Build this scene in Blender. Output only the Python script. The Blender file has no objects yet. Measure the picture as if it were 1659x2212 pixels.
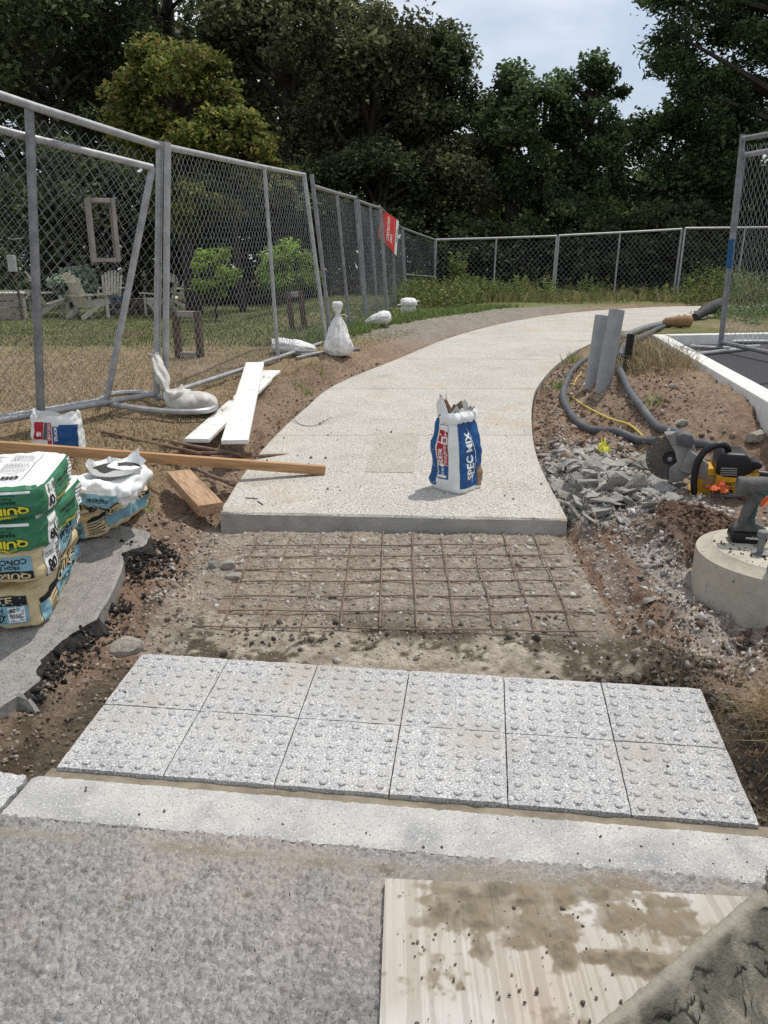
import bpy, bmesh, math, random
import numpy as np
from mathutils import Vector, Matrix, Euler

random.seed(7)
scene = bpy.context.scene
C = scene.collection

# ------------------------------------------------------------------ camera
CAM_H, PITCH, FPX = 1.35, math.radians(18.0), 1660.0      # FPX: focal length on a 1659 x 2212 picture
cam_data = bpy.data.cameras.new('camera')
cam_data.sensor_fit = 'VERTICAL'
cam_data.sensor_height = 36.0
cam_data.lens = 36.0 * FPX / 2212.0
cam_data.clip_start = 0.05
cam_data.clip_end = 600.0
cam = bpy.data.objects.new('camera', cam_data)
C.objects.link(cam)
cam.location = (0, 0, CAM_H)
cam.rotation_euler = (math.radians(90) - PITCH, 0, 0)
scene.camera = cam

# ------------------------------------------------------------------ sky and sun
SUN_DIR = Vector((0.32, 0.32, 1.0)).normalized()
sun_el = math.asin(SUN_DIR.z)
sun_az = math.atan2(SUN_DIR.x, SUN_DIR.y)
world = bpy.data.worlds.new('World')
scene.world = world
world.use_nodes = True
wn, wl = world.node_tree.nodes, world.node_tree.links
wn.clear()
w_out = wn.new('ShaderNodeOutputWorld')
w_bg = wn.new('ShaderNodeBackground')
w_bg.inputs['Strength'].default_value = 0.12
w_sky = wn.new('ShaderNodeTexSky')
w_sky.sky_type = 'NISHITA'
w_sky.sun_disc = False
w_sky.sun_elevation = sun_el
w_sky.sun_rotation = sun_az
w_sky.air_density = 1.0
w_sky.dust_density = 2.0
w_tc = wn.new('ShaderNodeTexCoord')
w_map = wn.new('ShaderNodeMapping')
w_map.inputs['Scale'].default_value = (1.6, 1.6, 4.2)
w_map.inputs['Location'].default_value = (0.35, 0.2, 0.1)
w_n = wn.new('ShaderNodeTexNoise')
w_n.inputs['Scale'].default_value = 1.5
w_n.inputs['Detail'].default_value = 7
w_n.inputs['Roughness'].default_value = 0.52
w_r = wn.new('ShaderNodeValToRGB')
w_r.color_ramp.elements[0].position = 0.36
w_r.color_ramp.elements[0].color = (0.22, 0.22, 0.22, 1)
w_r.color_ramp.elements[1].position = 0.62
w_r.color_ramp.elements[1].color = (0.98, 0.98, 0.98, 1)
w_n2 = wn.new('ShaderNodeTexNoise')
w_n2.inputs['Scale'].default_value = 2.6
w_n2.inputs['Detail'].default_value = 5
w_r2 = wn.new('ShaderNodeValToRGB')
w_r2.color_ramp.elements[0].position = 0.35
w_r2.color_ramp.elements[0].color = (5.6, 6.2, 7.0, 1)
w_r2.color_ramp.elements[1].position = 0.68
w_r2.color_ramp.elements[1].color = (8.8, 9.0, 9.3, 1)
w_mix = wn.new('ShaderNodeMix')
w_mix.data_type = 'RGBA'
wl.new(w_tc.outputs['Generated'], w_map.inputs['Vector'])
wl.new(w_map.outputs['Vector'], w_n.inputs['Vector'])
wl.new(w_map.outputs['Vector'], w_n2.inputs['Vector'])
wl.new(w_n.outputs['Fac'], w_r.inputs['Fac'])
wl.new(w_n2.outputs['Fac'], w_r2.inputs['Fac'])
wl.new(w_r.outputs['Color'], w_mix.inputs[0])
wl.new(w_sky.outputs['Color'], w_mix.inputs[6])
wl.new(w_r2.outputs['Color'], w_mix.inputs[7])
wl.new(w_mix.outputs[2], w_bg.inputs['Color'])
wl.new(w_bg.outputs['Background'], w_out.inputs['Surface'])

sun_data = bpy.data.lights.new('sun', 'SUN')
sun_data.energy = 3.0
sun_data.angle = math.radians(0.9)
sun_data.color = (1.0, 0.955, 0.88)
sun = bpy.data.objects.new('sun', sun_data)
C.objects.link(sun)
sun.location = (5, 3, 12)
sun.rotation_euler = (-SUN_DIR).to_track_quat('-Z', 'Y').to_euler()

scene.view_settings.view_transform = 'Standard'
scene.view_settings.look = 'None'
scene.view_settings.exposure = 0.0
scene.view_settings.gamma = 1.0
scene.view_settings.use_curve_mapping = False
scene.render.engine = 'CYCLES'
scene.cycles.max_bounces = 6
scene.cycles.transparent_max_bounces = 8
scene.cycles.use_denoising = False

# ------------------------------------------------------------------ helpers
cosP, sinP = math.cos(PITCH), math.sin(PITCH)
def ray(px, py):
    u = (px - 829.5) / FPX
    v = -(py - 1106.0) / FPX
    return (u, cosP + v * sinP, -sinP + v * cosP)
def at(px, py, z):
    d = ray(px, py); t = (z - CAM_H) / d[2]
    return Vector((d[0] * t, d[1] * t, z))
def aty(px, py, Y):
    d = ray(px, py); t = Y / d[1]
    return Vector((d[0] * t, Y, CAM_H + d[2] * t))
def base(y):
    return 0.2 + 0.035 * np.clip(np.asarray(y, float) - 3.5, 0, 7)
def on_path(px, py):
    d = ray(px, py); t = np.linspace(1, 40, 8000)
    k = int(np.argmax(CAM_H + d[2] * t < base(d[1] * t)))
    return Vector((d[0] * t[k], d[1] * t[k], float(base(d[1] * t[k]))))

def smooth(a, b, x):
    t = np.clip((x - a) / (b - a), 0, 1)
    return t * t * (3 - 2 * t)
_rng = np.random.default_rng(11)
_lat = _rng.random((8, 256, 256))
def vnoise(x, y, s=0):
    L = _lat[s % 8]
    xi = np.floor(x).astype(int); yi = np.floor(y).astype(int)
    fx = x - xi; fy = y - yi
    fx = fx * fx * (3 - 2 * fx); fy = fy * fy * (3 - 2 * fy)
    a = L[xi & 255, yi & 255]; b = L[(xi + 1) & 255, yi & 255]
    c = L[xi & 255, (yi + 1) & 255]; d = L[(xi + 1) & 255, (yi + 1) & 255]
    return (a * (1 - fx) + b * fx) * (1 - fy) + (c * (1 - fx) + d * fx) * fy - 0.5
def fbm(x, y, f, oct=4, s=0, g=0.5):
    z = 0; a = 1.0
    for i in range(oct):
        z = z + a * vnoise(x * f + 17.3 * i, y * f - 9.1 * i, s + i)
        f *= 2.03; a *= g
    return z

def tag(o, label=None, cat=None, group=None, kind=None):
    if label: o['label'] = label
    if cat: o['category'] = cat
    if group: o['group'] = group
    if kind: o['kind'] = kind
    return o
def thing(name, label, cat, loc=(0, 0, 0), rot=(0, 0, 0), group=None):
    o = bpy.data.objects.new(name, None)
    o.empty_display_size = 0.05
    C.objects.link(o)
    o.location = loc
    o.rotation_euler = rot
    return tag(o, label, cat, group)
def link_mesh(name, me, mat, parent=None, smooth_shade=False):
    o = bpy.data.objects.new(name, me)
    if mat is not None and not me.materials: me.materials.append(mat)
    if smooth_shade: me.polygons.foreach_set('use_smooth', [True] * len(me.polygons))
    C.objects.link(o)
    if parent is not None: o.parent = parent
    return o
def np_mesh(name, V, Fq, Ft=None, cols=None, colname='Col'):
    """fast mesh from numpy quads and / or triangles"""
    me = bpy.data.meshes.new(name)
    V = np.asarray(V, np.float32).reshape(-1, 3)
    nq = 0 if Fq is None else len(Fq); nt = 0 if Ft is None else len(Ft)
    idx = []
    if nq: idx.append(np.asarray(Fq, np.int32).reshape(-1))
    if nt: idx.append(np.asarray(Ft, np.int32).reshape(-1))
    idx = np.concatenate(idx)
    starts = np.concatenate([np.arange(nq) * 4, nq * 4 + np.arange(nt) * 3]).astype(np.int32)
    me.vertices.add(len(V)); me.vertices.foreach_set('co', V.ravel())
    me.loops.add(len(idx)); me.loops.foreach_set('vertex_index', idx)
    me.polygons.add(nq + nt); me.polygons.foreach_set('loop_start', starts)
    me.update(calc_edges=True)
    if cols is not None:
        a = me.color_attributes.new(colname, 'FLOAT_COLOR', 'POINT')
        cc = np.ones((len(V), 4), np.float32); cc[:, :3] = cols
        a.data.foreach_set('color', cc.ravel())
    return me

class MB:
    """collects boxes, tubes, lathes; build() links them as one mesh object"""
    def __init__(s): s.v = []; s.f = []
    def add(s, V, F):
        o = len(s.v); s.v += [tuple(p) for p in V]; s.f += [tuple(i + o for i in q) for q in F]; return s
    def box(s, c, size, R=None):
        c = Vector(c); h = [k / 2 for k in size]; V = []
        for z in (-1, 1):
            for y in (-1, 1):
                for x in (-1, 1):
                    p = Vector((x * h[0], y * h[1], z * h[2]))
                    if R is not None: p = R @ p
                    V.append(c + p)
        return s.add(V, [(0, 2, 3, 1), (4, 5, 7, 6), (0, 1, 5, 4), (2, 6, 7, 3), (0, 4, 6, 2), (1, 3, 7, 5)])
    def beam(s, a, b, w, h, up=(0, 0, 1)):
        a = Vector(a); b = Vector(b); d = (b - a).normalized(); up = Vector(up)
        sx = d.cross(up).normalized(); sz = sx.cross(d)
        V = []
        for p in (a, b):
            for (i, j) in ((-1, -1), (1, -1), (1, 1), (-1, 1)):
                V.append(p + sx * (i * w / 2) + sz * (j * h / 2))
        return s.add(V, [(3, 2, 1, 0), (4, 5, 6, 7), (0, 1, 5, 4), (1, 2, 6, 5), (2, 3, 7, 6), (3, 0, 4, 7)])
    def tube(s, pts, r, n=8, cap=True):
        pts = [Vector(p) for p in pts]; m = len(pts)
        rr = [r] * m if not hasattr(r, '__len__') else list(r)
        V = []; F = []; u = None
        for i, p in enumerate(pts):
            d = (pts[min(i + 1, m - 1)] - pts[max(i - 1, 0)]).normalized()
            if u is None:
                u = d.orthogonal().normalized()
            else:
                u = (u - d * u.dot(d))
                u = u.normalized() if u.length > 1e-6 else d.orthogonal().normalized()
            w = d.cross(u)
            for k in range(n):
                a = 2 * math.pi * k / n
                V.append(p + (u * math.cos(a) + w * math.sin(a)) * rr[i])
        for i in range(m - 1):
            for k in range(n):
                F.append((i * n + k, i * n + (k + 1) % n, (i + 1) * n + (k + 1) % n, (i + 1) * n + k))
        if cap:
            F.append(tuple(range(n - 1, -1, -1))); F.append(tuple((m - 1) * n + k for k in range(n)))
        return s.add(V, F)
    def lathe(s, prof, n=24, c=(0, 0, 0), R=None, cap=True):
        V = []; F = []; m = len(prof); c = Vector(c)
        for (r, z) in prof:
            for k in range(n):
                a = 2 * math.pi * k / n
                p = Vector((r * math.cos(a), r * math.sin(a), z))
                if R is not None: p = R @ p
                V.append(c + p)
        for i in range(m - 1):
            for k in range(n):
                F.append((i * n + k, i * n + (k + 1) % n, (i + 1) * n + (k + 1) % n, (i + 1) * n + k))
        if cap:
            if prof[0][0] > 1e-5: F.append(tuple(range(n - 1, -1, -1)))
            if prof[-1][0] > 1e-5: F.append(tuple((m - 1) * n + k for k in range(n)))
        return s.add(V, F)
    def prism(s, poly, y0, y1, R=None, c=(0, 0, 0)):
        """poly in x,z (counter clockwise seen from -y), extruded along y"""
        n = len(poly); c = Vector(c); V = []
        for y in (y0, y1):
            for (x, z) in poly:
                p = Vector((x, y, z)); p = R @ p if R is not None else p
                V.append(c + p)
        F = [tuple(range(n)), tuple(range(2 * n - 1, n - 1, -1))]
        for k in range(n): F.append((k, k + n, (k + 1) % n + n, (k + 1) % n))
        return s.add(V, F)
    def build(s, name, mat, parent=None, sm=False, bevel=0, seg=2, sub=None, origin=None):
        me = bpy.data.meshes.new(name)
        V = s.v
        off = Vector(origin) if origin is not None else (parent.location if (parent is not None and getattr(s, 'world', False)) else None)
        if off is not None: V = [(p[0] - off[0], p[1] - off[1], p[2] - off[2]) for p in V]
        me.from_pydata(V, [], s.f)
        bm = bmesh.new(); bm.from_mesh(me)
        bmesh.ops.recalc_face_normals(bm, faces=bm.faces)
        if bevel:
            ed = [e for e in bm.edges if len(e.link_faces) == 2 and e.calc_face_angle(0) > 0.6]
            bmesh.ops.bevel(bm, geom=ed, offset=bevel, segments=seg, affect='EDGES', profile=0.5, clamp_overlap=True)
        bm.to_mesh(me); bm.free()
        o = link_mesh(name, me, mat, parent)
        if sm:
            me.polygons.foreach_set('use_smooth', [True] * len(me.polygons))
            if hasattr(me, 'set_sharp_from_angle'): me.set_sharp_from_angle(angle=math.radians(38))
        if origin is not None and parent is None: o.location = origin
        return o
def W():
    m = MB(); m.world = True; return m

def spline(pts, n=8):
    pts = [Vector(p) for p in pts]; out = []
    P = [pts[0] * 2 - pts[1]] + pts + [pts[-1] * 2 - pts[-2]]
    for i in range(1, len(P) - 2):
        for k in range(n):
            t = k / n; a, b, c, d = P[i - 1], P[i], P[i + 1], P[i + 2]
            out.append(0.5 * ((2 * b) + (c - a) * t + (2 * a - 5 * b + 4 * c - d) * t * t + (3 * b - a - 3 * c + d) * t ** 3))
    out.append(pts[-1]); return out

def dup(root, loc=None, rot=None, label=None, group=None, scale=None):
    r = root.copy(); C.objects.link(r)
    if loc is not None: r.location = loc
    if rot is not None: r.rotation_euler = rot
    if scale is not None: r.scale = scale
    if label: r['label'] = label
    if group: r['group'] = group
    for ch in list(root.children):
        c = ch.copy(); C.objects.link(c); c.parent = r
        for g in list(ch.children):
            d = g.copy(); C.objects.link(d); d.parent = c
    return r

# ------------------------------------------------------------------ materials
def srgb(r, g, b):
    f = lambda c: (c / 255 / 12.92) if c / 255 <= 0.04045 else ((c / 255 + 0.055) / 1.055) ** 2.4
    return (f(r), f(g), f(b))
MATS = {}
def mat(name, c1, c2=None, scale=6.0, rough=0.8, metal=0.0, bump=0.0, bscale=40.0, detail=5.0, lo=0.35, hi=0.65,
        speck=None, sscale=150.0, slo=0.55, shi=0.62, attr=None, stretch=None, spec=0.3, trans=0.0, stain=None, stscale=1.5, stlo=0.5, sthi=0.7, voro=False, dist=0.01, objrand=0.0, wpos=False):
    if name in MATS: return MATS[name]
    m = bpy.data.materials.new(name); m.use_nodes = True
    n, l = m.node_tree.nodes, m.node_tree.links
    b = n['Principled BSDF']
    b.inputs['Roughness'].default_value = rough
    b.inputs['Metallic'].default_value = metal
    b.inputs['Specular IOR Level'].default_value = spec
    tc = n.new('ShaderNodeNewGeometry' if wpos else 'ShaderNodeTexCoord'); vec = tc.outputs['Position' if wpos else 'Object']
    if stretch:
        mp = n.new('ShaderNodeMapping'); mp.inputs['Scale'].default_value = stretch
        l.new(vec, mp.inputs['Vector']); vec = mp.outputs['Vector']
    def noise(sc, det=detail, rg=0.6):
        t = n.new('ShaderNodeTexNoise'); t.inputs['Scale'].default_value = sc; t.inputs['Detail'].default_value = det
        t.inputs['Roughness'].default_value = rg; l.new(vec, t.inputs['Vector']); return t.outputs['Fac']
    def rng(v, a, c):
        t = n.new('ShaderNodeMapRange'); t.inputs[1].default_value = a; t.inputs[2].default_value = c
        l.new(v, t.inputs[0]); return t.outputs[0]
    def mix(f, A, B, mode='MIX'):
        t = n.new('ShaderNodeMix'); t.data_type = 'RGBA'; t.blend_type = mode
        if isinstance(f, float): t.inputs[0].default_value = f
        else: l.new(f, t.inputs[0])
        for v, i in ((A, 6), (B, 7)):
            if isinstance(v, tuple): t.inputs[i].default_value = (*v[:3], 1)
            else: l.new(v, t.inputs[i])
        return t.outputs[2]
    c2 = c2 or tuple(k * 0.75 for k in c1)
    f = rng(noise(scale), lo, hi)
    if attr:
        a = n.new('ShaderNodeAttribute'); a.attribute_name = attr
        col = mix(f, c2, c1); col = mix(1.0, a.outputs['Color'], col, 'MULTIPLY')
    else:
        col = mix(f, c2, c1)
    if stain: col = mix(rng(noise(stscale, 6), stlo, sthi), col, stain)
    if speck:
        sp = speck if isinstance(speck, list) else [(speck, sscale, slo, shi)]
        for (sc_, ss, a_, b_) in sp: col = mix(rng(noise(ss, 2.0), a_, b_), col, sc_)
    if objrand:
        oi = n.new('ShaderNodeObjectInfo'); mr = n.new('ShaderNodeMapRange'); mr.inputs[3].default_value = 1 - objrand; mr.inputs[4].default_value = 1.0
        l.new(oi.outputs['Random'], mr.inputs[0]); col = mix(1.0, col, mr.outputs[0], 'MULTIPLY')
    l.new(col, b.inputs['Base Color'])
    if bump:
        bp = n.new('ShaderNodeBump'); bp.inputs['Strength'].default_value = bump; bp.inputs['Distance'].default_value = dist
        if voro:
            t = n.new('ShaderNodeTexVoronoi'); t.inputs['Scale'].default_value = bscale; l.new(vec, t.inputs['Vector']); h = t.outputs['Distance']
        else: h = noise(bscale, 6)
        l.new(h, bp.inputs['Height']); l.new(bp.outputs['Normal'], b.inputs['Normal'])
    if trans:
        tr = n.new('ShaderNodeBsdfTranslucent'); mx = n.new('ShaderNodeMixShader'); mx.inputs[0].default_value = trans
        l.new(col, tr.inputs['Color'])
        out = n['Material Output']
        l.new(b.outputs[0], mx.inputs[1]); l.new(tr.outputs[0], mx.inputs[2]); l.new(mx.outputs[0], out.inputs['Surface'])
    MATS[name] = m
    return m
# ------------------------------------------------------------------ plan of the place (metres)
# path edges, read off on the gently rising walk
_L = [(475, 1105), (537, 1010), (597, 940), (660, 882), (727, 830), (860, 775), (980, 727), (1100, 696), (1230, 676), (1400, 664), (1560, 660), (1750, 658)]
_R = [(1225, 1120), (1168, 1010), (1150, 940), (1150, 870), (1165, 830), (1210, 782), (1275, 744), (1400, 706), (1480, 692), (1560, 680), (1700, 672)]
PL = [on_path(*p) for p in _L]; PR = [on_path(*p) for p in _R]
PL = spline(PL, 8); PR = spline(PR, 8)
LY = np.array([p.y for p in PL]); LX = np.array([p.x for p in PL])
RY = np.array([p.y for p in PR]); RX = np.array([p.x for p in PR])
def xL(y): return np.interp(y, LY, LX, left=LX[0], right=60.0)
def xR(y): return np.interp(y, RY, RX, left=RX[0], right=60.0)

# kerb of the car park on the right
KZ = 0.56
K0 = at(1408, 722, KZ); K1 = at(1700, 892, KZ); K2 = at(1760, 716, KZ)
kd = (K1 - K0).normalized(); kn = Vector((-kd.y, kd.x, 0))     # kn points to the lot (right / far)
ke = (K2 - K0).normalized(); kf = Vector((ke.y, -ke.x, 0))     # kf points to the lot (towards the camera)
def lot_side(x, y):
    a = (x - K0.x) * kn.x + (y - K0.y) * kn.y
    b = (x - K0.x) * kf.x + (y - K0.y) * kf.y
    return a, b
LOT_Z = 0.45
def pad_z(y): return 0.035 + 0.105 * np.clip(np.asarray(y, float) - 1.6, 0, 2.3)

# ramp frame (tactile tiles, kerb stone)
RA = math.radians(-7.14)
RU = Vector((math.cos(RA), math.sin(RA), 0)); RV = Vector((-math.sin(RA), math.cos(RA), 0))
RO = Vector((-0.891, 1.77, 0))                                 # front left corner of the tiles
def rp(u, v, z): return RO + RU * u + RV * v + Vector((0, 0, z))
def ruv(x, y):
    dx, dy = x - RO.x, y - RO.y
    return dx * RU.x + dy * RU.y, dx * RV.x + dy * RV.y

def ground(x, y, fine=True):
    x = np.asarray(x, float); y = np.asarray(y, float)
    b = base(y)
    wob = fbm(x, y, 2.6, 3, 1) * 0.10
    xx = x + wob
    # trench between the tiles and the slab
    u, v = ruv(x, y)
    tr = np.interp(y, [1.3, 1.75, 2.3, 2.7, 3.3, 3.42, 3.6], [-0.03, 0.0, 0.045, 0.085, 0.105, 0.12, 0.12])
    tr = np.where((u > -0.02) & (u < 1.84) & (v > -0.06) & (v < 0.575), np.minimum(tr, 0.005), tr)
    # left: broken asphalt pad, then lawn
    lawn = b + 0.10 - 0.08 * smooth(12, 20, y) - 0.25 * smooth(8.5, 13, y) * smooth(-1.2, -3.2, x) + fbm(x, y, 0.35, 3, 2) * 0.10 * smooth(9, 16, y)
    left_low = np.interp(y, [1.3, 1.8, 2.1, 2.4, 3.0, 3.6], [-0.02, 0.015, 0.05, 0.075, 0.145, 0.235])
    left_hi = np.where(y < 3.2, left_low, 0) + np.where(y >= 3.2, 1, 0) * (left_low + (lawn - left_low) * smooth(3.2, 4.3, y))
    s_left = np.where(y < 3.55, smooth(-0.80, -1.18, xx), 0)
    z = tr + (left_hi - tr) * s_left
    # beside the slab: eroded strip and bank up to the lawn
    e = xL(y); w = np.interp(y, [3.5, 5, 8, 10], [0.30, 0.22, 0.15, 0.05])
    lowL = b - np.interp(y, [3.5, 4.5, 7, 9], [0.10, 0.06, 0.03, 0.02])
    sL = smooth(0, 1, (e - w - xx) / np.interp(y, [3.5, 4.2, 5, 8, 11], [0.55, 0.35, 0.22, 0.25, 0.6]))
    zl = lowL + (np.where(y < 4.3, left_hi, lawn) - lowL) * sL
    # right hand side
    eR = xR(y)
    zr = np.interp(y, [1.3, 1.8, 2.2, 2.6, 3.0, 3.4, 4.0, 5.0], [0.0, 0.05, 0.08, 0.11, 0.15, 0.20, 0.23, 0.26])
    zr = np.where(y > 5, b + 0.02, zr)
    up = smooth(0.15, 0.9, x - eR) * smooth(4.2, 5.6, y) * (1 - smooth(11, 15, y))
    zr = zr + 0.13 * up
    zr = zr + 0.13 * np.exp(-(((x - 1.38) / 0.20) ** 2 + ((y - 3.22) / 0.22) ** 2))     # earth mound by the saw
    zr = zr + 0.06 * np.exp(-(((x - 1.16) / 0.26) ** 2 + ((y - 3.85) / 0.40) ** 2))     # rubble heap
    zr = zr + 0.08 * np.exp(-(((x - 1.72) / 0.32) ** 2 + ((y - 5.95) / 0.35) ** 2))     # heap round the conduits
    zr = zr - 0.10 * np.exp(-(((x - 2.30) / 0.22) ** 2 + ((y - 6.05) / 0.22) ** 2))     # hollow
    zr = zr + 0.12 * np.exp(-(((x - 1.14) / 0.15) ** 2 + ((y - 1.78) / 0.20) ** 2))     # straw hump
    s_r = np.where(y < 3.5, smooth(0.90, 1.06, xx + 0.04), 0)
    z = np.where(y < 3.5, z + (zr - z) * s_r, 0)
    zfar = np.where(x < 0.5 * (e + eR), zl, zr)
    inside = (x > e) & (x < eR)
    zfar = np.where(inside, b - 0.16, zfar)
    edge = np.clip(np.minimum(np.abs(x - e), np.abs(x - eR)) / 0.05, 0, 1)
    zfar = np.where((x > eR) & (x < eR + 0.12), np.minimum(zfar, b - 0.03), zfar)
    z = np.where(y < 3.46, z, zfar)
    # lot
    a, bb = lot_side(x, y)
    inlot = (a > 0.0) & (bb > 0.0)
    z = np.where((a > -0.05) & (bb > -0.05), np.minimum(z, 0.38), z)
    nearl = smooth(-1.0, -0.12, np.minimum(a, 0)) * (bb > -1) * (a <= 0)
    z = z + nearl * np.clip(KZ - 0.05 - z, 0, 1) * (y > 3.9) * smooth(3.9, 5.2, y) * (x > 1.6)
    # street
    z = np.where((v < -0.30) & (y < 1.9), -0.06, z)
    if fine:
        amp = np.where((x < -1.2) & (y > 4.2), 0.25, 1.0) * np.where(y > 8, 0.5, 1.0)
        amp = np.where((u > 0) & (u < 1.82) & (v > -0.3) & (v < 0.57), 0.15, amp)
        dig = (fbm(x, y, 7, 4, 3) * 0.055 + fbm(x, y, 30, 3, 5) * 0.022)
        flat = np.where((np.abs(x) < 0.85) & (y > 2.2) & (y < 3.5), 0.30, 1.0)
        bank = np.where((x > 0.8) & (x < 1.3) & (y > 2.2) & (y < 3.6), 1.5, 1.0)
        z = z + dig * amp * flat * bank * (~((v < -0.3) & (y < 1.9)))
    return z
def g(x, y): return float(ground(np.array([x]), np.array([y]))[0])
def on(px, py, t1=60.0):
    d = ray(px, py); t = np.linspace(1.0, t1, 12000)
    X, Y, Z = d[0] * t, d[1] * t, CAM_H + d[2] * t
    hit = Z < ground(X, Y, False)
    k = int(np.argmax(hit)) if hit.any() else len(t) - 1
    return Vector((X[k], Y[k], g(X[k], Y[k])))

def growing(lo, hi, step, far_lo, far_hi, k=1.07):
    a = list(np.arange(lo, hi, step)); s = step; p = hi
    while p < far_hi: a.append(p); s = min(s * k, 2.5); p += s
    s = step; p = lo - step; b = []
    while p > far_lo: b.append(p); s = min(s * k, 2.5); p -= s
    return np.array(b[::-1] + a)
gx = growing(-1.6, 2.3, 0.016, -90, 90)
gy = growing(1.25, 4.6, 0.016, -6, 130, 1.013)
GX, GY = np.meshgrid(gx, gy, indexing='ij')
GZ = ground(GX, GY)
nx, ny = GX.shape
ii = np.arange(nx * ny).reshape(nx, ny)
FQ = np.stack([ii[:-1, :-1], ii[1:, :-1], ii[1:, 1:], ii[:-1, 1:]], -1).reshape(-1, 4)

# ground colours: the earth, dust, mortar and turf themselves
X, Y = GX.ravel(), GY.ravel()
n1 = fbm(X, Y, 3.0, 4, 0); n2 = fbm(X, Y, 11, 3, 2); n3 = fbm(X, Y, 1.1, 3, 4)
brown = np.array(srgb(150, 131, 113)); red = np.array(srgb(140, 118, 102)); dust = np.array(srgb(190, 185, 178))
wet = np.array(srgb(100, 91, 78)); dark = np.array(srgb(74, 62, 50)); dry = np.array(srgb(150, 133, 106)); green = np.array(srgb(112, 120, 76))
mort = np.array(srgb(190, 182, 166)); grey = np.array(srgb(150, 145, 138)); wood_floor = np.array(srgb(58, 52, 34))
def lerp(a, b, t): t = np.clip(t, 0, 1)[:, None]; return a * (1 - t) + b * t
col = np.tile(brown, (len(X), 1))
col = lerp(col, red, smooth(-0.1, 0.3, n1))
e_, r_ = xL(Y), xR(Y); U, Vv = ruv(X, Y)
right = (X > 0.9) & (Y < 3.6) | (Y >= 3.5) & (X > 0.5 * (e_ + r_))
col = np.where(right[:, None], lerp(col, red, 0.25 + n1), col)
dm = smooth(-0.25, 0.2, n1 + 0.4 * n2) * np.exp(-(((X - 1.12) / 0.42) ** 2 + ((Y - 3.2) / 0.75) ** 2))
dm = np.maximum(dm, np.exp(-(((X - 1.0) / 0.30) ** 2 + ((Y - 3.9) / 0.55) ** 2)))
dm = np.maximum(dm, 0.8 * np.exp(-(((X - 1.12) / 0.18) ** 2 + ((Y - 2.62) / 0.35) ** 2)))
col = np.where(right[:, None], lerp(col, dust, dm), col)
md = np.exp(-(((X - 1.38) / 0.22) ** 2 + ((Y - 3.2) / 0.24) ** 2)); col = lerp(col, np.array(srgb(112, 90, 76)), smooth(0.2, 0.6, md) * (0.85 + n2))
floor_ = (np.abs(X) < 0.86) & (Y > 2.2) & (Y < 3.6)
col = np.where(floor_[:, None], lerp(col, np.array(srgb(162, 152, 140)), 0.8 + n1), col)
band = smooth(0.05, -0.03, Vv - 0.84 - n3 * 0.18) * smooth(0.5, 0.6, Vv) * smooth(-0.02, 0.12, U) * smooth(1.9, 1.72, U)
col = lerp(col, mort, band * (0.75 + n2))
n4 = fbm(X, Y, 45, 3, 1)
wm = band * smooth(0.0, 0.16, n1 + n2 * 0.9 + n4 * 0.8)
wm = np.maximum(wm, smooth(0.02, 0.2, n1) * np.exp(-((Vv - 0.86) / 0.12) ** 2) * 0.9 * (np.abs(X) < 0.9))
col = lerp(col, wet, wm)
wl_ = np.exp(-(((X + 0.98) / 0.13) ** 2)) * smooth(2.35, 2.0, Y) * smooth(1.5, 1.7, Y)      # wet mortar left of the tiles
col = lerp(col, wet, wl_ * (0.9 + n2)); col = lerp(col, dark, wl_ * smooth(0.0, 0.3, n2) * 0.7)
wr_ = np.exp(-(((X - 1.02) / 0.09) ** 2)) * smooth(2.3, 2.1, Y); wr_ = np.maximum(wr_, np.exp(-(((X - 0.9) / 0.2) ** 2 + ((Y - 2.2) / 0.08) ** 2)))
col = lerp(col, dark, wr_ * (0.7 + n2))
col = lerp(col, np.array(srgb(122, 95, 76)), np.exp(-(((X - 1.0) / 0.10) ** 2)) * smooth(2.3, 2.6, Y) * (Y < 3.45) * 0.8)
col = lerp(col, wet, ((U > -0.1) & (U < 1.95) & (Vv > -0.15) & (Vv < 0.58)) * 0.9)
turf = (Y > 3.4) * smooth(0.30, 0.55, (e_ - X)) * smooth(3.5, 3.9, Y + n1)
col = lerp(col, dry, turf * (0.85 + n1))
gr = turf * smooth(7.4, 9.6, Y + n3 * 3 + (X < -1.4) * 0.3) * smooth(0.45, -0.15, n3 + 0.2 * n1 + 0.1)
gr = np.maximum(gr, turf * smooth(11, 14, Y))
col = lerp(col, green, gr * 0.9)
strip = (Y > 8.5) * smooth(5.0, 2.5, X) * smooth(0.0, 0.2, e_ - X) * smooth(1.3, 0.9, e_ - X)
col = lerp(col, grey, strip * 0.8 * smooth(8.5, 10, Y))
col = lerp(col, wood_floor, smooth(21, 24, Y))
far_r = (Y > 9) & (X > r_)
col = np.where(far_r[:, None], lerp(col, green, 0.5 + n1), col)
dry_r = np.exp(-(((X - 2.3) / 0.9) ** 2 + ((Y - 7.0) / 1.0) ** 2)) * (X > r_)
col = lerp(col, dry, dry_r * 0.8)
col = col * (1 + 0.22 * n2[:, None])
me = np_mesh('ground', np.stack([X, Y, GZ.ravel()], -1), FQ, cols=np.clip(col, 0.01, 1))
m_ground = mat('earth', (1.20, 1.18, 1.16), (0.70, 0.67, 0.64), scale=34, attr='Col', rough=0.95, bump=1.0, bscale=90, spec=0.1,
               speck=[((0.36, 0.33, 0.29), 75.0, 0.66, 0.70), ((0.05, 0.04, 0.03), 110.0, 0.66, 0.72)], dist=0.02)
ground_o = link_mesh('ground', me, m_ground, smooth_shade=True); tag(ground_o, kind='structure')
ground_o['label'] = 'brown dug earth, dry lawn and dusty soil around the path'

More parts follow.
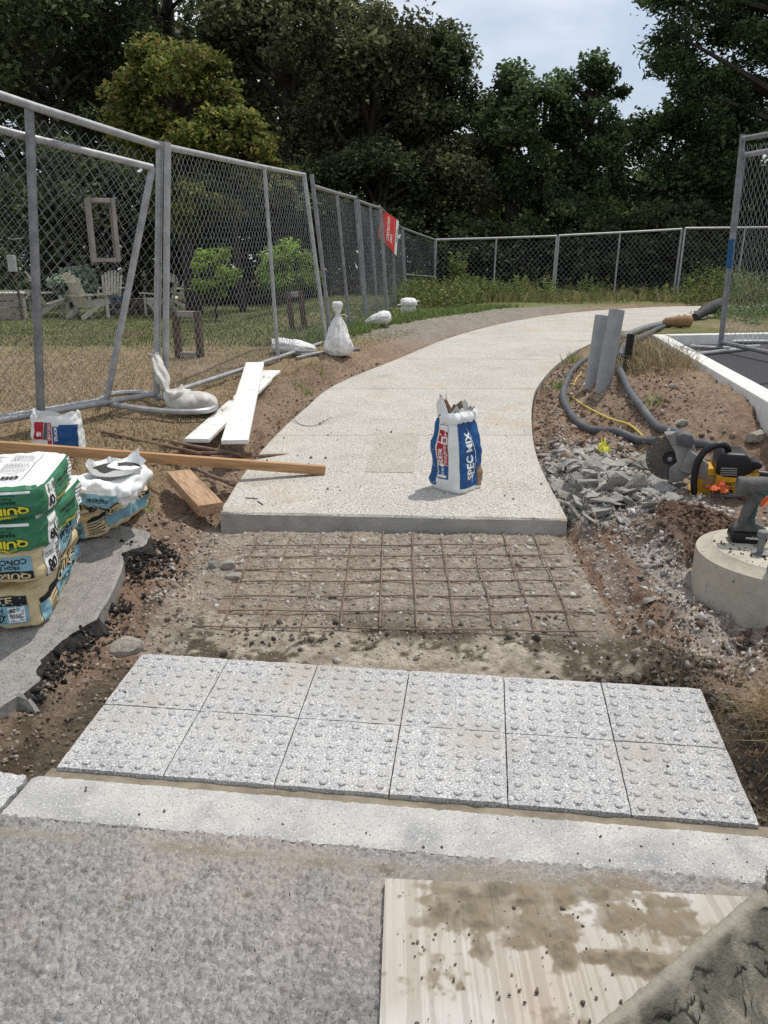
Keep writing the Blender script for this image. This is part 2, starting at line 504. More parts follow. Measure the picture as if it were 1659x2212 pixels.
# ------------------------------------------------------------------ street asphalt with real stone relief
def voronoi_relief(xs, ys, cell, seed):
    r = np.random.default_rng(seed); N = 256
    jx, jy = r.random((N, N)), r.random((N, N)); hh = r.random((N, N)); tx, ty = r.normal(0, 1, (N, N)), r.normal(0, 1, (N, N))
    cx = np.floor(xs / cell).astype(int); cy = np.floor(ys / cell).astype(int)
    best = np.full(xs.shape, 1e9); sec = np.full(xs.shape, 1e9); H = np.zeros(xs.shape); ID = np.zeros(xs.shape)
    for i in (-1, 0, 1):
        for j in (-1, 0, 1):
            a, b = (cx + i) % N, (cy + j) % N
            dx = xs - (cx + i + jx[a, b]) * cell; dy = ys - (cy + j + jy[a, b]) * cell
            d = np.hypot(dx, dy)
            h = hh[a, b] ** 2 * 0.0065 + (tx[a, b] * dx + ty[a, b] * dy) * 0.33
            up = d < best
            sec = np.where(up, best, np.minimum(sec, d)); H = np.where(up, h, H); ID = np.where(up, jx[b, a], ID); best = np.where(up, d, best)
    return H - 0.006 * np.exp(-((sec - best) / (cell * 0.16)) ** 2), (sec - best) / cell, ID
sx = np.concatenate([growing(-1.02, 0.06, 0.0031, -60, 0.06, 1.35), np.arange(0.064, 1.0, 0.006), growing(1.0, 1.05, 0.02, 1.0, 60, 1.35)]); sx = np.unique(np.round(sx, 5)); sy = np.concatenate([np.linspace(-8, 0.5, 10), np.arange(0.66, 1.72, 0.0031)])
SX, SY = np.meshgrid(sx, sy, indexing='ij')
relief, crev, idA = voronoi_relief(SX + 50, SY + 50, 0.0150, 3)
relief2, crev2, idB = voronoi_relief(SX + 50, SY + 50, 0.0078, 5)
U_, V_ = ruv(SX, SY)
cover = np.exp(-(((SX - 0.45) / 0.42) ** 2 + ((V_ + 0.27) / 0.07) ** 2)) + 0.8 * np.exp(-((V_ + 0.24) / 0.018) ** 2)
cover = np.clip(cover * (0.8 + 1.2 * fbm(SX, SY, 6, 3, 2)) * 1.25, 0, 1)
SZ = 0.0340 + 0.004 * smooth(-0.30, -0.20, V_) + relief * (1 - cover) * 1.0 + relief2 * 0.45 * (1 - cover) + fbm(SX, SY, 3, 3, 1) * 0.008 + cover * (0.004 + fbm(SX, SY, 40, 3, 4) * 0.006)
SZ = np.where((V_ > -0.181), -0.05, SZ)
c_st = np.array(srgb(132, 130, 128)); c_cr = np.array(srgb(190, 188, 184)); c_pk = np.array(srgb(176, 165, 156)); c_mo = np.array(srgb(140, 129, 114))
sc = lerp(np.tile(c_st, (SX.size, 1)), np.array(srgb(158, 155, 151)), 0.45 + fbm(SX, SY, 70, 3, 6).ravel() * 1.5)
sc = sc * (0.80 + 0.34 * idA.ravel() + 0.12 * (idB.ravel() - 0.5))[:, None]
dustm = smooth(-0.22, 0.25, fbm(SX, SY, 2.2, 4, 1)).ravel()
sc = lerp(sc, c_cr, np.clip(np.exp(-(crev / 0.13) ** 2) + 0.3 * np.exp(-(crev2 / 0.15) ** 2), 0, 1).ravel() * (0.18 + 0.62 * dustm))
sc = lerp(sc, c_pk, 0.55 * smooth(0.02, 0.3, fbm(SX, SY, 4, 3, 5)).ravel() * smooth(-0.65, -0.3, V_).ravel())
sc = lerp(sc, c_mo, cover.ravel() * (0.75 + 0.6 * fbm(SX, SY, 12, 3, 3).ravel()))
spots = smooth(0.50, 0.56, fbm(SX, SY, 17, 3, 7)).ravel()
sc = lerp(sc, np.array(srgb(118, 108, 92)), spots * 0.8)
ns, ms = SX.shape; jj = np.arange(ns * ms).reshape(ns, ms)
SQ = np.stack([jj[:-1, :-1], jj[1:, :-1], jj[1:, 1:], jj[:-1, 1:]], -1).reshape(-1, 4)
me = np_mesh('road', np.stack([SX.ravel(), SY.ravel(), SZ.ravel()], -1), SQ, cols=np.clip(sc, 0.02, 1))
m_road = mat('road_asphalt', (1, 1, 1), (0.82, 0.82, 0.83), scale=60, attr='Col', rough=0.85, bump=0.6, bscale=230, spec=0.3, dist=0.006, speck=[((0.10, 0.10, 0.10), 170.0, 0.64, 0.70), ((0.52, 0.51, 0.49), 190.0, 0.64, 0.71)])
road = link_mesh('road', me, m_road); tag(road, 'worn grey street asphalt with coarse stones in the foreground', kind='structure')

# ------------------------------------------------------------------ granite kerb stones
m_kerb = mat('kerb_granite', srgb(188, 185, 178), srgb(162, 161, 158), wpos=True, scale=7, rough=0.75, bump=0.3, bscale=120, speck=[(srgb(206, 203, 196), 170, 0.58, 0.68), (srgb(134, 134, 134), 180, 0.58, 0.66)], stain=srgb(140, 140, 140), stscale=5.5, stlo=0.47, sthi=0.66, dist=0.004)
m_gran = mat('tile_granite', srgb(190, 188, 184), srgb(168, 167, 165), wpos=True, objrand=0.07, scale=6, rough=0.8, bump=0.25, bscale=150,
             speck=[(srgb(112, 113, 116), 200, 0.545, 0.61), (srgb(218, 218, 217), 170, 0.56, 0.64), (srgb(160, 153, 138), 3, 0.54, 0.80)], dist=0.004)
m_tile = m_gran
def rough_block(name, u0, u1, v0, v1, ztop, h, m, parent=None, step=0.03, jag=0.004, slope=0.0, seed=0, crown=0.0015):
    nu = max(2, int((u1 - u0) / step)); nv = max(2, int((v1 - v0) / step))
    us = np.linspace(u0, u1, nu); vs = np.linspace(v0, v1, nv); V = []; F = []
    r = np.random.default_rng(seed)
    for i, uu in enumerate(us):
        for j, vv in enumerate(vs):
            du = dv = dz = 0.0
            if i in (0, nu - 1): du = r.normal(0, jag * 0.5); dz -= 0.0025
            if j in (0, nv - 1): dv = r.normal(0, jag * 0.6); dz -= 0.0025
            z = ztop + slope * (vv - v0) + dz + r.normal(0, crown)
            V.append(rp(uu + du, vv + dv, z))
    idx = lambda i, j: i * nv + j
    for i in range(nu - 1):
        for j in range(nv - 1): F.append((idx(i, j), idx(i + 1, j), idx(i + 1, j + 1), idx(i, j + 1)))
    ring = [idx(i, 0) for i in range(nu)] + [idx(nu - 1, j) for j in range(1, nv)] + [idx(i, nv - 1) for i in range(nu - 2, -1, -1)] + [idx(0, j) for j in range(nv - 2, 0, -1)]
    o = len(V)
    for k in ring: V.append((V[k][0], V[k][1], V[k][2] - h))
    m_ = len(ring)
    for k in range(m_): F.append((ring[k], o + k, o + (k + 1) % m_, ring[(k + 1) % m_]))
    mb = MB(); mb.v = [tuple(p) for p in V]; mb.f = F
    org = rp((u0 + u1) / 2, (v0 + v1) / 2, ztop - h)
    return mb.build(name, m, parent, sm=True, origin=org if parent is None else None)
kerb_main = rough_block('kerb_stone', -0.045, 1.90, -0.185, -0.030, 0.040, 0.10, m_kerb, seed=1, step=0.012, jag=0.0022, crown=0.0004)
tag(kerb_main, 'long flush pale granite kerb stone in front of the tactile tiles', 'kerb stone', 'granite kerb stones')
kerb_left = rough_block('kerb_stone', -1.3, -0.062, -0.190, -0.028, 0.040, 0.10, m_gran, seed=2, jag=0.006, step=0.015, crown=0.0005)
tag(kerb_left, 'speckled granite kerb stone cut off by the left picture edge', 'kerb stone', 'granite kerb stones')

# ------------------------------------------------------------------ tactile tiles
paving = thing('tactile_paving', None, None, rp(0.91, 0.28, 0.0)); del_keys = None
tag(paving, 'two rows of pale speckled granite tactile tiles with raised domes', 'tactile paving')
TW, TD = 0.3035, 0.2835
dome_prof = [(0.0118, -0.001), (0.0113, 0.0022), (0.0095, 0.0042), (0.006, 0.0050), (0.0, 0.0052)]
_mb = MB(); _mb.lathe(dome_prof, 10, cap=False); _tmp = _mb.build('dome', m_gran, None, sm=True)
dome_me = _tmp.data; bpy.data.objects.remove(_tmp)
rt = random.Random(3)
for row in range(2):
    for cidx in range(6):
        u0, v0 = cidx * TW + 0.0018, row * TD + 0.0018
        dz = rt.uniform(-0.0010, 0.0010)
        z0 = 0.050 + 0.071 * v0 + dz
        t = rough_block('tile', u0, u0 + TW - 0.0036, v0, v0 + TD - 0.0036, z0, 0.035, m_gran, step=0.02, jag=0.0007, slope=0.071, seed=10 + row * 6 + cidx, crown=0.0006)
        org = t.location.copy(); t.parent = paving; t.location = org - paving.location
        dj = MB()
        for i in range(6):
            for j in range(6):
                du = (i + 0.5) / 6 * (TW - 0.0036) + rt.uniform(-0.0008, 0.0008); dv = (j + 0.5) / 6 * (TD - 0.0036) + rt.uniform(-0.0008, 0.0008)
                p = rp(u0 + du, v0 + dv, z0 + 0.071 * dv - 0.0006) - org
                sc_ = rt.uniform(0.92, 1.08); hz = rt.uniform(0.7, 1.1)
                if row == 0:
                    d = link_mesh('dome', dome_me, m_gran, t); d.location = p; d.scale = (sc_, sc_, hz)
                else:
                    dj.lathe([(r * sc_, z * hz) for r, z in dome_prof], 10, c=p, cap=False)
        if row == 1: tag(dj.build('domes', m_gran, t, sm=True), kind='stuff')
m_mortar = mat('bed_mortar', srgb(150, 140, 122), srgb(120, 110, 95), scale=14, rough=0.9, bump=0.8, bscale=60)
bed = MB()
bs = []
for i in range(60):
    u = -0.02 + i * 1.88 / 59
    bs.append([rp(u, -0.034 + random.gauss(0, 0.003), 0.037), rp(u, -0.012, 0.036 + random.gauss(0, 0.002)), rp(u, 0.012, 0.033)])
V = [p for r in bs for p in r]; Fb = []
for i in range(59):
    for j in range(2): Fb.append((i * 3 + j, (i + 1) * 3 + j, (i + 1) * 3 + j + 1, i * 3 + j + 1))
bed.add(V, Fb); bo = bed.build('bedding_mortar', m_mortar, None, sm=True); tag(bo, 'strip of grey bedding mortar squeezed out under the tile edge', kind='structure')

# ------------------------------------------------------------------ concrete path, one panel per bay
m_path = mat('path_concrete', srgb(188, 183, 173), srgb(172, 167, 158), scale=2.2, rough=0.9, bump=0.6, bscale=150, spec=0.2,
             speck=[(srgb(112, 105, 96), 95, 0.575, 0.63), (srgb(218, 215, 206), 105, 0.56, 0.63), (srgb(176, 158, 136), 1.7, 0.58, 0.80), (srgb(150, 145, 136), 3.1, 0.60, 0.85)], dist=0.008)
m_edge = mat('path_side', srgb(176, 173, 165), srgb(152, 149, 142), scale=9, rough=0.9, bump=0.5, bscale=60)
path = thing('concrete_path', None, None, (0, 3.5, 0.2)); tag(path, 'pale exposed aggregate concrete path curving away to the right', kind='structure')
def arc_pts(P):
    s = [0]
    for a, b in zip(P[:-1], P[1:]): s.append(s[-1] + (b - a).length)
    return np.array(s)
# joints given by pixel pairs on the left and right edge
jl = [1105, 940, 838, 775, 733, 706, 687, 675]; jr = [1120, 940, 840, 777, 737, 709, 694, 685]
def edge_at(P, py):
    best = None
    for a, b in zip(P[:-1], P[1:]):
        for k in range(12):
            p = a.lerp(b, k / 12); Z = p.z - CAM_H
            yy = 1106 - FPX * (p.y * sinP + Z * cosP) / (p.y * cosP - Z * sinP)
            if best is None or abs(yy - py) < best[0]: best = (abs(yy - py), p.copy())
    return best[1]
def seg_pts(P, p0, p1):
    return [p0] + [p.copy() for p in P if p.y > p0.y + 0.06 and p.y < p1.y - 0.06] + [p1]
def resample(P, n):
    s = arc_pts(P); t = np.linspace(0, s[-1], n); A = np.array([tuple(p) for p in P])
    return np.stack([np.interp(t, s, A[:, k]) for k in range(3)], -1)
JL = [edge_at(PL, y) for y in jl] + [PL[-1]]; JR = [edge_at(PR, y) for y in jr] + [PR[-1]]
JL[0] = PL[0].copy(); JR[0] = PR[0].copy()
for k in range(len(JL) - 1):
    n = 14; A = resample(seg_pts(PL, JL[k], JL[k + 1]), n); B = resample(seg_pts(PR, JR[k], JR[k + 1]), n)
    gap = 0.004
    ux = np.linspace(0, 1, 12); Vp = []
    for i in range(n):
        for u in ux:
            p = A[i] * (1 - u) + B[i] * u
            Vp.append(p)
    Vp = np.array(Vp)
    nb = 12
    # pull the ends back for the joint
    for e_i, nxt in ((0, 1), (n - 1, n - 2)):
        d = (Vp[nxt * nb:(nxt + 1) * nb] - Vp[e_i * nb:(e_i + 1) * nb]); d /= np.linalg.norm(d, axis=1)[:, None]
        Vp[e_i * nb:(e_i + 1) * nb] += d * (gap if (k > 0 or e_i) else 0)
    mb = MB(); F = []
    for i in range(n - 1):
        for j in range(nb - 1): F.append((i * nb + j, i * nb + j + 1, (i + 1) * nb + j + 1, (i + 1) * nb + j))
    ring = [j for j in range(nb)] + [i * nb + nb - 1 for i in range(1, n)] + [(n - 1) * nb + j for j in range(nb - 2, -1, -1)] + [i * nb for i in range(n - 2, 0, -1)]
    V = [tuple(p) for p in Vp]; o = len(V)
    rr = random.Random(k)
    # small worn arris, then the side face
    for q in ring:
        jx = rr.gauss(0, 0.003) if k == 0 else 0
        V.append((V[q][0] + (jx if q < nb else 0), V[q][1] - (0.008 if q < nb and k == 0 else 0) + jx, V[q][2] - 0.010))
    for q in ring:
        V.append((V[q][0], V[q][1] - (0.010 if q < nb and k == 0 else 0), V[q][2] - 0.115))
    mr = len(ring)
    for q in range(mr):
        F.append((ring[q], o + q, o + (q + 1) % mr, ring[(q + 1) % mr]))
        F.append((o + q, o + mr + q, o + mr + (q + 1) % mr, o + (q + 1) % mr))
    mb.v = V; mb.f = F; mb.world = True
    po = mb.build('path_panel', m_path, path)
    po.data.materials.append(m_edge)
    for f_ in po.data.polygons:
        if abs(f_.normal.z) < 0.5: f_.material_index = 1
# faint rectangular patch in the first bay
m_patch = mat('patch_concrete', srgb(180, 174, 162), srgb(164, 158, 147), scale=3, rough=0.9, bump=0.6, bscale=150, speck=[(srgb(106, 98, 88), 95, 0.575, 0.63), (srgb(206, 202, 192), 105, 0.57, 0.64)], dist=0.008)
mb = W(); pq = [on_path(*q) for q in ((815, 936), (905, 937), (892, 1022), (788, 1020))]; mb.add([(q.x, q.y, q.z + 0.0022) for q in pq], [(3, 2, 1, 0)]); mb.build('repair_patch', m_patch, path)
# dark joint sealed bed right under the walk
m_bed = mat('joint_sand', srgb(120, 112, 98), srgb(90, 84, 74), scale=30)
A = resample(PL, 60); B = resample(PR, 60); mb = MB()
V = [tuple(p - np.array([0, 0, 0.012])) for p in (A * 0.985 + B * 0.015)] + [tuple(p - np.array([0, 0, 0.012])) for p in (B * 0.985 + A * 0.015)]
V = [(x, y + 0.03, z) for x, y, z in V]
mb.add(V, [(i, i + 60, i + 61, i + 1) for i in range(59)]); mb.world = True
mb.build('joint_bed', m_bed, path)

# ------------------------------------------------------------------ broken asphalt pad on the left
m_pad = mat('old_asphalt', srgb(158, 154, 148), srgb(134, 131, 126), scale=26, rough=0.92, bump=0.9, bscale=130, speck=[(srgb(176, 172, 166), 130, 0.58, 0.68), (srgb(86, 84, 82), 140, 0.60, 0.68)], dist=0.008)
m_cut = mat('asphalt_cut', srgb(146, 142, 134), srgb(122, 119, 113), scale=40, rough=0.6, bump=0.2, bscale=90, speck=[(srgb(150, 148, 142), 110, 0.58, 0.66)])
m_tar = mat('asphalt_rubble', srgb(62, 58, 54), srgb(34, 33, 32), scale=60, rough=0.85, bump=0.9, bscale=70)
edge_px = [(-120, 1600), (0, 1528), (45, 1500), (82, 1473), (78, 1450), (92, 1425), (130, 1385), (185, 1352), (205, 1340), (232, 1300), (250, 1265), (262, 1235), (268, 1215), (262, 1196), (285, 1186), (310, 1180), (322, 1168), (328, 1152), (296, 1143), (262, 1136), (240, 1130)]
def on_pad(px, py):
    d = ray(px, py); t = np.linspace(1, 8, 4000)
    k = int(np.argmax(CAM_H + d[2] * t < pad_z(d[1] * t))); return Vector((d[0] * t[k], d[1] * t[k], float(pad_z(d[1] * t[k]))))
ed = [on_pad(*p) for p in edge_px]
def is_cut(p): return (p.y < 2.07 and p.x < -1.0) or (2.53 < p.y < 2.98)
jag = []
for a, b in zip(ed[:-1], ed[1:]):
    m_ = max(2, int((b - a).length / 0.012))
    for k in range(m_):
        p = a.lerp(b, k / m_); straight = is_cut(p)
        s_ = 0.0 if straight else 1.0
        f1 = float(fbm(np.array([p.x]), np.array([p.y]), 26, 3, 2)[0]); f2 = float(fbm(np.array([p.x]), np.array([p.y]), 26, 3, 5)[0])
        jag.append(p + Vector((f1 * 0.022 * s_, f2 * 0.010 * s_, f1 * 0.008 * s_)))
jag.append(ed[-1])
mb = MB(); V = [tuple(p + Vector((0, 0, 0.0))) for p in jag]; nj = len(V)
inn = [(p[0] - 0.012, p[1], p[2] + 0.003) for p in V]
V = V + inn; F = [(i, i + 1, nj + i + 1, nj + i) for i in range(nj - 1)]
far = [(-5.0, inn[-1][1], inn[-1][2]), (-5.0, inn[0][1], inn[0][2])]
V += far; F.append(tuple(range(nj, 2 * nj)) + (2 * nj, 2 * nj + 1))
o = len(V)
for p in jag:
    w_ = 0.0 if is_cut(p) else 0.020 + 0.05 * float(fbm(np.array([p.x]), np.array([p.y]), 13, 2, 1)[0])
    V.append((p.x + w_ * 0.5, p.y - w_ * 0.3, p.z - 0.016))
for p in jag:
    w_ = 0.002 if is_cut(p) else 0.045 + 0.05 * float(fbm(np.array([p.x]), np.array([p.y]), 11, 2, 3)[0])
    V.append((p.x + w_, p.y - w_ * 0.6, p.z - 0.062))
nfl = len(F)
for i in range(nj - 1): F.append((i, o + i, o + i + 1, i + 1)); F.append((o + i, o + nj + i, o + nj + i + 1, o + i + 1))
mb.v = V; mb.f = F
pad = mb.build('asphalt_pavement', m_pad); pad.data.materials.append(m_cut); pad.data.materials.append(m_tar)
for f_ in pad.data.polygons:
    if f_.index >= nfl: f_.material_index = 1 if is_cut(f_.center) else 2
tag(pad, 'broken slab of old grey asphalt under the cement bags', kind='structure')

# ------------------------------------------------------------------ car park and its kerb
m_lot = mat('fresh_asphalt', srgb(68, 68, 71), srgb(56, 56, 59), scale=50, rough=0.85, bump=0.6, bscale=160, speck=[(srgb(104, 104, 106), 120, 0.6, 0.68)])
far1 = K0 + kd * 14; far2 = K0 + ke * 40
mb = MB(); mb.add([K0 + kn * 0.1 + kd * -0.1, K0 + kd * 30 + kn * 0.1, K0 + kd * 30 + ke * 60, K0 + ke * 60 + kf * 0.1], [(0, 1, 2, 3)])
mb.v = [(p[0], p[1], LOT_Z) for p in mb.v]
lot = mb.build('car_park', m_lot); tag(lot, 'dark new asphalt of the car park on the right', kind='structure')
m_white = mat('white_concrete', srgb(226, 224, 218), srgb(208, 206, 200), scale=8, rough=0.85, bump=0.3, bscale=120, speck=[(srgb(180, 178, 172), 120, 0.62, 0.70)])
def kerb_run(name, a, d, nrm, length, label):
    mb = MB(); R = Matrix((d, nrm, Vector((0, 0, 1)))).transposed()
    mb.box(a + d * (length / 2) + nrm * 0.075 - Vector((0, 0, 0.15)), (length, 0.15, 0.30), R)
    o = mb.build(name, m_white, None, sm=True, bevel=0.012, origin=a - Vector((0, 0, 0.3))); tag(o, label, 'kerb', 'white concrete kerbs of the car park')
kerb_run('kerb', K0, kd, kn, 9.0, 'white concrete kerb slanting down to the right picture edge beside the dry grass')
kerb_run('kerb', K0 + ke * 0.16 , ke, kf, 22.0, 'white concrete kerb along the far side of the dark car park')
# ------------------------------------------------------------------ stones, rubble, gravel
m_conc = mat('broken_concrete', srgb(190, 186, 178), srgb(156, 152, 144), objrand=0.25, scale=9, rough=0.92, bump=0.7, bscale=70, speck=[(srgb(120, 116, 110), 90, 0.60, 0.68)])
m_stone = mat('pebble_mix', (1, 1, 1), (0.7, 0.7, 0.7), scale=30, attr='Col', rough=0.92, bump=0.4, bscale=90)
m_rock = mat('pale_rock', srgb(200, 192, 178), srgb(150, 142, 130), scale=9, rough=0.92, bump=0.9, bscale=40, speck=[(srgb(112, 104, 94), 60, 0.6, 0.68)])
def hull(npts, dims, seed, flat=0.6):
    r = random.Random(seed); bm = bmesh.new()
    for _ in range(npts):
        while True:
            p = Vector((r.uniform(-1, 1), r.uniform(-1, 1), r.uniform(-1, 1)))
            if 0.72 < (abs(p.x) ** 4 + abs(p.y) ** 4 + abs(p.z) ** 4) ** 0.25 < 1: break
        bm.verts.new((p.x * dims[0], p.y * dims[1], p.z * dims[2]))
    res = bmesh.ops.convex_hull(bm, input=bm.verts)
    bmesh.ops.delete(bm, geom=[v for v in bm.verts if not v.link_faces], context='VERTS')
    bmesh.ops.dissolve_limit(bm, angle_limit=0.12, verts=bm.verts, edges=bm.edges)
    bmesh.ops.triangulate(bm, faces=bm.faces)
    me = bpy.data.meshes.new('chunk'); bm.to_mesh(me); bm.free(); return me
chunks = [hull(13, (0.5, random.uniform(0.32, 0.48), random.uniform(0.10, 0.26)), 40 + k) for k in range(14)]
for c in chunks: c.materials.append(m_conc)
def mesh_arr(me):
    V = np.zeros(len(me.vertices) * 3); me.vertices.foreach_get('co', V)
    F = np.array([list(p.vertices) for p in me.polygons]); return V.reshape(-1, 3), F
CH = [mesh_arr(c) for c in chunks]
ROUND = [mesh_arr(hull(16, (0.5, 0.42, 0.34), 90 + k)) for k in range(8)]
def rotm(r):
    q = r.normal(size=4); q /= np.linalg.norm(q); w, x, y, z = q
    return np.array([[1 - 2 * (y * y + z * z), 2 * (x * y - z * w), 2 * (x * z + y * w)], [2 * (x * y + z * w), 1 - 2 * (x * x + z * z), 2 * (y * z - x * w)], [2 * (x * z - y * w), 2 * (y * z + x * w), 1 - 2 * (x * x + y * y)]])
def scatter(name, xs, ys, sizes, cols, shapes, seed, label, sink=0.25, flat=False, zs=None):
    r = np.random.default_rng(seed); Vs = []; Fs = []; Cs = []; o = 0
    zz = ground(xs, ys) if zs is None else zs
    for i in range(len(xs)):
        V, F = shapes[r.integers(len(shapes))]
        if flat:
            a = r.uniform(0, 6.28); R = np.array([[math.cos(a), -math.sin(a), 0], [math.sin(a), math.cos(a), 0], [0, 0, 1]])
        else: R = rotm(r)
        P = (V * sizes[i]) @ R.T
        P = P + np.array([xs[i], ys[i], zz[i] - P[:, 2].min() - (P[:, 2].max() - P[:, 2].min()) * sink])
        Vs.append(P); Fs.append(F + o); o += len(P); Cs.append(np.tile(cols[i], (len(P), 1)))
    me = np_mesh(name, np.concatenate(Vs), None, np.concatenate(Fs), cols=np.concatenate(Cs))
    ob = link_mesh(name, me, m_stone); tag(ob, label, kind='stuff'); return ob
r = np.random.default_rng(5)
def pick(n, pal, jit=0.12):
    pal = np.array([srgb(*p) for p in pal]); c = pal[r.integers(len(pal), size=n)]
    return c * (1 + r.normal(0, jit, (n, 1)))
# gravel of the trench floor
n = 7500
xs = r.uniform(-0.95, 0.98, n); ys = r.uniform(2.32, 3.52, n); keep = (ruv(xs, ys)[1] > 0.60) & (r.random(n) < 0.35 + 0.65 * smooth(2.45, 2.75, ys)); xs, ys = xs[keep], ys[keep]
sz = np.clip(r.lognormal(math.log(0.0095), 0.6, len(xs)), 0.003, 0.045)
scatter('trench_gravel', xs, ys, sz, pick(len(xs), [(164, 153, 141), (152, 141, 130), (176, 168, 158), (144, 131, 118), (192, 186, 178)]), ROUND, 1, 'loose brown and grey gravel on the trench floor under the rebar mat', 0.6)
# small rubble and dust stones on the right
n = 9500
xs = r.normal(1.20, 0.28, n); ys = r.normal(3.2, 0.62, n); keep = (xs > np.where(ys > 3.45, xR(ys) + 0.02, 0.93)) & (xs < 1.9) & (ys > 2.2) & (ys < 4.9) & (np.hypot(xs - 1.53, ys - 2.75) > 0.33) & (np.exp(-(((xs - 1.38) / 0.22) ** 2 + ((ys - 3.2) / 0.24) ** 2)) < 0.45 + 0.1 * r.random(n)) & ((xs > 1.04) | (ys > 3.3) | (r.random(n) < 0.25)); xs, ys = xs[keep], ys[keep]
sz = np.clip(r.lognormal(math.log(0.0145), 0.55, len(xs)), 0.004, 0.05)
scatter('small_rubble', xs, ys, sz, pick(len(xs), [(186, 182, 176), (174, 170, 164), (196, 192, 186), (178, 171, 163), (160, 147, 135)]), CH, 2, 'small grey rubble and dusty stones spilling right of the trench', 0.5)
# brown clods and stones right front, left bank, right verge
n = 2600
xs = r.uniform(0.9, 1.75, n); ys = r.uniform(1.5, 2.7, n); keep = (ruv(xs, ys)[0] > 1.84) | (ruv(xs, ys)[1] > 0.6); keep &= np.hypot(xs - 1.53, ys - 2.75) > 0.33; xs, ys = xs[keep], ys[keep]
sz = np.clip(r.lognormal(math.log(0.013), 0.5, len(xs)), 0.004, 0.05)
scatter('earth_clods', xs, ys, sz, pick(len(xs), [(120, 98, 80), (104, 84, 68), (140, 116, 98), (96, 82, 70), (160, 148, 134)]), ROUND + CH, 3, 'reddish brown clods and stones right of the tactile tiles', 0.35)
n = 2600
xs = np.where(r.random(n) < 0.5, r.uniform(-1.15, -0.78, n), 0); ys = r.uniform(1.75, 3.6, n)
late = xs == 0; ys[late] = r.uniform(3.4, 8.0, late.sum()); xs[late] = xL(ys[late]) - np.abs(r.normal(0, 0.22, late.sum())) - 0.02
sz = np.clip(r.lognormal(math.log(0.010), 0.5, n), 0.003, np.where(ys < 2.4, 0.018, 0.035))
scatter('bank_stones', xs, ys, sz, pick(n, [(144, 127, 111), (126, 109, 94), (162, 150, 138), (110, 96, 83)]), ROUND, 4, 'crumbs of brown soil and stones along the left bank', 0.35)
n = 5200
ys = r.uniform(4.2, 7.6, n); xs = xR(ys) + np.abs(r.normal(0, 0.75, n)) + 0.03; keep = (lot_side(xs, ys)[0] < -0.15); xs, ys = xs[keep], ys[keep]
sz = np.clip(r.lognormal(math.log(0.015), 0.55, len(xs)), 0.005, 0.07)
scatter('verge_stones', xs, ys, sz, pick(len(xs), [(150, 128, 110), (132, 108, 92), (172, 164, 154), (118, 98, 84)]), ROUND + CH, 5, 'brown stones on the bare soil right of the path', 0.35)
# black asphalt crumbs by the broken pad
pts = []
for (px, py, s) in ((300, 1190, .03), (330, 1215, .045), (345, 1240, .05), (310, 1250, .05), (360, 1200, .03), (290, 1230, .03), (200, 1365, .05), (160, 1390, .05), (120, 1425, .05), (95, 1455, .03), (250, 1310, .03), (300, 1195, .02), (285, 1200, .02)):
    p = on(px, py)
    for _ in range(170): pts.append((p.x + r.normal(0, s), p.y + r.normal(0, s)))
for p in jag:
    if not is_cut(p) and -1.3 < p.x:
        for _ in range(7): pts.append((p.x + 0.035 + r.normal(0, 0.028), p.y - 0.02 + r.normal(0, 0.02)))
pts = np.array(pts); sz = np.clip(r.lognormal(math.log(0.012), 0.55, len(pts)), 0.004, 0.04)
scatter('asphalt_crumbs', pts[:, 0], pts[:, 1], sz, pick(len(pts), [(44, 42, 41), (34, 32, 32), (58, 55, 52)], 0.2), CH, 6, 'crumbled black asphalt along the broken edge of the old pavement', 0.2)
# mortar crumbs on the tiles, kerb and wood, pebbles on the path
n = 70
us = r.uniform(0, 1.82, n); vs = np.where(r.random(n) < 0.5, r.uniform(-0.18, -0.03, n), r.uniform(0, 0.56, n))
P = np.array([tuple(rp(u, v, 0.0625 + 0.071 * v if v > 0 else 0.04)) for u, v in zip(us, vs)])
scatter('mortar_crumbs', P[:, 0], P[:, 1], np.clip(r.lognormal(math.log(0.005), 0.5, n), 0.002, 0.014), pick(n, [(92, 86, 76), (120, 112, 100), (80, 76, 70)]), ROUND, 7, 'dark mortar crumbs lying on the tiles and kerb stone', 0.1, zs=P[:, 2])
n = 70
ys = r.uniform(3.55, 5.6, n); xs = xL(ys) + (xR(ys) - xL(ys)) * r.random(n)
scatter('path_pebbles', xs, ys, np.clip(r.lognormal(math.log(0.009), 0.5, n), 0.004, 0.03), pick(n, [(130, 120, 108), (160, 152, 140), (96, 88, 78)]), ROUND, 8, 'pebbles and soil crumbs strewn on the concrete path', 0.1, zs=base(ys))

# fines between the big pieces, dark mortar clods round the tiles
n = 4200; ys = r.normal(3.95, 0.36, n); xs = np.maximum(xR(ys), np.where(ys < 3.46, 0.98, 0)) + 0.03 + np.abs(r.normal(0.05, 0.26, n)); keep = (ys > 3.35) & (ys < 4.9) & (xs < 1.75); xs, ys = xs[keep], ys[keep]
scatter('rubble_fines', xs, ys, np.clip(r.lognormal(math.log(0.022), 0.5, len(xs)), 0.006, 0.055), pick(len(xs), [(184, 180, 172), (168, 164, 156), (196, 192, 184), (158, 150, 140)]), CH, 15, 'dusty concrete fines lying between the rubble pieces', 0.3)
n = 900; k = r.random(n); xs = np.where(k < 0.4, r.normal(0.86, 0.13, n), np.where(k < 0.7, r.normal(1.0, 0.04, n), r.uniform(-0.8, 0.7, n))); ys = np.where(k < 0.4, r.normal(2.20, 0.05, n), np.where(k < 0.7, r.uniform(1.6, 2.15, n), r.normal(2.52, 0.07, n))); uu_, vv_ = ruv(xs, ys); keep = (vv_ > 0.585) | (uu_ > 1.84); xs, ys = xs[keep], ys[keep]
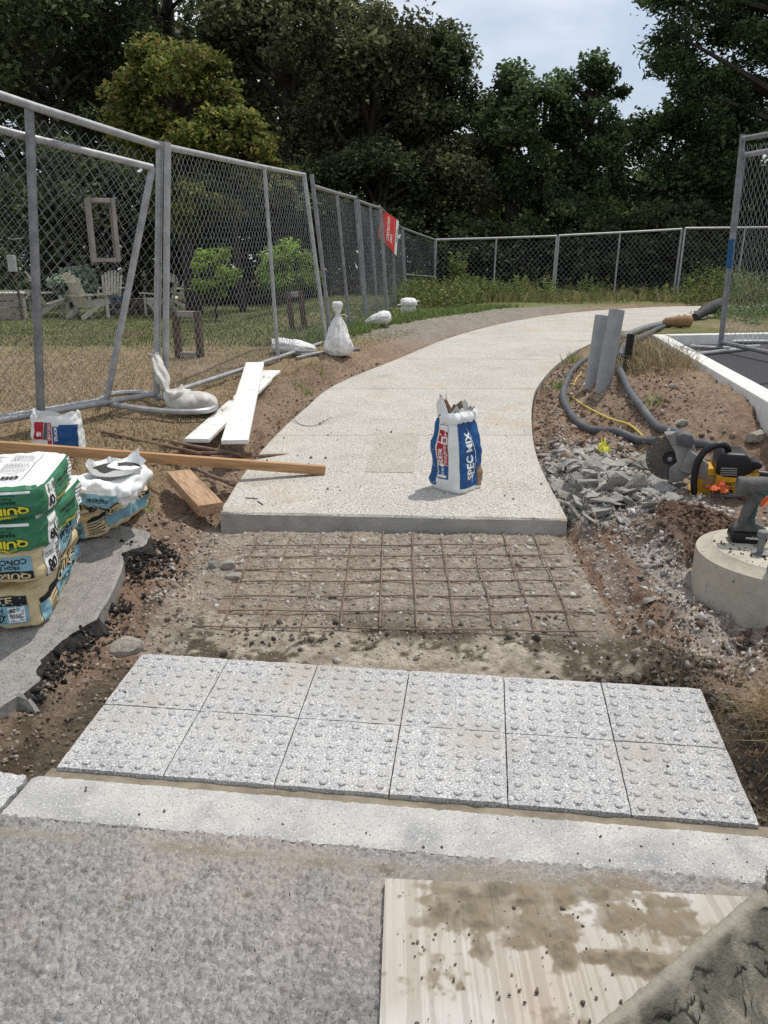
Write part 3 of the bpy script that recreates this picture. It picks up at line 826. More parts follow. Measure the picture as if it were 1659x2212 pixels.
scatter('mortar_clods', xs, ys, np.clip(r.lognormal(math.log(0.010), 0.55, len(xs)), 0.003, 0.04), pick(len(xs), [(96, 90, 80), (80, 75, 67), (116, 108, 95)]), ROUND, 16, 'dark wet mortar clods around the back of the tiles', 0.35)
# dark clods on the mound by the saw
n = 1100; xs = r.normal(1.40, 0.13, n); ys = r.normal(3.18, 0.13, n); keep = np.hypot(xs - 1.53, ys - 2.75) > 0.33; xs, ys = xs[keep], ys[keep]
scatter('mound_clods', xs, ys, np.clip(r.lognormal(math.log(0.011), 0.5, len(xs)), 0.004, 0.035), pick(len(xs), [(112, 88, 74), (96, 76, 64), (128, 104, 90), (84, 68, 58)]), ROUND, 14, 'dark reddish clods on the earth mound before the saw', 0.35)
# individual concrete chunks
RUB = 'broken concrete pieces heaped beside the path'
RLAB = 'jagged grey piece of broken concrete in the rubble heap beside the path'
rr = random.Random(21); n_c = 0
def chunk(x, y, s, z=None, tilt=0.5, rz=None, me=None, label=RLAB, group=RUB, name='concrete_chunk', m=None, sc=None):
    o = bpy.data.objects.new(name, me or rr.choice(chunks)); C.objects.link(o)
    zz = g(x, y) if z is None else z
    o.location = (x, y, zz); o.scale = sc or (s, s * rr.uniform(0.8, 1.1), s * rr.uniform(0.45, 1.0))
    o.rotation_euler = (rr.gauss(0, tilt), rr.gauss(0, tilt), rr.uniform(0, 6.28) if rz is None else rz)
    tag(o, label, 'concrete chunk', group); return o
BIG = {(1330, 1050): 'largest flat slab of broken concrete in the middle of the rubble heap', (1370, 1060): 'large concrete slab right of the largest one in the heap', (1300, 1075): 'large tilted concrete piece left below the largest slab', (1245, 1125): 'concrete block wedged against the front right corner of the path', (1430, 1060): 'flat concrete piece lying under the saw blade', (1250, 1080): 'concrete piece leaning on the path edge above the corner block', (1205, 985): 'flat concrete piece on the path edge at the left end of the heap', (1245, 965): 'thin pale concrete flake near the yellow ribbon, upper end of the heap', (1465, 1065): 'small concrete piece touching the foot of the saw handle'}
for (px, py, s) in [(1245, 1125, .16), (1270, 1060, .13), (1250, 1080, .14), (1330, 1050, .22), (1300, 1075, .18), (1370, 1060, .2), (1235, 1045, .12), (1280, 1020, .11),
                    (1330, 1010, .1), (1380, 1015, .14), (1225, 1010, .1), (1205, 985, .12), (1195, 965, .1), (1245, 965, .13), (1290, 985, .1), (1340, 975, .1),
                    (1400, 1075, .14), (1430, 1060, .16), (1450, 1085, .12), (1300, 1105, .15), (1330, 1095, .13), (1360, 1100, .12), (1275, 1130, .1), (1400, 1110, .1), (1465, 1065, .1)]:
    p = on(px, py); chunk(p.x, p.y, s, p.z + s * 0.16, label=BIG.get((px, py), RLAB))
for k in range(285):
    t = rr.random(); y = rr.gauss(3.95, 0.38); x0 = float(xR(y)) + 0.05
    x = x0 + abs(rr.gauss(0.06, 0.30)) ; s = min(0.17, max(0.04, rr.lognormvariate(math.log(0.078), 0.55)))
    if y < 3.3 or y > 4.9 or x > 1.65: continue
    if y < 3.46: x = max(x, 1.0)
    chunk(x, y, s, g(x, y) + s * 0.06, 0.32)
for k in range(14):
    y = rr.uniform(2.5, 3.3); x = rr.uniform(1.0, 1.25); s = rr.uniform(0.03, 0.06); chunk(x, y, s, g(x, y) + 0.005, 0.4, label='small grey concrete piece on the dusty bank right of the rebar', group='small concrete pieces on the bank')
# named stones
def rock(name, px, py, dims, label, seed, m, rz=0, dz=0.3, cat='stone', pts=40, grp=None):
    p = on(px, py); me = hull(pts, (0.5, 0.5, 0.5), seed); me.materials.append(m)
    o = bpy.data.objects.new(name, me); C.objects.link(o); o.location = (p.x, p.y, p.z + dims[2] * dz); o.scale = dims; o.rotation_euler = (0.1, -0.12, rz)
    tag(o, label, cat, grp); return o
rock('rock', 275, 1398, (0.135, 0.085, 0.07), 'pale angular rock beside the back left corner of the tiles', 201, m_rock, 0.15)
rock('concrete_lump', 463, 1226, (0.055, 0.045, 0.04), 'round grey concrete lump at the left end of a rebar rod, left of its pair', 202, m_conc, 0.4)
rock('concrete_lump', 492, 1228, (0.07, 0.045, 0.042), 'round grey concrete lump under the rebar end, right of its pair', 203, m_conc, 0.1)
rock('concrete_lump', 503, 1252, (0.085, 0.04, 0.03), 'flat pale concrete lump lying below the pair of round lumps', 204, m_conc, 0.0)
rock('stone', 1470, 925, (0.10, 0.05, 0.04), 'flat grey stone on the soil behind the cut-off saw', 205, m_rock, 0.1)
rock('stone', 1450, 945, (0.09, 0.08, 0.06), 'grey rounded stone between the hose and the kerb', 206, m_conc, 0.6)
rock('stone', 1247, 958, (0.11, 0.07, 0.06), 'smooth brown stone at the top of the rubble heap', 207, mat('brown_stone', srgb(140, 118, 100), srgb(120, 98, 82), scale=8), 0.1)
rock('stone', 1890 * .864, 950, (0.12, 0.09, 0.08), 'rounded pinkish stone near the right picture edge behind the saw', 208, m_rock, 0.3)
rock('concrete_lump', 572, 1133, (0.06, 0.05, 0.03), 'crusty concrete lump under the slab front near its left end', 209, m_conc, 0.4)
rock('concrete_lump', 700, 1142, (0.11, 0.04, 0.03), 'long crusty concrete lump under the slab front', 210, m_conc, 0.0)
rock('concrete_lump', 930, 1150, (0.07, 0.04, 0.03), 'crusty concrete lump under the middle of the slab front', 211, m_conc, 0.4)

# ------------------------------------------------------------------ rebar mat
m_rebar = mat('rusty_steel', srgb(146, 124, 108), srgb(112, 94, 82), scale=30, rough=0.75, bump=0.5, bscale=200, metal=0.2)
mat_o = thing('rebar_mat', 'rusty welded rebar mat lying in the trench before the slab', 'rebar mat', (0.05, 2.95, 0.10))
hz = [(530, 1178, 1190, 1176), (528, 1203, 1215, 1198), (505, 1230, 1225, 1226), (500, 1256, 1240, 1254), (482, 1288, 1255, 1287), (470, 1319, 1280, 1322), (415, 1353, 1290, 1364)]
vt = [(558, 1160, 480, 1356), (628, 1160, 565, 1355), (697, 1155, 652, 1355), (762, 1158, 735, 1357), (828, 1150, 820, 1358), (890, 1152, 900, 1358), (953, 1160, 985, 1358), (1018, 1158, 1070, 1356), (1085, 1152, 1155, 1360), (1152, 1158, 1240, 1364)]
def zmat(y): return np.interp(y, [2.4, 2.75, 3.6], [0.070, 0.097, 0.128])
def on_mat(px, py):
    d = ray(px, py); t = np.linspace(1, 8, 4000); k = int(np.argmax(CAM_H + d[2] * t < zmat(d[1] * t))); return Vector((d[0] * t[k], d[1] * t[k], float(zmat(d[1] * t[k]))))
for (a, b, c, d) in hz:
    p, q = on_mat(a, b), on_mat(c, d); pts = []
    for k in range(9):
        s = p.lerp(q, k / 8); s.z = float(zmat(s.y)) + 0.003 * math.sin(k * 2.1 + b); pts.append(s)
    m_ = W().tube(pts, 0.0032, 6); m_.build('rod', m_rebar, mat_o, sm=True)
for (a, b, c, d) in vt:
    p, q = on_mat(a, b), on_mat(c, d); pts = []
    for k in range(9):
        s = p.lerp(q, k / 8); s.z = float(zmat(s.y)) + 0.0082 + 0.003 * math.sin(k * 1.7 + a); pts.append(s)
    m_ = W().tube(pts, 0.0032, 6); m_.build('rod', m_rebar, mat_o, sm=True)

# ------------------------------------------------------------------ timber, boards, block, rods
m_wood = mat('timber', srgb(190, 152, 112), srgb(160, 122, 84), scale=7, stretch=(0.6, 8, 8), rough=0.75, bump=0.25, bscale=20, stain=srgb(104, 74, 50), stscale=2.0, stlo=0.6, sthi=0.72)
m_block = mat('weathered_timber', srgb(188, 158, 128), srgb(152, 122, 96), scale=10, stretch=(1, 8, 8), rough=0.85, bump=0.4, bscale=25, stain=srgb(110, 84, 64), stscale=3, stlo=0.56, sthi=0.7)
m_paint = mat('white_paint', srgb(232, 231, 226), srgb(220, 218, 212), scale=6, rough=0.6, bump=0.15, bscale=30, stain=srgb(176, 160, 120), stscale=12, stlo=0.62, sthi=0.72)
def plank(name, a, b, w, h, m, label, cat, grp=None, up=(0, 0, 1), bevel=0.003):
    a, b = Vector(a), Vector(b); L = (b - a).length
    mb = MB(); mb.beam((-L / 2, 0, 0), (L / 2, 0, 0), w, h)
    o = mb.build(name, m, None, sm=True, bevel=bevel); d = (b - a).normalized(); up = Vector(up)
    y = up.cross(d).normalized(); z = d.cross(y)
    o.matrix_world = Matrix.Translation((a + b) / 2) @ Matrix((d, y, z)).transposed().to_4x4()
    tag(o, label, cat, grp); return o
t_end = at(702, 1016, 0.245); t_l = aty(-160, 952, 3.72)
timber = plank('timber', t_end, t_l, 0.038, 0.050, m_wood, 'long brown timber batten propped from the left onto the concrete slab', 'timber')
def board_end(px, py, z): return at(px, py, z)
gl = lambda px, py: on(px, py)
a1 = on(425, 952); b1 = on(588, 808)
a1.z = g(a1.x, a1.y) + 0.045; b1.z = g(b1.x, b1.y) + 0.035
plank('board', at(425, 952, 0.335), on(588, 810) + Vector((0, 0, 0.04)), 0.15, 0.024, m_paint, 'white painted board on the dry grass, lying underneath the other', 'board', 'white painted boards', bevel=0.002)
plank('board', at(507, 955, 0.355), on(552, 808) + Vector((0, 0, 0.085)), 0.155, 0.026, m_paint, 'white painted board on top, its near end jutting over the bank', 'board', 'white painted boards', bevel=0.002)
pb0, pb1 = at(392, 1032, 0.27), at(448, 1092, 0.225)
plank('timber_block', pb0 + (pb0 - pb1) * 0.12, pb1 + (pb1 - pb0) * 0.12, 0.125, 0.055, m_block, 'short thick weathered timber block lying in a hollow beside the slab corner', 'timber block', up=(0.1, -0.15, 1), bevel=0.004)
sp = at(464, 1112, 0.12)
stk = W(); stk.box((sp.x, sp.y, 0.175), (0.018, 0.012, 0.20), Euler((0.03, -0.06, 0.3)).to_matrix())
stk.box((sp.x + 0.003, sp.y, 0.268), (0.02, 0.014, 0.012), Euler((0.03, -0.06, 0.3)).to_matrix())
so = MB(); so.v, so.f = stk.v, stk.f
tag(so.build('steel_stake', mat('stake_steel', srgb(110, 92, 80), srgb(82, 70, 62), scale=20, rough=0.8, metal=0.3), None, bevel=0.002, origin=(sp.x, sp.y, 0.08)), 'rusty flat steel stake driven in at the left slab corner', 'stake')
def rod(name, a, b, rad, label, cat='rod', grp=None, m=m_rebar, dz=0.0, n=8):
    pa, pb = (on(*a) if len(a) == 2 else at(*a)), (on(*b) if len(b) == 2 else at(*b)); pa.z += rad + dz; pb.z += rad + dz
    c = (pa + pb) / 2; mb = MB(); k = 10
    mb.tube([pa.lerp(pb, i / k) - c + Vector((0, 0, 0.0012 * math.sin(i))) for i in range(k + 1)], rad, n)
    o = mb.build(name, m, None, sm=True); o.location = c; tag(o, label, cat, grp); return o
m_pipe_rust = mat('rusty_pipe', srgb(136, 110, 92), srgb(100, 80, 68), scale=18, rough=0.8, metal=0.2, bump=0.3, bscale=80)
rod('steel_rod', (222, 937, 0.345), (436, 985, 0.30), 0.011, 'dark rusty rod slanting from the mortar bag towards the path, uppermost', grp='rusty rods', m=m_pipe_rust)
rod('steel_rod', (330, 950), (520, 986, 0.27), 0.010, 'rusty rod lying right behind the uppermost rod', grp='rusty rods')
rod('steel_rod', (372, 983, 0.29), (545, 982, 0.265), 0.011, 'rusty rod lying level just above the timber batten', grp='rusty rods', m=m_pipe_rust)
rod('steel_rod', (455, 992, 0.27), (635, 986, 0.215), 0.010, 'short rusty rod whose tip rests on the slab edge behind the timber', grp='rusty rods', m=m_pipe_rust)
rod('steel_rod', (415, 1008), (505, 1052, 0.20), 0.011, 'rusty rod below the timber running down to the slab edge', grp='rusty rods')
rod('steel_rod', (270, 1015), (372, 1003), 0.009, 'pale thin rod in the dry grass under the timber', grp='rusty rods')
m_twig = mat('twig', srgb(92, 76, 62), srgb(70, 58, 48), scale=20)
for k, (a, b, lab) in enumerate([((530, 1077), (557, 1079), 'short thin twig on the slab at its left edge, pointing right'), ((556, 1084), (568, 1092), 'tiny twig on the slab below the longer twig')]):
    p, q = on_path(*a), on_path(*b); mb = MB(); mb.tube([p + Vector((0, 0, .004)), q + Vector((0, 0, .004))], 0.0025, 5); tag(mb.build('twig', m_twig), lab, 'twig')
mb = MB(); mb.tube(spline([on_path(*q) + Vector((0, 0, 0.005 + dz)) for q, dz in (((630, 907), 0.02), ((648, 918), 0), ((675, 922), 0), ((700, 915), 0.01), ((716, 909), 0.02))], 5), 0.0022, 5)
tag(mb.build('wire', m_twig), 'bent thin dark wire lying on the path near the second joint', 'wire')
# ------------------------------------------------------------------ bags with printed faces
from mathutils import noise as mnoise
def text_tris(s, bold=0.0, cuts_x=10, cuts_y=2):
    """flat triangles of a string, scaled to the box 0..1 x 0..1"""
    cu = bpy.data.curves.new('lettering', 'FONT'); cu.body = s; cu.offset = bold; cu.resolution_u = 2
    ob = bpy.data.objects.new('lettering', cu); C.objects.link(ob); bpy.context.view_layer.update()
    me = ob.to_mesh(); bm = bmesh.new(); bm.from_mesh(me); ob.to_mesh_clear()
    bpy.data.objects.remove(ob); bpy.data.curves.remove(cu)
    xs = [v.co.x for v in bm.verts]; ys = [v.co.y for v in bm.verts]
    x0, x1, y0, y1 = min(xs), max(xs), min(ys), max(ys)
    for v in bm.verts: v.co = Vector(((v.co.x - x0) / (x1 - x0), (v.co.y - y0) / max(y1 - y0, 1e-6), 0))
    for k in range(1, cuts_x): bmesh.ops.bisect_plane(bm, geom=bm.verts[:] + bm.edges[:] + bm.faces[:], plane_co=(k / cuts_x, 0, 0), plane_no=(1, 0, 0))
    for k in range(1, cuts_y): bmesh.ops.bisect_plane(bm, geom=bm.verts[:] + bm.edges[:] + bm.faces[:], plane_co=(0, k / cuts_y, 0), plane_no=(0, 1, 0))
    bmesh.ops.triangulate(bm, faces=bm.faces); bm.verts.index_update()
    out = ([(v.co.x, v.co.y) for v in bm.verts], [tuple(v.index for v in f.verts) for f in bm.faces]); bm.free(); return out
_tc = {}
def ttris(s, bold=0.0, cx=10, cy=2):
    k = (s, bold, cx, cy)
    if k not in _tc: _tc[k] = text_tris(s, bold, cx, cy)
    return _tc[k]
def rect_grid(nx=12, ny=6):
    V = [(i / nx, j / ny) for i in range(nx + 1) for j in range(ny + 1)]
    F = [(i * (ny + 1) + j, (i + 1) * (ny + 1) + j, (i + 1) * (ny + 1) + j + 1, i * (ny + 1) + j + 1) for i in range(nx) for j in range(ny)]
    return V, F

class Bag:
    """soft closed sack: rounded box with sag and wrinkles; decals follow its surface. local axes: x width, y length, z thickness"""
    def __init__(s, name, label, cat, dims, loc, rot, m, seed=0, npow=8.0, wrk=0.009, group=None, shape=None, res=34):
        s.d = dims; s.n = npow; s.seed = seed; s.wrk = wrk; s.shape = shape
        s.root = thing(name, label, cat, loc, rot, group)
        V = []; F = []; N = res; cache = {}
        def vid(p):
            k = tuple(round(c, 5) for c in p)
            if k not in cache: cache[k] = len(V); V.append(s.pt(p, 0))
            return cache[k]
        t = [math.sin((i / N - 0.5) * math.pi * 0.86) / math.sin(math.pi * 0.43) for i in range(N + 1)]
        for ax in range(3):
            for sg in (-1, 1):
                for i in range(N):
                    for j in range(N):
                        q = []
                        for (a, b) in ((i, j), (i + 1, j), (i + 1, j + 1), (i, j + 1)):
                            p = [0, 0, 0]; p[ax] = sg; p[(ax + 1) % 3] = t[a]; p[(ax + 2) % 3] = t[b]; q.append(vid(p))
                        F.append(q if sg > 0 else q[::-1])
        mb = MB(); mb.v = V; mb.f = F
        s.body = mb.build('sack', m, s.root, sm=False)
        s.body.data.polygons.foreach_set('use_smooth', [True] * len(s.body.data.polygons))
    def pt(s, p, off):
        p = Vector(p); n = s.n
        L = (abs(p.x) ** n + abs(p.y) ** n + abs(p.z) ** n) ** (1 / n)
        q = p / L
        nr = Vector([math.copysign(abs(c) ** (n - 1), c) / d for c, d in zip(q, s.d)]).normalized()
        r = Vector((q.x * s.d[0], q.y * s.d[1], q.z * s.d[2])) / 2
        w = s.wrk * (mnoise.noise(r * 9 + Vector((s.seed * 3.1, 0, 0))) + 0.6 * mnoise.noise(r * 26 + Vector((0, s.seed * 2.3, 0))) * (0.3 + abs(q.y) ** 4 + abs(q.x) ** 6) + 0.35 * mnoise.noise(Vector((r.x * 60, r.y * 14, r.z * 60)) + Vector((0, s.seed * 1.7, 0))) * (0.2 + abs(q.y) ** 3))
        r = r + nr * (w + off)
        if s.shape: r = s.shape(r, q)
        return r
    def face(s, f, u, v, off):
        """f: face letter; u runs to the right and v up as seen from outside"""
        a, b = 2 * u - 1, 2 * v - 1
        P = {'f': (a, -1, b), 'r': (1, a, b), 'b': (-a, 1, b), 'l': (-1, -a, b), 't': (a, b, 1)}[f]
        return s.pt(P, off)
    def put(s, name, f, box, m, geo=None, off=0.0012, flip=False, rot90=0):
        u0, v0, u1, v1 = box; V2, F2 = geo or rect_grid(24, 12); V = []; off = off + 0.0022
        for (x, y) in V2:
            if flip: x, y = 1 - x, 1 - y
            if rot90 == 1: x, y = 1 - y, x
            if rot90 == -1: x, y = y, 1 - x
            V.append(s.face(f, u0 + (u1 - u0) * x, v0 + (v1 - v0) * y, off))
        mb = MB(); mb.v = V; mb.f = F2
        me = bpy.data.meshes.new(name); me.from_pydata([tuple(p) for p in V], [], F2)
        return link_mesh(name, me, m, s.body)
    def text(s, f, box, txt, m, bold=0.02, off=0.0022, flip=False, rot90=0, cx=10, cy=2):
        return s.put('lettering', f, box, m, ttris(txt, bold, cx, cy), off, flip, rot90)
    def barcode(s, f, box, m, vertical=False, n=16, off=0.0022):
        rb = random.Random(n); V = []; F = []; x = 0
        while x < 1:
            w = rb.choice((0.02, 0.03, 0.05)); o = len(V)
            for yy in (0, 0.5, 1): V += [(x, yy), (min(1, x + w), yy)]
            F += [(o, o + 1, o + 3, o + 2), (o + 2, o + 3, o + 5, o + 4)]; x += w + rb.choice((0.02, 0.03, 0.04))
        return s.put('barcode', f, box, m, (V, F), off, rot90=1 if vertical else 0)
    def lines(s, f, box, m, n=6, off=0.0022, seed=1, rot90=0):
        rb = random.Random(seed); V = []; F = []
        for k in range(n):
            y = (k + 0.3) / n; h = 0.35 / n; x = 0; end = rb.uniform(0.7, 1)
            while x < end:
                w = rb.uniform(0.05, 0.14); o = len(V); x1 = min(end, x + w)
                V += [(x, y), (x1, y), (x1, y + h), (x, y + h)]; F.append((o, o + 1, o + 2, o + 3)); x += w + 0.025
        return s.put('small_print', f, box, m, (V, F), off, rot90=rot90)
pap = dict(rough=0.55, bump=0.25, bscale=45, spec=0.35)
m_cream = mat('sack_cream', srgb(218, 200, 160), srgb(206, 186, 144), scale=5, stain=srgb(176, 160, 132), stscale=5, stlo=0.55, sthi=0.75, **pap)
m_sackw = mat('sack_white', srgb(236, 236, 233), srgb(224, 224, 221), scale=5, **pap)
m_green = mat('print_green', srgb(58, 122, 88), srgb(48, 108, 76), scale=8, **pap)
m_black = mat('print_black', srgb(34, 36, 38), srgb(28, 30, 32), scale=8, rough=0.6)
m_yel = mat('print_yellow', srgb(226, 212, 60), srgb(214, 200, 50), scale=8, rough=0.55)
m_lblue = mat('print_pale_blue', srgb(130, 172, 184), srgb(118, 160, 174), scale=8, **pap)
m_dgreen = mat('print_dark_green', srgb(18, 46, 34), srgb(14, 40, 30), scale=8, rough=0.6)
m_blue = mat('print_blue', srgb(30, 86, 142), srgb(24, 74, 126), scale=9, **pap)
m_redp = mat('print_red', srgb(182, 34, 46), srgb(166, 28, 40), scale=9, **pap)
m_lwhite = mat('print_white', srgb(236, 236, 232), srgb(228, 228, 224), scale=9, rough=0.6)
m_grayp = mat('print_grey', srgb(90, 94, 98), srgb(80, 84, 88), scale=9, rough=0.6)
BW, BL, BT = 0.40, 0.60, 0.135
yaw = math.radians(8); slope = math.radians(4.0)
def bag_at(corner, dz, tw=0.0, dims=(BW, BL, BT), slope=slope):
    """corner: front right lower corner; returns centre and rotation"""
    R = Euler((slope, 0, yaw + tw)).to_matrix()
    c = Vector(corner) + R @ Vector((-dims[0] / 2, dims[1] / 2, dims[2] / 2 + dz))
    return c, (slope, 0, yaw + tw)
STK = 'cement bags stacked at the left'
z0 = 0.135
def front_concrete(b, flip):
    b.put('label_band', 'f', (0.10, 0.22, 0.90, 0.80), m_lblue); b.put('label_bar', 'f', (0.10, 0.20, 0.90, 0.42) if flip else (0.10, 0.60, 0.90, 0.82), m_black, off=0.0017)
    if flip:
        b.text('f', (0.40, 0.215, 0.88, 0.385), 'QUIKRETE', m_cream, 0.035, 0.0025, True)
        b.text('f', (0.44, 0.46, 0.80, 0.57), 'HIGH STRENGTH', m_black, 0.02, 0.0025, True)
        b.text('f', (0.40, 0.60, 0.86, 0.74), 'CONCRETE MIX', m_black, 0.03, 0.0025, True)
    else:
        b.text('f', (0.22, 0.62, 0.78, 0.80), 'QUIKRETE', m_cream, 0.035, 0.0025)
        b.text('f', (0.22, 0.46, 0.70, 0.56), 'HIGH STRENGTH', m_black, 0.02, 0.0025)
        b.text('f', (0.30, 0.26, 0.72, 0.42), 'CONCRETE MIX', m_black, 0.03, 0.0025)
        b.put('label_patch', 'f', (0.74, 0.26, 0.87, 0.58), m_lwhite, off=0.0017); b.text('f', (0.755, 0.47, 0.80, 0.56), '80', m_black, 0.03, 0.0026, cx=2); b.barcode('f', (0.755, 0.29, 0.86, 0.44), m_black)
# bottom bag
c, rt_ = bag_at(on_pad(98, 1362), 0.0, 0.0, (0.42, 0.62, 0.17))
b1 = Bag('cement_bag', 'cream concrete mix bag at the very bottom of the left stack', 'cement bag', (0.42, 0.62, 0.17), c, rt_, m_cream, 1, group=STK, wrk=0.012)
front_concrete(b1, False)
b1.put('label_bar', 'r', (0.05, 0.50, 0.97, 0.62), m_black); b1.put('label_band', 'r', (0.30, 0.20, 0.97, 0.50), m_lblue); b1.put('label_patch', 'r', (0.02, 0.10, 0.13, 0.50), m_lblue)
b1.text('r', (0.32, 0.46, 0.86, 0.74), 'QUIKRETE', m_black, 0.075, 0.0020); b1.text('r', (0.325, 0.47, 0.855, 0.73), 'QUIKRETE', m_cream, 0.03, 0.0030)
b1.lines('r', (0.15, 0.14, 0.29, 0.48), m_black, 5); b1.text('r', (0.36, 0.27, 0.80, 0.40), 'CONCRETE MIX', m_black, 0.01, 0.0026)
b1.put('label_patch', 't', (0.05, 0.22, 0.42, 0.52), m_lblue); b1.put('label_bar', 't', (0.05, 0.30, 0.42, 0.36), m_black, off=0.0018)
b1.text('t', (0.52, 0.28, 0.60, 0.62), 'Just Add Water', m_black, 0.02, rot90=1); b1.lines('t', (0.63, 0.28, 0.80, 0.60), m_black, 6, rot90=1)
fl = MB(); vs = [b1.face('f', u, 0.86, 0.004 + 0.010 * (1 - abs(2 * u - 1))) for u in np.linspace(0.03, 0.9, 14)] + [b1.face('f', u, 0.16, 0.018 + 0.006 * math.sin(u * 14)) for u in np.linspace(0.02, 0.92, 14)]
fl.add(vs, [(i, i + 1, i + 15, i + 14) for i in range(13)])
# second bag
c, rt_ = bag_at(at(107, 1262, z0 + 0.185), 0.0, 0.02, (0.42, 0.60, 0.135))
b2 = Bag('cement_bag', 'cream concrete mix bag second from the bottom of the left stack', 'cement bag', (0.42, 0.60, 0.135), c, rt_, m_cream, 2, group=STK)
front_concrete(b2, True)
b2.put('label_band', 'r', (0.30, 0.22, 0.74, 0.80), m_lblue); b2.put('label_patch', 'r', (0.03, 0.12, 0.26, 0.86), m_lwhite); b2.put('label_patch', 'r', (0.76, 0.22, 0.95, 0.80), m_lwhite)
b2.text('r', (0.05, 0.16, 0.16, 0.52), '80', m_black, 0.04, 0.0026, cx=2); b2.text('r', (0.05, 0.58, 0.155, 0.74), 'POUNDS 36.2 kg', m_black, 0.0, 0.0026, True, cx=2); b2.barcode('r', (0.175, 0.2, 0.25, 0.8), m_black, True); b2.put('label_bar', 'r', (0.02, 0.05, 0.72, 0.13), m_black)
b2.text('r', (0.34, 0.50, 0.70, 0.70), 'CONCRETE MIX', m_black, 0.03, 0.0026, True); b2.text('r', (0.38, 0.34, 0.66, 0.46), 'HIGH STRENGTH', m_black, 0.01, 0.0026, True); b2.lines('r', (0.78, 0.3, 0.94, 0.75), m_grayp, 5)
# green bags
def green_bag(seed, corner, dims, tw, label, top=False):
    c, rt_ = bag_at(corner, 0.0, tw, dims, math.radians(0.5))
    b = Bag('mortar_mix_bag', label, 'cement bag', dims, c, rt_, m_sackw, seed, group=STK)
    b.put('green_end', 'f', (-0.0, 0.02, 1.0, 0.985), m_green, rect_grid(20, 10)); b.put('green_side', 'r', (0.0, 0.02, 1.0, 0.93), m_green, rect_grid(24, 8))
    b.put('white_fold', 'f', (0.02, 0.80, 0.92, 0.86), m_lwhite, off=0.004)
    b.put('label_bar', 'f', (0.08, 0.24, 0.86, 0.42), m_dgreen, off=0.0018); b.text('f', (0.38, 0.19, 0.90, 0.45), 'QUIKRETE', m_black, 0.08, 0.0024, True); b.text('f', (0.387, 0.20, 0.893, 0.44), 'QUIKRETE', m_yel, 0.04, 0.0032, True)
    b.text('f', (0.42, 0.11, 0.80, 0.17), 'COMMERCIAL GRADE', m_yel, 0.03, 0.0026, True)
    b.text('f', (0.48, 0.50, 0.80, 0.60), 'MASON MIX', m_dgreen, 0.03, 0.0026, True); b.text('f', (0.48, 0.63, 0.78, 0.71), 'Type S Mortar', m_dgreen, 0.01, 0.0026, True); b.text('f', (0.44, 0.735, 0.80, 0.775), 'Mezcla Para Albanileria', m_dgreen, 0.0, 0.0026, True)
    b.put('label_patch', 'r', (0.12, 0.10, 0.32, 0.86), m_lwhite, off=0.0018); b.text('r', (0.14, 0.16, 0.24, 0.48), '80', m_black, 0.04, 0.0028, cx=2); b.text('r', (0.14, 0.54, 0.235, 0.68), 'POUNDS 36.2 kg', m_black, 0.0, 0.0028, cx=2); b.barcode('r', (0.25, 0.2, 0.31, 0.8), m_black, True, off=0.0028)
    b.text('r', (0.40, 0.56, 0.72, 0.68), 'MASON MIX', m_dgreen, 0.02, 0.0026, True); b.text('r', (0.42, 0.40, 0.70, 0.50), 'Type S Mortar', m_dgreen, 0.01, 0.0026, True); b.put('yellow_line', 'r', (0.34, 0.10, 0.80, 0.17), m_yel, off=0.0018)
    b.put('label_patch', 'r', (0.80, 0.2, 0.96, 0.86), m_lwhite, off=0.0018); b.lines('r', (0.81, 0.25, 0.95, 0.8), m_grayp, 5)
    if top:
        for (q) in ((0.30, 0.14, 0.80, 0.144), (0.30, 0.14, 0.305, 0.90), (0.795, 0.14, 0.80, 0.90), (0.30, 0.32, 0.80, 0.324), (0.30, 0.62, 0.80, 0.624), (0.58, 0.14, 0.585, 0.32)): b.put('label_rule', 't', q, m_grayp)
        b.text('t', (0.62, 0.22, 0.76, 0.30), '80', m_black, 0.04, cx=2); b.text('t', (0.62, 0.165, 0.76, 0.20), 'POUNDS 36.2 kg', m_grayp, 0.0); b.barcode('t', (0.40, 0.17, 0.56, 0.28), m_black)
        b.lines('t', (0.32, 0.35, 0.54, 0.58), m_grayp, 9, seed=3); b.lines('t', (0.57, 0.35, 0.78, 0.58), m_grayp, 9, seed=4); b.lines('t', (0.32, 0.66, 0.54, 0.88), m_grayp, 8, seed=5); b.lines('t', (0.57, 0.66, 0.78, 0.88), m_grayp, 8, seed=6)
    return b
b3 = green_bag(3, at(96, 1196, z0 + 0.305), (0.41, 0.53, 0.122), -0.03, 'green and white mason mix bag below the topmost one in the left stack')
b4 = green_bag(4, at(99, 1122, z0 + 0.425), (0.41, 0.50, 0.112), 0.05, 'green and white mason mix bag on top of the left stack', True)
# two bags behind the stack
OB = 'cream bags behind the stack'
c5 = on_pad(222, 1150); b5 = Bag('cement_bag', 'cream concrete mix bag lying under the opened bag behind the stack', 'cement bag', (0.30, 0.44, 0.13), (c5.x - 0.07, c5.y + 0.12, c5.z + 0.085), (0.12, 0.02, -0.42), m_cream, 5, wrk=0.02, group=OB)
b5.put('label_bar', 'r', (0.06, 0.62, 0.95, 0.76), m_black); b5.put('label_band', 'r', (0.30, 0.20, 0.95, 0.60), m_lblue); b5.text('r', (0.30, 0.52, 0.86, 0.86), 'QUIKRETE', m_black, 0.075, 0.002); b5.text('r', (0.305, 0.53, 0.855, 0.85), 'QUIKRETE', m_cream, 0.03, 0.003); b5.lines('r', (0.05, 0.15, 0.28, 0.6), m_black, 5)
b5.put('label_patch', 'f', (0.55, 0.15, 0.97, 0.75), m_lblue); b5.lines('f', (0.6, 0.2, 0.95, 0.7), m_black, 5)
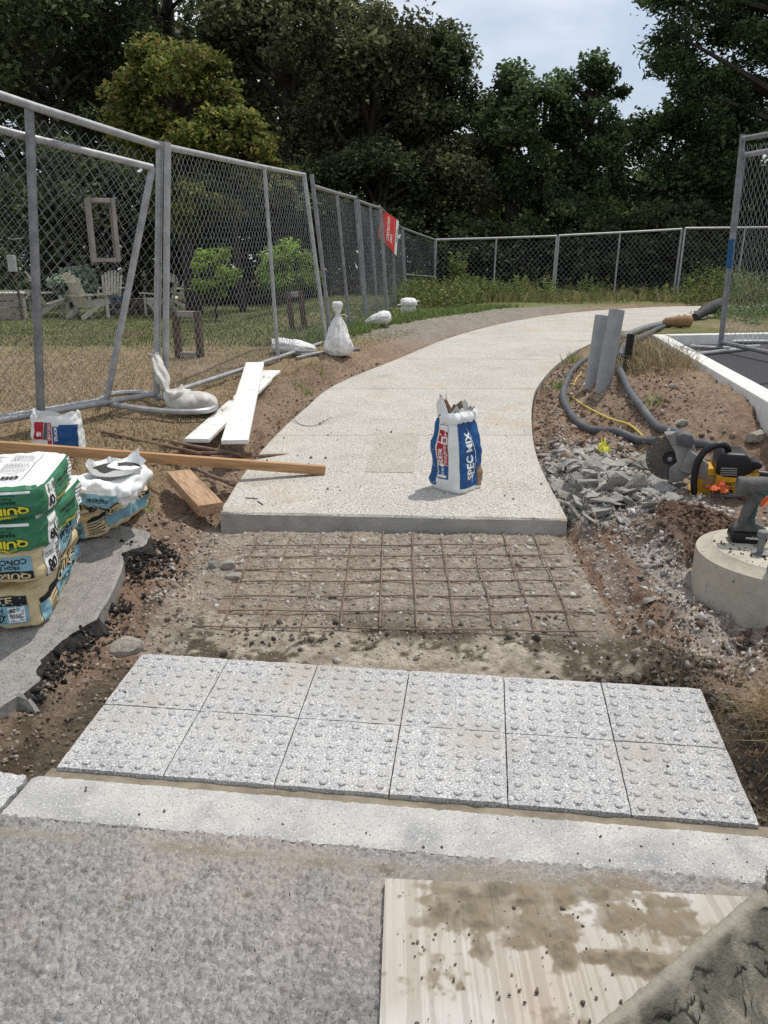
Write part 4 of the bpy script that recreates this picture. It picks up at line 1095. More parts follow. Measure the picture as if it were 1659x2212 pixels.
def sag(r, q):
    if r.z > 0: r.z *= 1.0 + 0.30 * q.y * q.y + 0.35 * max(0, -q.x) * 0.2; r.z -= 0.03 * (1 - q.x ** 2) * (1 - q.y ** 2)
    return r
c6 = at(205, 1112, c5.z + 0.15); b6 = Bag('cement_bag', 'opened half empty cream concrete mix bag slumped on another behind the stack', 'cement bag', (0.30, 0.34, 0.15), (c6.x - 0.0, c6.y + 0.18, c6.z + 0.070), (0.05, 0.0, -0.12), m_sackw, 6, wrk=0.035, group=OB, shape=sag, npow=3.2)
b6.put('cream_base', 'f', (0.0, 0.0, 1.0, 0.32), m_cream, off=0.001); b6.put('label_band', 'f', (0.36, 0.34, 0.92, 0.62), m_lblue); b6.text('f', (0.46, 0.44, 0.78, 0.54), 'CONCRETE MIX', m_black, 0.02, 0.0026, True); b6.put('label_bar', 'f', (0.05, 0.26, 0.95, 0.33), m_black, off=0.0016); b6.text('f', (0.30, 0.14, 0.75, 0.30), 'QUIKRETE', m_black, 0.05, 0.0028, True)
b6.put('label_patch', 'f', (0.08, 0.34, 0.34, 0.64), m_lwhite); b6.text('f', (0.10, 0.36, 0.20, 0.52), '80', m_black, 0.04, 0.0026, cx=2); b6.barcode('f', (0.22, 0.38, 0.33, 0.6), m_black)
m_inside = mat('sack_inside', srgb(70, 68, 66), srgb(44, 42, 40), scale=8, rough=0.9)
op = MB(); ring0 = []; rg = random.Random(8); N = 36
for k in range(N):
    a = 2 * math.pi * k / N; ring0.append((0.105 * math.cos(a) + 0.02, 0.10 * math.sin(a) + 0.05, 0.060))
V = list(ring0) + [(x * (1.12 + 0.12 * math.sin(k * 1.3)), y * (1.12 + 0.10 * math.sin(k * 0.9 + 1)), 0.066 + 0.018 * abs(math.sin(k * 0.55 + 1)) + rg.uniform(0, 0.012) + 0.05 * math.exp(-((k - 5) / 2.5) ** 2) + 0.02 * math.exp(-((k - 20) / 4) ** 2)) for k, (x, y, z) in enumerate(ring0)]
op.add(V, [(k, (k + 1) % N, N + (k + 1) % N, N + k) for k in range(N)]); op.build('torn_rim', m_sackw, b6.root)
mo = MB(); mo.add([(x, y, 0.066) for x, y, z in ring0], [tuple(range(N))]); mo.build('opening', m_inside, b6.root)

# ---- standing paper sacks
def torn_sack(name, label, loc, rot, dims, seed, hgt, taper, lean=(0, 0)):
    """standing open sack: rounded box tube with torn rim; local x width, y depth, z up"""
    root = thing(name, label, 'mortar bag', loc, rot); W_, D_ = dims; rs = random.Random(seed)
    nz = 22; na = 56; V = []; F = []
    def sec(a, t):
        n = 6.0; c, s_ = math.cos(a), math.sin(a); L = (abs(c) ** n + abs(s_) ** n) ** (1 / n)
        wx = W_ / 2 * taper(t)[0]; wy = D_ / 2 * taper(t)[1]
        p = Vector((c / L * wx + lean[0] * t, s_ / L * wy + lean[1] * t, t * hgt))
        w = 0.012 * mnoise.noise(p * 11 + Vector((seed, 0, 0))) + 0.006 * mnoise.noise(p * 30 + Vector((0, seed, 0))) + 0.010 * (t > 0.82) * mnoise.noise(p * 45)
        return p + Vector((c / L, s_ / L, 0)) * w
    root['_'] = 0; del root['_']
    return root, sec
def sack_mesh(root, sec, m, na=64, nz=24, rim=None, t0=0.0):
    V = []; F = []
    for i in range(nz + 1):
        for k in range(na):
            a = 2 * math.pi * k / na; t = t0 + (1 - t0) * i / nz
            tt = t * (rim(a) if rim else 1)
            V.append(sec(a, tt))
    for i in range(nz):
        for k in range(na): F.append((i * na + k, i * na + (k + 1) % na, (i + 1) * na + (k + 1) % na, (i + 1) * na + k))
    F.append(tuple(range(na - 1, -1, -1)))
    mb = MB(); mb.v = [tuple(p) for p in V]; mb.f = F
    o = mb.build('sack', m, root); o.data.polygons.foreach_set('use_smooth', [True] * len(o.data.polygons)); return o
def put_side(root, sec, name, a0, a1, t0, t1, m, geo=None, off=0.0015, rot=0):
    """patch on the side wall: u from angle a0 to a1 (left to right seen from outside), v from t0 to t1"""
    V2, F2 = geo or rect_grid(14, 14); V = []
    for (x, y) in V2:
        if rot == 1: x, y = 1 - y, x
        if rot == -1: x, y = y, 1 - x
        a = a0 + (a1 - a0) * x; t = t0 + (t1 - t0) * y
        p = sec(a, t); e = 0.02; nrm = (sec(a + e, t) - sec(a - e, t)).cross(sec(a, t + e) - sec(a, t - e)).normalized()
        V.append(tuple(p + nrm * off))
    me = bpy.data.meshes.new(name); me.from_pydata(V, [], F2); return link_mesh(name, me, m, root.children[0] if root.children else root)
R_ = math.radians
# main bag on the path: a corner points towards the camera, white gusset left, blue face right
bp = (on_path(938, 1062) + on_path(1036, 1052)) / 2 + Vector((0, 0.035, 0))
def tp(t): return (np.interp(t, [0, .1, .45, .8, 1], [0.96, 1.0, 0.98, 0.84, 0.80]), np.interp(t, [0, .1, .5, .8, 1], [0.95, 1.0, 0.92, 0.66, 0.52]))
root, sec = torn_sack('mortar_bag', 'torn open white and blue mortar bag standing on the concrete path', (bp.x, bp.y, bp.z + 0.001), (0, 0, R_(45)), (0.22, 0.21), 3, 0.47, tp, lean=(0.0, 0.02))
def rim(a): return 0.86 + 0.05 * math.sin(a * 3 + 0.5) + 0.02 * math.sin(a * 9) + 0.13 * math.exp(-((a - R_(160)) / 0.35) ** 2) + 0.05 * math.exp(-((a - R_(20)) / 0.3) ** 2)
sack_mesh(root, sec, m_sackw, rim=rim)
f0, f1 = R_(-128), R_(-50)             # front face (turned right), left face is the gusset
put_side(root, sec, 'blue_panel', R_(-131), R_(-47), 0.05, 0.76, m_blue, rect_grid(20, 24)); put_side(root, sec, 'blue_panel', R_(128), R_(158), 0.06, 0.80, m_blue)
put_side(root, sec, 'torn_patch', R_(-66), R_(-46), 0.04, 0.26, mat('kraft', srgb(150, 122, 98), srgb(130, 104, 84), scale=10), off=0.0024)
put_side(root, sec, 'lettering', R_(-112), R_(-85), 0.14, 0.66, m_lwhite, ttris('SPEC MIX', 0.03, 16, 3), 0.003, rot=1)
V = []; F = []
for k in range(22):
    t = k / 21; x = np.interp(t, [0, 0.08, 0.50, 0.66, 0.94, 1.0], [0.24, 0.30, 0.52, 0.42, 0.30, 0.20]); y = 0.10 + 0.60 * t
    V += [(x - 0.014, y), (x + 0.014, y)]
F = [(2 * k, 2 * k + 1, 2 * k + 3, 2 * k + 2) for k in range(21)]
put_side(root, sec, 'swoosh', R_(-131), R_(-47) , 0.0, 1.0, m_lwhite, ([(0.28 + x * 0.8, y) for x, y in V], F), 0.003)
gl0, gl1 = R_(-222), R_(-140)
def gus(n_, x0, x1, t0, t1, m, geo=None, off=0.0016, rot=0): return put_side(root, sec, n_, gl0 + (gl1 - gl0) * x0, gl0 + (gl1 - gl0) * x1, t0, t1, m, geo, off, rot)
gus('label_frame', 0.30, 0.74, 0.14, 0.74, m_grayp); gus('label_face', 0.315, 0.725, 0.145, 0.735, m_lwhite, off=0.002)
gus('red_panel', 0.315, 0.725, 0.30, 0.68, m_redp, off=0.0024); gus('blue_panel', 0.315, 0.725, 0.145, 0.295, m_blue, off=0.0024); gus('white_box', 0.42, 0.725, 0.53, 0.61, m_lwhite, off=0.0029)
gus('lettering', 0.50, 0.68, 0.54, 0.60, m_redp, ttris('S', 0.05, 2, 2), 0.0035, 1); gus('lettering', 0.36, 0.52, 0.31, 0.48, m_lwhite, ttris('MORTAR', 0.03, 6, 2), 0.0032, 1); gus('lettering', 0.56, 0.68, 0.31, 0.52, m_lwhite, ttris('PORTLAND LIME & SAND', 0.01, 8, 2), 0.0032, 1); gus('lettering', 0.44, 0.56, 0.17, 0.27, m_lwhite, ttris('SPEC MIX', 0.02, 6, 2), 0.0032, 1)
gus('lettering', 0.56, 0.68, 0.62, 0.66, m_lwhite, ttris('P', 0.03, 2, 2), 0.0032, 1)
# folded paper collar and torn corners
V = []; F = []; rg = random.Random(4); nk = 70
for k in range(nk):
    a = R_(-190) + (R_(190)) * k / (nk - 1)
    for (t, o_) in ((0.885, 0.002), (0.85, 0.014), (0.81, 0.020), (0.765, 0.010)):
        q = Vector((a * 3.2, t * 18, 2.0)); t2 = t + 0.035 * mnoise.noise(q * 0.6) ; p = sec(a, t2)
        V.append(tuple(p + Vector((math.cos(a), math.sin(a), 0)) * (o_ + 0.016 * abs(mnoise.noise(q)) + 0.008 * mnoise.noise(q * 2.3)) + Vector((0, 0, 0.012 * mnoise.noise(q * 1.7)))))
for k in range(nk - 1):
    for j in range(3): F.append((k * 4 + j, k * 4 + j + 1, (k + 1) * 4 + j + 1, (k + 1) * 4 + j))
mb = MB(); mb.v = V; mb.f = F; o_c = mb.build('paper_collar', m_sackw, root); o_c.data.polygons.foreach_set('use_smooth', [True] * len(o_c.data.polygons))
m_kraft = mat('kraft', srgb(150, 122, 98))
def tear(a0, a1, tl, tips, m, off):
    V = []; F = []; n = len(tips)
    for k, (dx, tt) in enumerate(tips):
        a = a0 + (a1 - a0) * k / (n - 1); p = sec(a, tl); q = sec(a, tt)
        V += [tuple(p), tuple(p.lerp(q, 0.5) + Vector((math.cos(a), math.sin(a), 0)) * off), tuple(q + Vector((dx, 0, 0)) + Vector((math.cos(a), math.sin(a), 0)) * off * 1.5)]
    for k in range(n - 1):
        for j in range(2): F.append((3 * k + j, 3 * k + 3 + j, 3 * k + 4 + j, 3 * k + 1 + j))
    mb = MB(); mb.v = V; mb.f = F; mb.build('torn_paper', m, root)
tear(R_(130), R_(215), 0.80, [(0, .88), (0.01, 1.0), (-0.01, 1.07), (0.012, .98), (0.0, 1.09), (-0.02, 1.04), (0, .92)], m_kraft, -0.004)
tear(R_(128), R_(205), 0.82, [(0, .86), (0.0, .93), (0.006, 1.03), (-0.008, 1.0), (0.0, 1.07), (0.004, 1.02), (0, .95), (0, .87)], m_sackw, 0.010)
tear(R_(-10), R_(70), 0.80, [(0, .82), (0.004, .88), (0.01, .93), (0.0, .90), (0.004, .945), (-0.01, .89), (0, .91), (0, .84)], m_kraft, 0.004)
# second mortar bag by the fence
b2p = at(133, 990, 0.31)
def tp2(t): return (np.interp(t, [0, .5, 1], [1, 1, 0.98]), np.interp(t, [0, .5, 1], [1, 0.9, 0.5]))
root2, sec2 = torn_sack('mortar_bag', 'white and blue mortar bag standing by the fence behind the timber', (b2p.x, b2p.y, g(b2p.x, b2p.y)), (0, 0, R_(-4)), (0.26, 0.15), 9, 0.27, tp2)
def rim2(a): return 0.90 + 0.06 * math.sin(a * 2 + 2.2) + 0.025 * math.sin(a * 7 + 1)
sack_mesh(root2, sec2, m_sackw, rim=rim2)
gl0, gl1 = R_(-150), R_(-30)
def g2(n_, x0, x1, t0, t1, m, geo=None, off=0.0016, rot=0): return put_side(root2, sec2, n_, gl0 + (gl1 - gl0) * x0, gl0 + (gl1 - gl0) * x1, t0, t1, m, geo, off, rot)
g2('blue_panel', 0.64, 1.0, 0.03, 0.70, m_blue); g2('blue_panel', 0.50, 0.64, 0.03, 0.66, m_blue); g2('red_panel', 0.17, 0.32, 0.40, 0.74, m_redp); g2('red_panel', 0.40, 0.48, 0.20, 0.73, m_redp); g2('grey_panel', 0.33, 0.39, 0.40, 0.73, m_grayp)
g2('lettering', 0.21, 0.29, 0.45, 0.55, m_lwhite, ttris('S', 0.05, 2, 2), 0.003, -1); g2('lettering', 0.415, 0.465, 0.38, 0.71, m_lwhite, ttris('PORTLAND', 0.02, 5, 2), 0.003, -1); g2('lettering', 0.53, 0.61, 0.36, 0.64, m_lwhite, ttris('MORTAR', 0.03, 5, 2), 0.003, -1)
# ------------------------------------------------------------------ chain link fence panels
m_galv = mat('galvanised_tube', srgb(176, 176, 175), srgb(148, 148, 148), scale=14, rough=0.5, metal=0.35, spec=0.5, bump=0.1, bscale=60)
m_galv2 = mat('galvanised_tube_dull', srgb(146, 146, 147), srgb(116, 116, 118), scale=14, rough=0.6, metal=0.35, spec=0.4)
m_wire = mat('galvanised_wire', srgb(176, 178, 180), srgb(140, 142, 146), scale=30, rough=0.45, metal=0.6, spec=0.5)
FG = 'temporary chain link fence panels'
def panel(label, bl, br, tl, tr, mids=(), rails=(), r=0.021, half=0.036, rowh=0.041, wr=0.0016, name='chain_link_fence', ext=(0, 0), bottom=True, mesh_drop=0.03, m_t=None, waver=0.012, seed=0):
    bl, br, tl, tr = map(Vector, (bl, br, tl, tr)); o = bl.copy()
    root = thing(name, label, 'fence', bl, group=FG); mt = m_t or m_galv
    P = lambda s, t: bl.lerp(br, s).lerp(tl.lerp(tr, s), t) - o
    up0 = (tl - bl).normalized(); up1 = (tr - br).normalized()
    MB().tube([P(0, 0) - up0 * 0.0, P(0, 1) + up0 * ext[0]], r, 10).build('post', mt, root, sm=True)
    MB().tube([P(1, 0), P(1, 1) + up1 * ext[1]], r, 10).build('post', mt, root, sm=True)
    for s in mids: MB().tube([P(s, 0), P(s, 1)], r * 0.78, 8).build('middle_post', mt, root, sm=True)
    MB().tube([P(0, 1), P(0.5, 1) + Vector((0, 0, -0.006)), P(1, 1)], r * 0.95, 10).build('top_rail', mt, root, sm=True)
    if bottom: MB().tube([P(0, 0.03), P(0.5, 0.028), P(1, 0.03)], r * 0.85, 10).build('bottom_rail', mt, root, sm=True)
    for t in rails: MB().tube([P(0, t), P(1, t)], r * 0.6, 8).build('middle_rail', mt, root, sm=True)
    # woven wires, every second one mirrored
    L = ((br - bl).length + (tr - tl).length) / 2; H = ((tl - bl).length + (tr - br).length) / 2 - 2 * r - mesh_drop
    nw = int(L / half); nr = int(H / rowh); rgn = np.random.default_rng(seed)
    I, J = np.meshgrid(np.arange(nw), np.arange(nr + 1), indexing='ij')
    ph = (I + J) % 2
    s = (I + ph) * half / L; s = np.clip(s, 0.004, 0.996)
    t = (0.03 + J * rowh / (H + 2 * r + mesh_drop))
    blv, brv, tlv, trv = (np.array(q - o) for q in (bl, br, tl, tr))
    S, T = s[..., None], t[..., None]
    Pt = (blv * (1 - S) + brv * S) * (1 - T) + (tlv * (1 - S) + trv * S) * T
    nrm = Vector(br - bl).cross(tl - bl).normalized(); nv = np.array(nrm)
    wav = waver * (np.sin(s * 9 + seed) * np.sin(t * 7 + seed * 2)) + rgn.normal(0, 0.0015, s.shape) + 0.003 * ((ph * 2) - 1)
    Pt = Pt + nv * wav[..., None]
    ax = np.array((br - bl).normalized())
    jit = (0.35 * half) * np.sin(s * 23 + t * 5 + seed) * np.sin(t * 11 + seed)
    Pt = Pt + ax * jit[..., None] * 0.35
    tri = [(math.cos(a), math.sin(a)) for a in (0.5, 2.6, 4.7)]
    V = np.stack([Pt + wr * (c * ax + d * nv) for c, d in tri], 2)       # nw, nr+1, 3, 3
    V = V.reshape(-1, 3); idx = np.arange(nw * (nr + 1) * 3).reshape(nw, nr + 1, 3)
    Q = []
    for k in range(3):
        k2 = (k + 1) % 3
        Q.append(np.stack([idx[:, :-1, k], idx[:, :-1, k2], idx[:, 1:, k2], idx[:, 1:, k]], -1).reshape(-1, 4))
    me = np_mesh('chain_link_mesh', V, np.concatenate(Q))
    tag(link_mesh('chain_link_mesh', me, m_wire, root), kind='stuff')
    return root
def post(bx, by, tx, ty, ground_z=None):
    b = on(bx, by) if ground_z is None else at(bx, by, ground_z)
    t = aty(tx, ty, b.y); return b, t
LZ = 0.37
pA0 = at(-330, 985, 0.40); tA0 = aty(-330, 96, pA0.y)
pA1 = at(338, 866, 0.40); tA1 = aty(345, 316, pA1.y)
pAm = None
d_ = (at(95, 915, 0.40) - pA0).length / (pA1 - pA0).length
panel('nearest chain link panel at the left, top rail running out of the picture', pA0, pA1, tA0, tA1, mids=(), seed=1, ext=(0.0, 0.03), r=0.024)
mp = MB(); b_ = at(95, 912, 0.40); t_ = aty(70, 240, b_.y); 
fp = thing('steel_upright', 'grey upright fence post at the left, tied to the nearest panel', 'fence post', b_ + Vector((0, -0.04, 0)), group='loose fence posts'); MB().tube([(0, 0, 0), t_ - b_], 0.026, 10).build('tube', m_galv2, fp, sm=True)
W_ = MB().tube([(-0.04, 0.0, (t_ - b_).z * 0.62), (0.0, -0.028, (t_ - b_).z * 0.615), (0.05, 0.0, (t_ - b_).z * 0.62)], 0.003, 5); W_.build('tie_wire', m_wire, fp)
# second, leaning panel right behind
B1 = at(214, 884, 0.42); B0 = at(-260, 975, 0.42); B0 = B0 + Vector((0, 0.25, 0)); B1 = B1 + Vector((0, 0.12, 0))
T1 = aty(329, 362, B1.y + 0.1); T0 = aty(-250, 214, B0.y + 0.1)
panel('leaning chain link panel behind the nearest one, its end post tilted', B0, B1, T0, T1, seed=2, r=0.022)
# panel C with a mid post
c0, ct0 = post(346, 868, 352, 318, 0.40); c1, ct1 = post(706, 748, 657, 378, 0.455)
sm_ = 0.545
panel('chain link panel in the middle of the left row with one middle post', c0 + Vector((0.03, 0.02, 0)), c1, ct0 + Vector((0.03, 0, 0)), ct1, mids=(0.60,), seed=3, ext=(0.03, 0.02), r=0.022)
def simple(label, b0, t0, b1, t1, **k):
    z0 = k.pop('z0', 0.46); z1 = k.pop('z1', 0.46)
    p0 = at(b0[0], b0[1], z0); q0 = aty(t0[0], t0[1], p0.y); p1 = at(b1[0], b1[1], z1); q1 = aty(t1[0], t1[1], p1.y)
    return panel(label, p0, p1, q0, q1, **k), p0, p1, q0, q1
big = dict(half=0.05, rowh=0.058, wr=0.0022)
simple('chain link panel just beyond the upright white sandbag', (716, 742), (676, 402), (790, 706), (768, 428), mids=(0.5,), seed=4, ext=(0.12, 0.03), r=0.023, m_t=m_galv2, z0=0.46, z1=0.47, half=0.042, rowh=0.05)
simple('chain link panel left of the red construction sign', (793, 704), (774, 434), (836, 682), (820, 449), mids=(0.5,), seed=5, r=0.023, m_t=m_galv2, z0=0.47, z1=0.46, ext=(0.02, 0.05), **big)
pr_, sP0, sP1, sQ0, sQ1 = simple('chain link panel carrying the red construction sign', (838, 681), (822, 449), (876, 664), (868, 493), mids=(0.45,), seed=6, r=0.023, m_t=m_galv2, z0=0.46, z1=0.45, **big)
simple('chain link panel beyond the sign with a horizontal middle rail', (878, 663), (870, 493), (939, 655), (939, 518), rails=(0.42,), seed=7, r=0.025, m_t=m_galv2, z0=0.45, z1=0.42, **big)
FY = 19.6
def farp(px, py): return aty(px, py, FY + 0.0)
far_posts = [(940, 518), (1205, 509), (1474, 494)]
for k, (a, b, lab, yy) in enumerate([((942, 518), (1203, 510), 'leftmost panel of the far fence behind tall weeds', 0), ((1207, 509), (1473, 495), 'far fence panel in the middle, behind the conduits', 0.02), ((1480, 493), (1740, 490), 'far fence panel at the right, seen past the near post', -0.05)]):
    q0, q1 = aty(a[0], a[1], FY + yy), aty(b[0], b[1], FY + yy)
    p0 = Vector((q0.x - 0.02, q0.y, 0.42)); p1 = Vector((q1.x - 0.03, q1.y, 0.42))
    panel(lab, p0, p1, q0, q1, mids=(0.5,), seed=10 + k, r=0.027, half=0.062, rowh=0.068, wr=0.0028, waver=0.02)
# right panel on feet
b0 = at(1556, 752, LOT_Z + 0.03); t0 = aty(1604, 300, b0.y); bR = at(1760, 812, LOT_Z + 0.03) + Vector((0.25, 0.3, 0)); tR = aty(1800, 262, bR.y)
panel('chain link panel on the car park, leaning at the right picture edge', b0, bR, t0, tR, seed=20, r=0.027, m_t=m_galv2, ext=(0.04, 0), half=0.048, rowh=0.056, wr=0.0019)
mb = MB(); mb.tube([t0 + Vector((0.05, 0.06, -0.13)) - b0, tR + Vector((0.0, 0.1, -0.12)) - b0], 0.024, 8)
fr = thing('chain_link_fence', 'second rail panel leaning right behind the right hand fence panel', 'fence', b0 + Vector((0.04, 0.09, 0)), group=FG)
mb.build('top_rail', m_galv, fr, sm=True); MB().tube([(0.0, 0, 0), t0 - b0 + Vector((0.03, 0, -0.1))], 0.024, 8).build('post', m_galv2, fr, sm=True)
bt = MB(); tA, tB = (t0 - b0), Vector((0, 0, 0)); bt.tube([tA.lerp(tB, 0.46) , tA.lerp(tB, 0.60)], 0.029, 10); bt.build('blue_tape', mat('blue_tape', srgb(40, 96, 140), scale=9), bpy.data.objects[fr.name], sm=True).location = (-0.04, -0.09, 0)
def foot(name, label, pts, r=0.02, m=m_galv, closed=False):
    c = Vector(pts[0]); rt__ = thing(name, label, 'fence stand', c, group='fence feet'); P = spline(pts, 6)
    MB().tube([p - c for p in P], r, 8).build('bent_tube', m, rt__, sm=True); return rt__
z_ = 0.40
f1 = foot('fence_stand', 'bent steel tube foot on the dry grass under the tied sandbag', [at(212, 866, z_ + .03), at(240, 852, z_ + .03), at(300, 848, z_ + .03), at(345, 858, z_ + .03), at(400, 868, z_ + .02), at(452, 868, z_ + .02), at(466, 876, z_ + .02), at(450, 886, z_ + .02), at(400, 890, z_ + .02), at(330, 886, z_ + .02), at(225, 872, z_ + .03)])
f2 = foot('fence_stand', 'pair of short dark foot tubes sticking out under the upright sandbag', [on(640, 778) + Vector((0, 0, .02)), on(700, 768) + Vector((0, 0, .02)), on(757, 764) + Vector((0, 0, .02))], 0.02, m_galv2)
MB().tube([Vector((0.02, 0.25, 0.0)), on(776, 757) - on(640, 778) + Vector((0, 0, .0))], 0.02, 8).build('bent_tube', m_galv2, f2, sm=True)
LZf = LOT_Z + 0.025
f3 = foot('fence_stand', 'grey tube foot of the right hand panel on the car park', [at(1490, 748, LZf), at(1560, 752, LZf), at(1640, 748, LZf)], 0.02)
MB().tube([at(1495, 766, LZf) - at(1490, 748, LZf), at(1620, 752, LZf) - at(1490, 748, LZf)], 0.02, 8).build('bent_tube', m_galv, f3, sm=True)
f4 = foot('fence_stand', 'long tube foot lying beyond the right hand panel on the car park', [at(1565, 738, LZf), at(1640, 738, LZf), at(1720, 738, LZf)], 0.02)

# ------------------------------------------------------------------ construction sign
m_signr = mat('sign_red', srgb(224, 70, 64), srgb(214, 62, 58), scale=3, rough=0.5)
c00 = aty(811, 512, sP0.y + 0.3); c01 = aty(815, 450, sP0.y + 0.3)
rgt = sP1 - sP0
far_y = sP0.y + 0.3 + 0.85
c10 = aty(850, 553, far_y); c11 = aty(855, 478, far_y)
fwd = Vector((0.05, -0.05, 0)); sg0 = c00 + fwd
sign = thing('construction_sign', 'red sign with white band hung sideways on the left fence', 'sign', sg0)
def SP(u, v, off=0.0):
    p = (c00.lerp(c10, u)).lerp(c01.lerp(c11, u), v) + fwd - sg0
    n_ = (c10 - c00).cross(c01 - c00).normalized()
    if n_.y > 0: n_ = -n_
    return p + n_ * (off + 0.02 * math.sin(u * 3.1))
def spatch(name, u0, v0, u1, v1, m, geo=None, off=0.0, rot=0):
    V2, F2 = geo or rect_grid(8, 8); V = []
    for x, y in V2:
        if rot: x, y = 1 - y, x
        V.append(tuple(SP(u0 + (u1 - u0) * x, v0 + (v1 - v0) * y, off)))
    me_ = bpy.data.meshes.new(name); me_.from_pydata(V, [], F2); return link_mesh(name, me_, m, sign)
pl_ = MB(); gv, gf = rect_grid(10, 4); pl_.add([SP(x, y, 0) for x, y in gv], gf); pl_.add([SP(x, y, -0.006) for x, y in gv], [q[::-1] for q in gf]); pl_.build('sign_panel', m_signr, sign)
spatch('white_band', 0.84, 0.0, 1.0, 1.0, m_lwhite, off=0.004)
spatch('lettering', 0.34, 0.16, 0.48, 0.90, m_lwhite, ttris('CONSTRUCTION', 0.03, 8, 2), 0.007, 1); spatch('lettering', 0.53, 0.16, 0.64, 0.46, m_lwhite, ttris('AREA', 0.03, 6, 2), 0.007, 1)
spatch('small_print', 0.70, 0.14, 0.725, 0.88, m_lwhite, ttris('Authorized Personnel Only', 0.01, 8, 2), 0.007, 1)
spatch('emblem', 0.90, 0.62, 0.96, 0.76, m_black, ttris('A', 0.03, 2, 2), 0.008, 1)
spatch('emblem', 0.90, 0.36, 0.95, 0.60, m_grayp, ttris('mmm', 0.03, 2, 2), 0.008, 1)

# ------------------------------------------------------------------ sandbags
m_sand = mat('sandbag_white', srgb(232, 230, 226), srgb(210, 208, 204), scale=9, rough=0.6, bump=0.5, bscale=26, stretch=(1, 1, 2.5), stain=srgb(176, 170, 160), stscale=5, stlo=0.58, sthi=0.8)
m_sand2 = mat('sandbag_dirty', srgb(208, 204, 196), srgb(176, 172, 164), scale=9, rough=0.55, bump=0.5, bscale=26, stain=srgb(140, 130, 116), stscale=5, stlo=0.52, sthi=0.75)
def sackblob(name, label, loc, rot, prof, m, folds=10, amp=0.06, sq=(1, 1), seed=0, tie=None, n=72, bendy=None):
    """lathe-like sack: prof = [(radius, height)], pleats fade towards the widest part"""
    root = thing(name, label, 'sandbag', loc, rot, 'sandbags'); V = []; F = []; rmax = max(p[0] for p in prof); prof = [(p.x, p.y) for p in spline([Vector((a, b, 0)) for a, b in prof], 6)]
    for i, (r_, z_) in enumerate(prof):
        for k in range(n):
            a = 2 * math.pi * k / n; neck = (1 - r_ / rmax)
            cr_ = 1 - abs(math.sin(0.5 * folds * a + seed + 1.3 * mnoise.noise(Vector((a, z_ * 6, seed)))))
            nv_ = Vector((math.cos(a) * 2.2 + seed, math.sin(a) * 2.2, z_ * 9))
            rid = 1 - abs(mnoise.noise(nv_ * 1.4)) * 2
            pl = 1 + amp * (0.35 + 2.2 * neck) * (cr_ - 0.4) + 0.16 * mnoise.noise(nv_ * 0.7) + 0.07 * rid + 0.05 * mnoise.noise(nv_ * 3)
            p = Vector((max(r_, 0.001) * pl * math.cos(a) * sq[0], max(r_, 0.001) * pl * math.sin(a) * sq[1], z_))
            if bendy: p = bendy(p)
            V.append(tuple(p))
    m_ = len(prof)
    for i in range(m_ - 1):
        for k in range(n): F.append((i * n + k, i * n + (k + 1) % n, (i + 1) * n + (k + 1) % n, (i + 1) * n + k))
    F.append(tuple(range(n - 1, -1, -1))); F.append(tuple((m_ - 1) * n + k for k in range(n)))
    mb = MB(); mb.v = V; mb.f = F; o = mb.build('sack', m, root); o.data.polygons.foreach_set('use_smooth', [True] * len(o.data.polygons))
    if tie:
        tz, tr_ = tie; T = MB(); T.tube([Vector((tr_ * math.cos(a), tr_ * math.sin(a) * sq[1], tz)) if not bendy else bendy(Vector((tr_ * math.cos(a), tr_ * math.sin(a), tz))) for a in np.linspace(0, 6.283, 14)], 0.006, 6, cap=False)
        T.tube(spline([(tr_, 0, tz), (tr_ + 0.05, -0.02, tz + 0.01), (tr_ + 0.09, -0.03, tz - 0.015)], 4), 0.005, 5); T.build('tie', m_sand, root)
    return root
def sackblob_s(k, *a, **kw):
    r_ = sackblob(*a, **kw); r_.scale = (k, k, k); return r_
p = on(731, 770)
sc_up = 1.0
sackblob_s(0.80, 'sandbag', 'full upright white sandbag tied at the neck by the path', p, (0, 0, 0.3), [(0.05, 0.0), (0.13, 0.01), (0.172, 0.07), (0.170, 0.15), (0.135, 0.27), (0.085, 0.38), (0.042, 0.46), (0.022, 0.49), (0.036, 0.54), (0.058, 0.59), (0.060, 0.63), (0.040, 0.655), (0.03, 0.65)], m_sand, 13, 0.13, tie=(0.49, 0.030), sq=(1, 0.85), seed=1)
p = at(416, 884, 0.40)
def bend(q): return q
sackblob('sandbag', 'half filled sandbag on the bent fence foot, its neck tied up to the post', p + Vector((0.0, 0, 0.005)), (0, 0, 0.1), [(0.05, 0.0), (0.14, 0.008), (0.162, 0.035), (0.150, 0.075), (0.10, 0.105), (0.02, 0.115)], m_sand2, 12, 0.07, sq=(1.0, 0.72), seed=2)
sb = bpy.data.objects[[o for o in bpy.data.objects.keys() if o.startswith('sandbag')][-1]]
root_s = [o for o in C.objects if o.name.startswith('sandbag') and o.get('label', '').startswith('half filled')][0]
nk = MB(); P0 = aty(350, 776, c0.y - 0.04) - root_s.location; tied = at(362, 842, 0.53) - root_s.location
pst = aty(344, 776, c0.y) - root_s.location
path_n = spline([pst + Vector((0.015, -0.035, 0.04)), P0.lerp(tied, 0.25) + Vector((-0.01, 0.0, 0)), P0.lerp(tied, 0.65) + Vector((0.0, -0.012, 0)), tied, Vector((-0.135, 0.0, 0.09)), Vector((-0.09, 0.0, 0.065)), Vector((-0.02, 0.0, 0.05))], 6)
L_ = len(path_n); rad = np.interp(np.linspace(0, 1, L_), [0, 0.1, 0.33, 0.5, 0.62, 0.8, 1.0], [0.016, 0.036, 0.042, 0.013, 0.050, 0.085, 0.07])
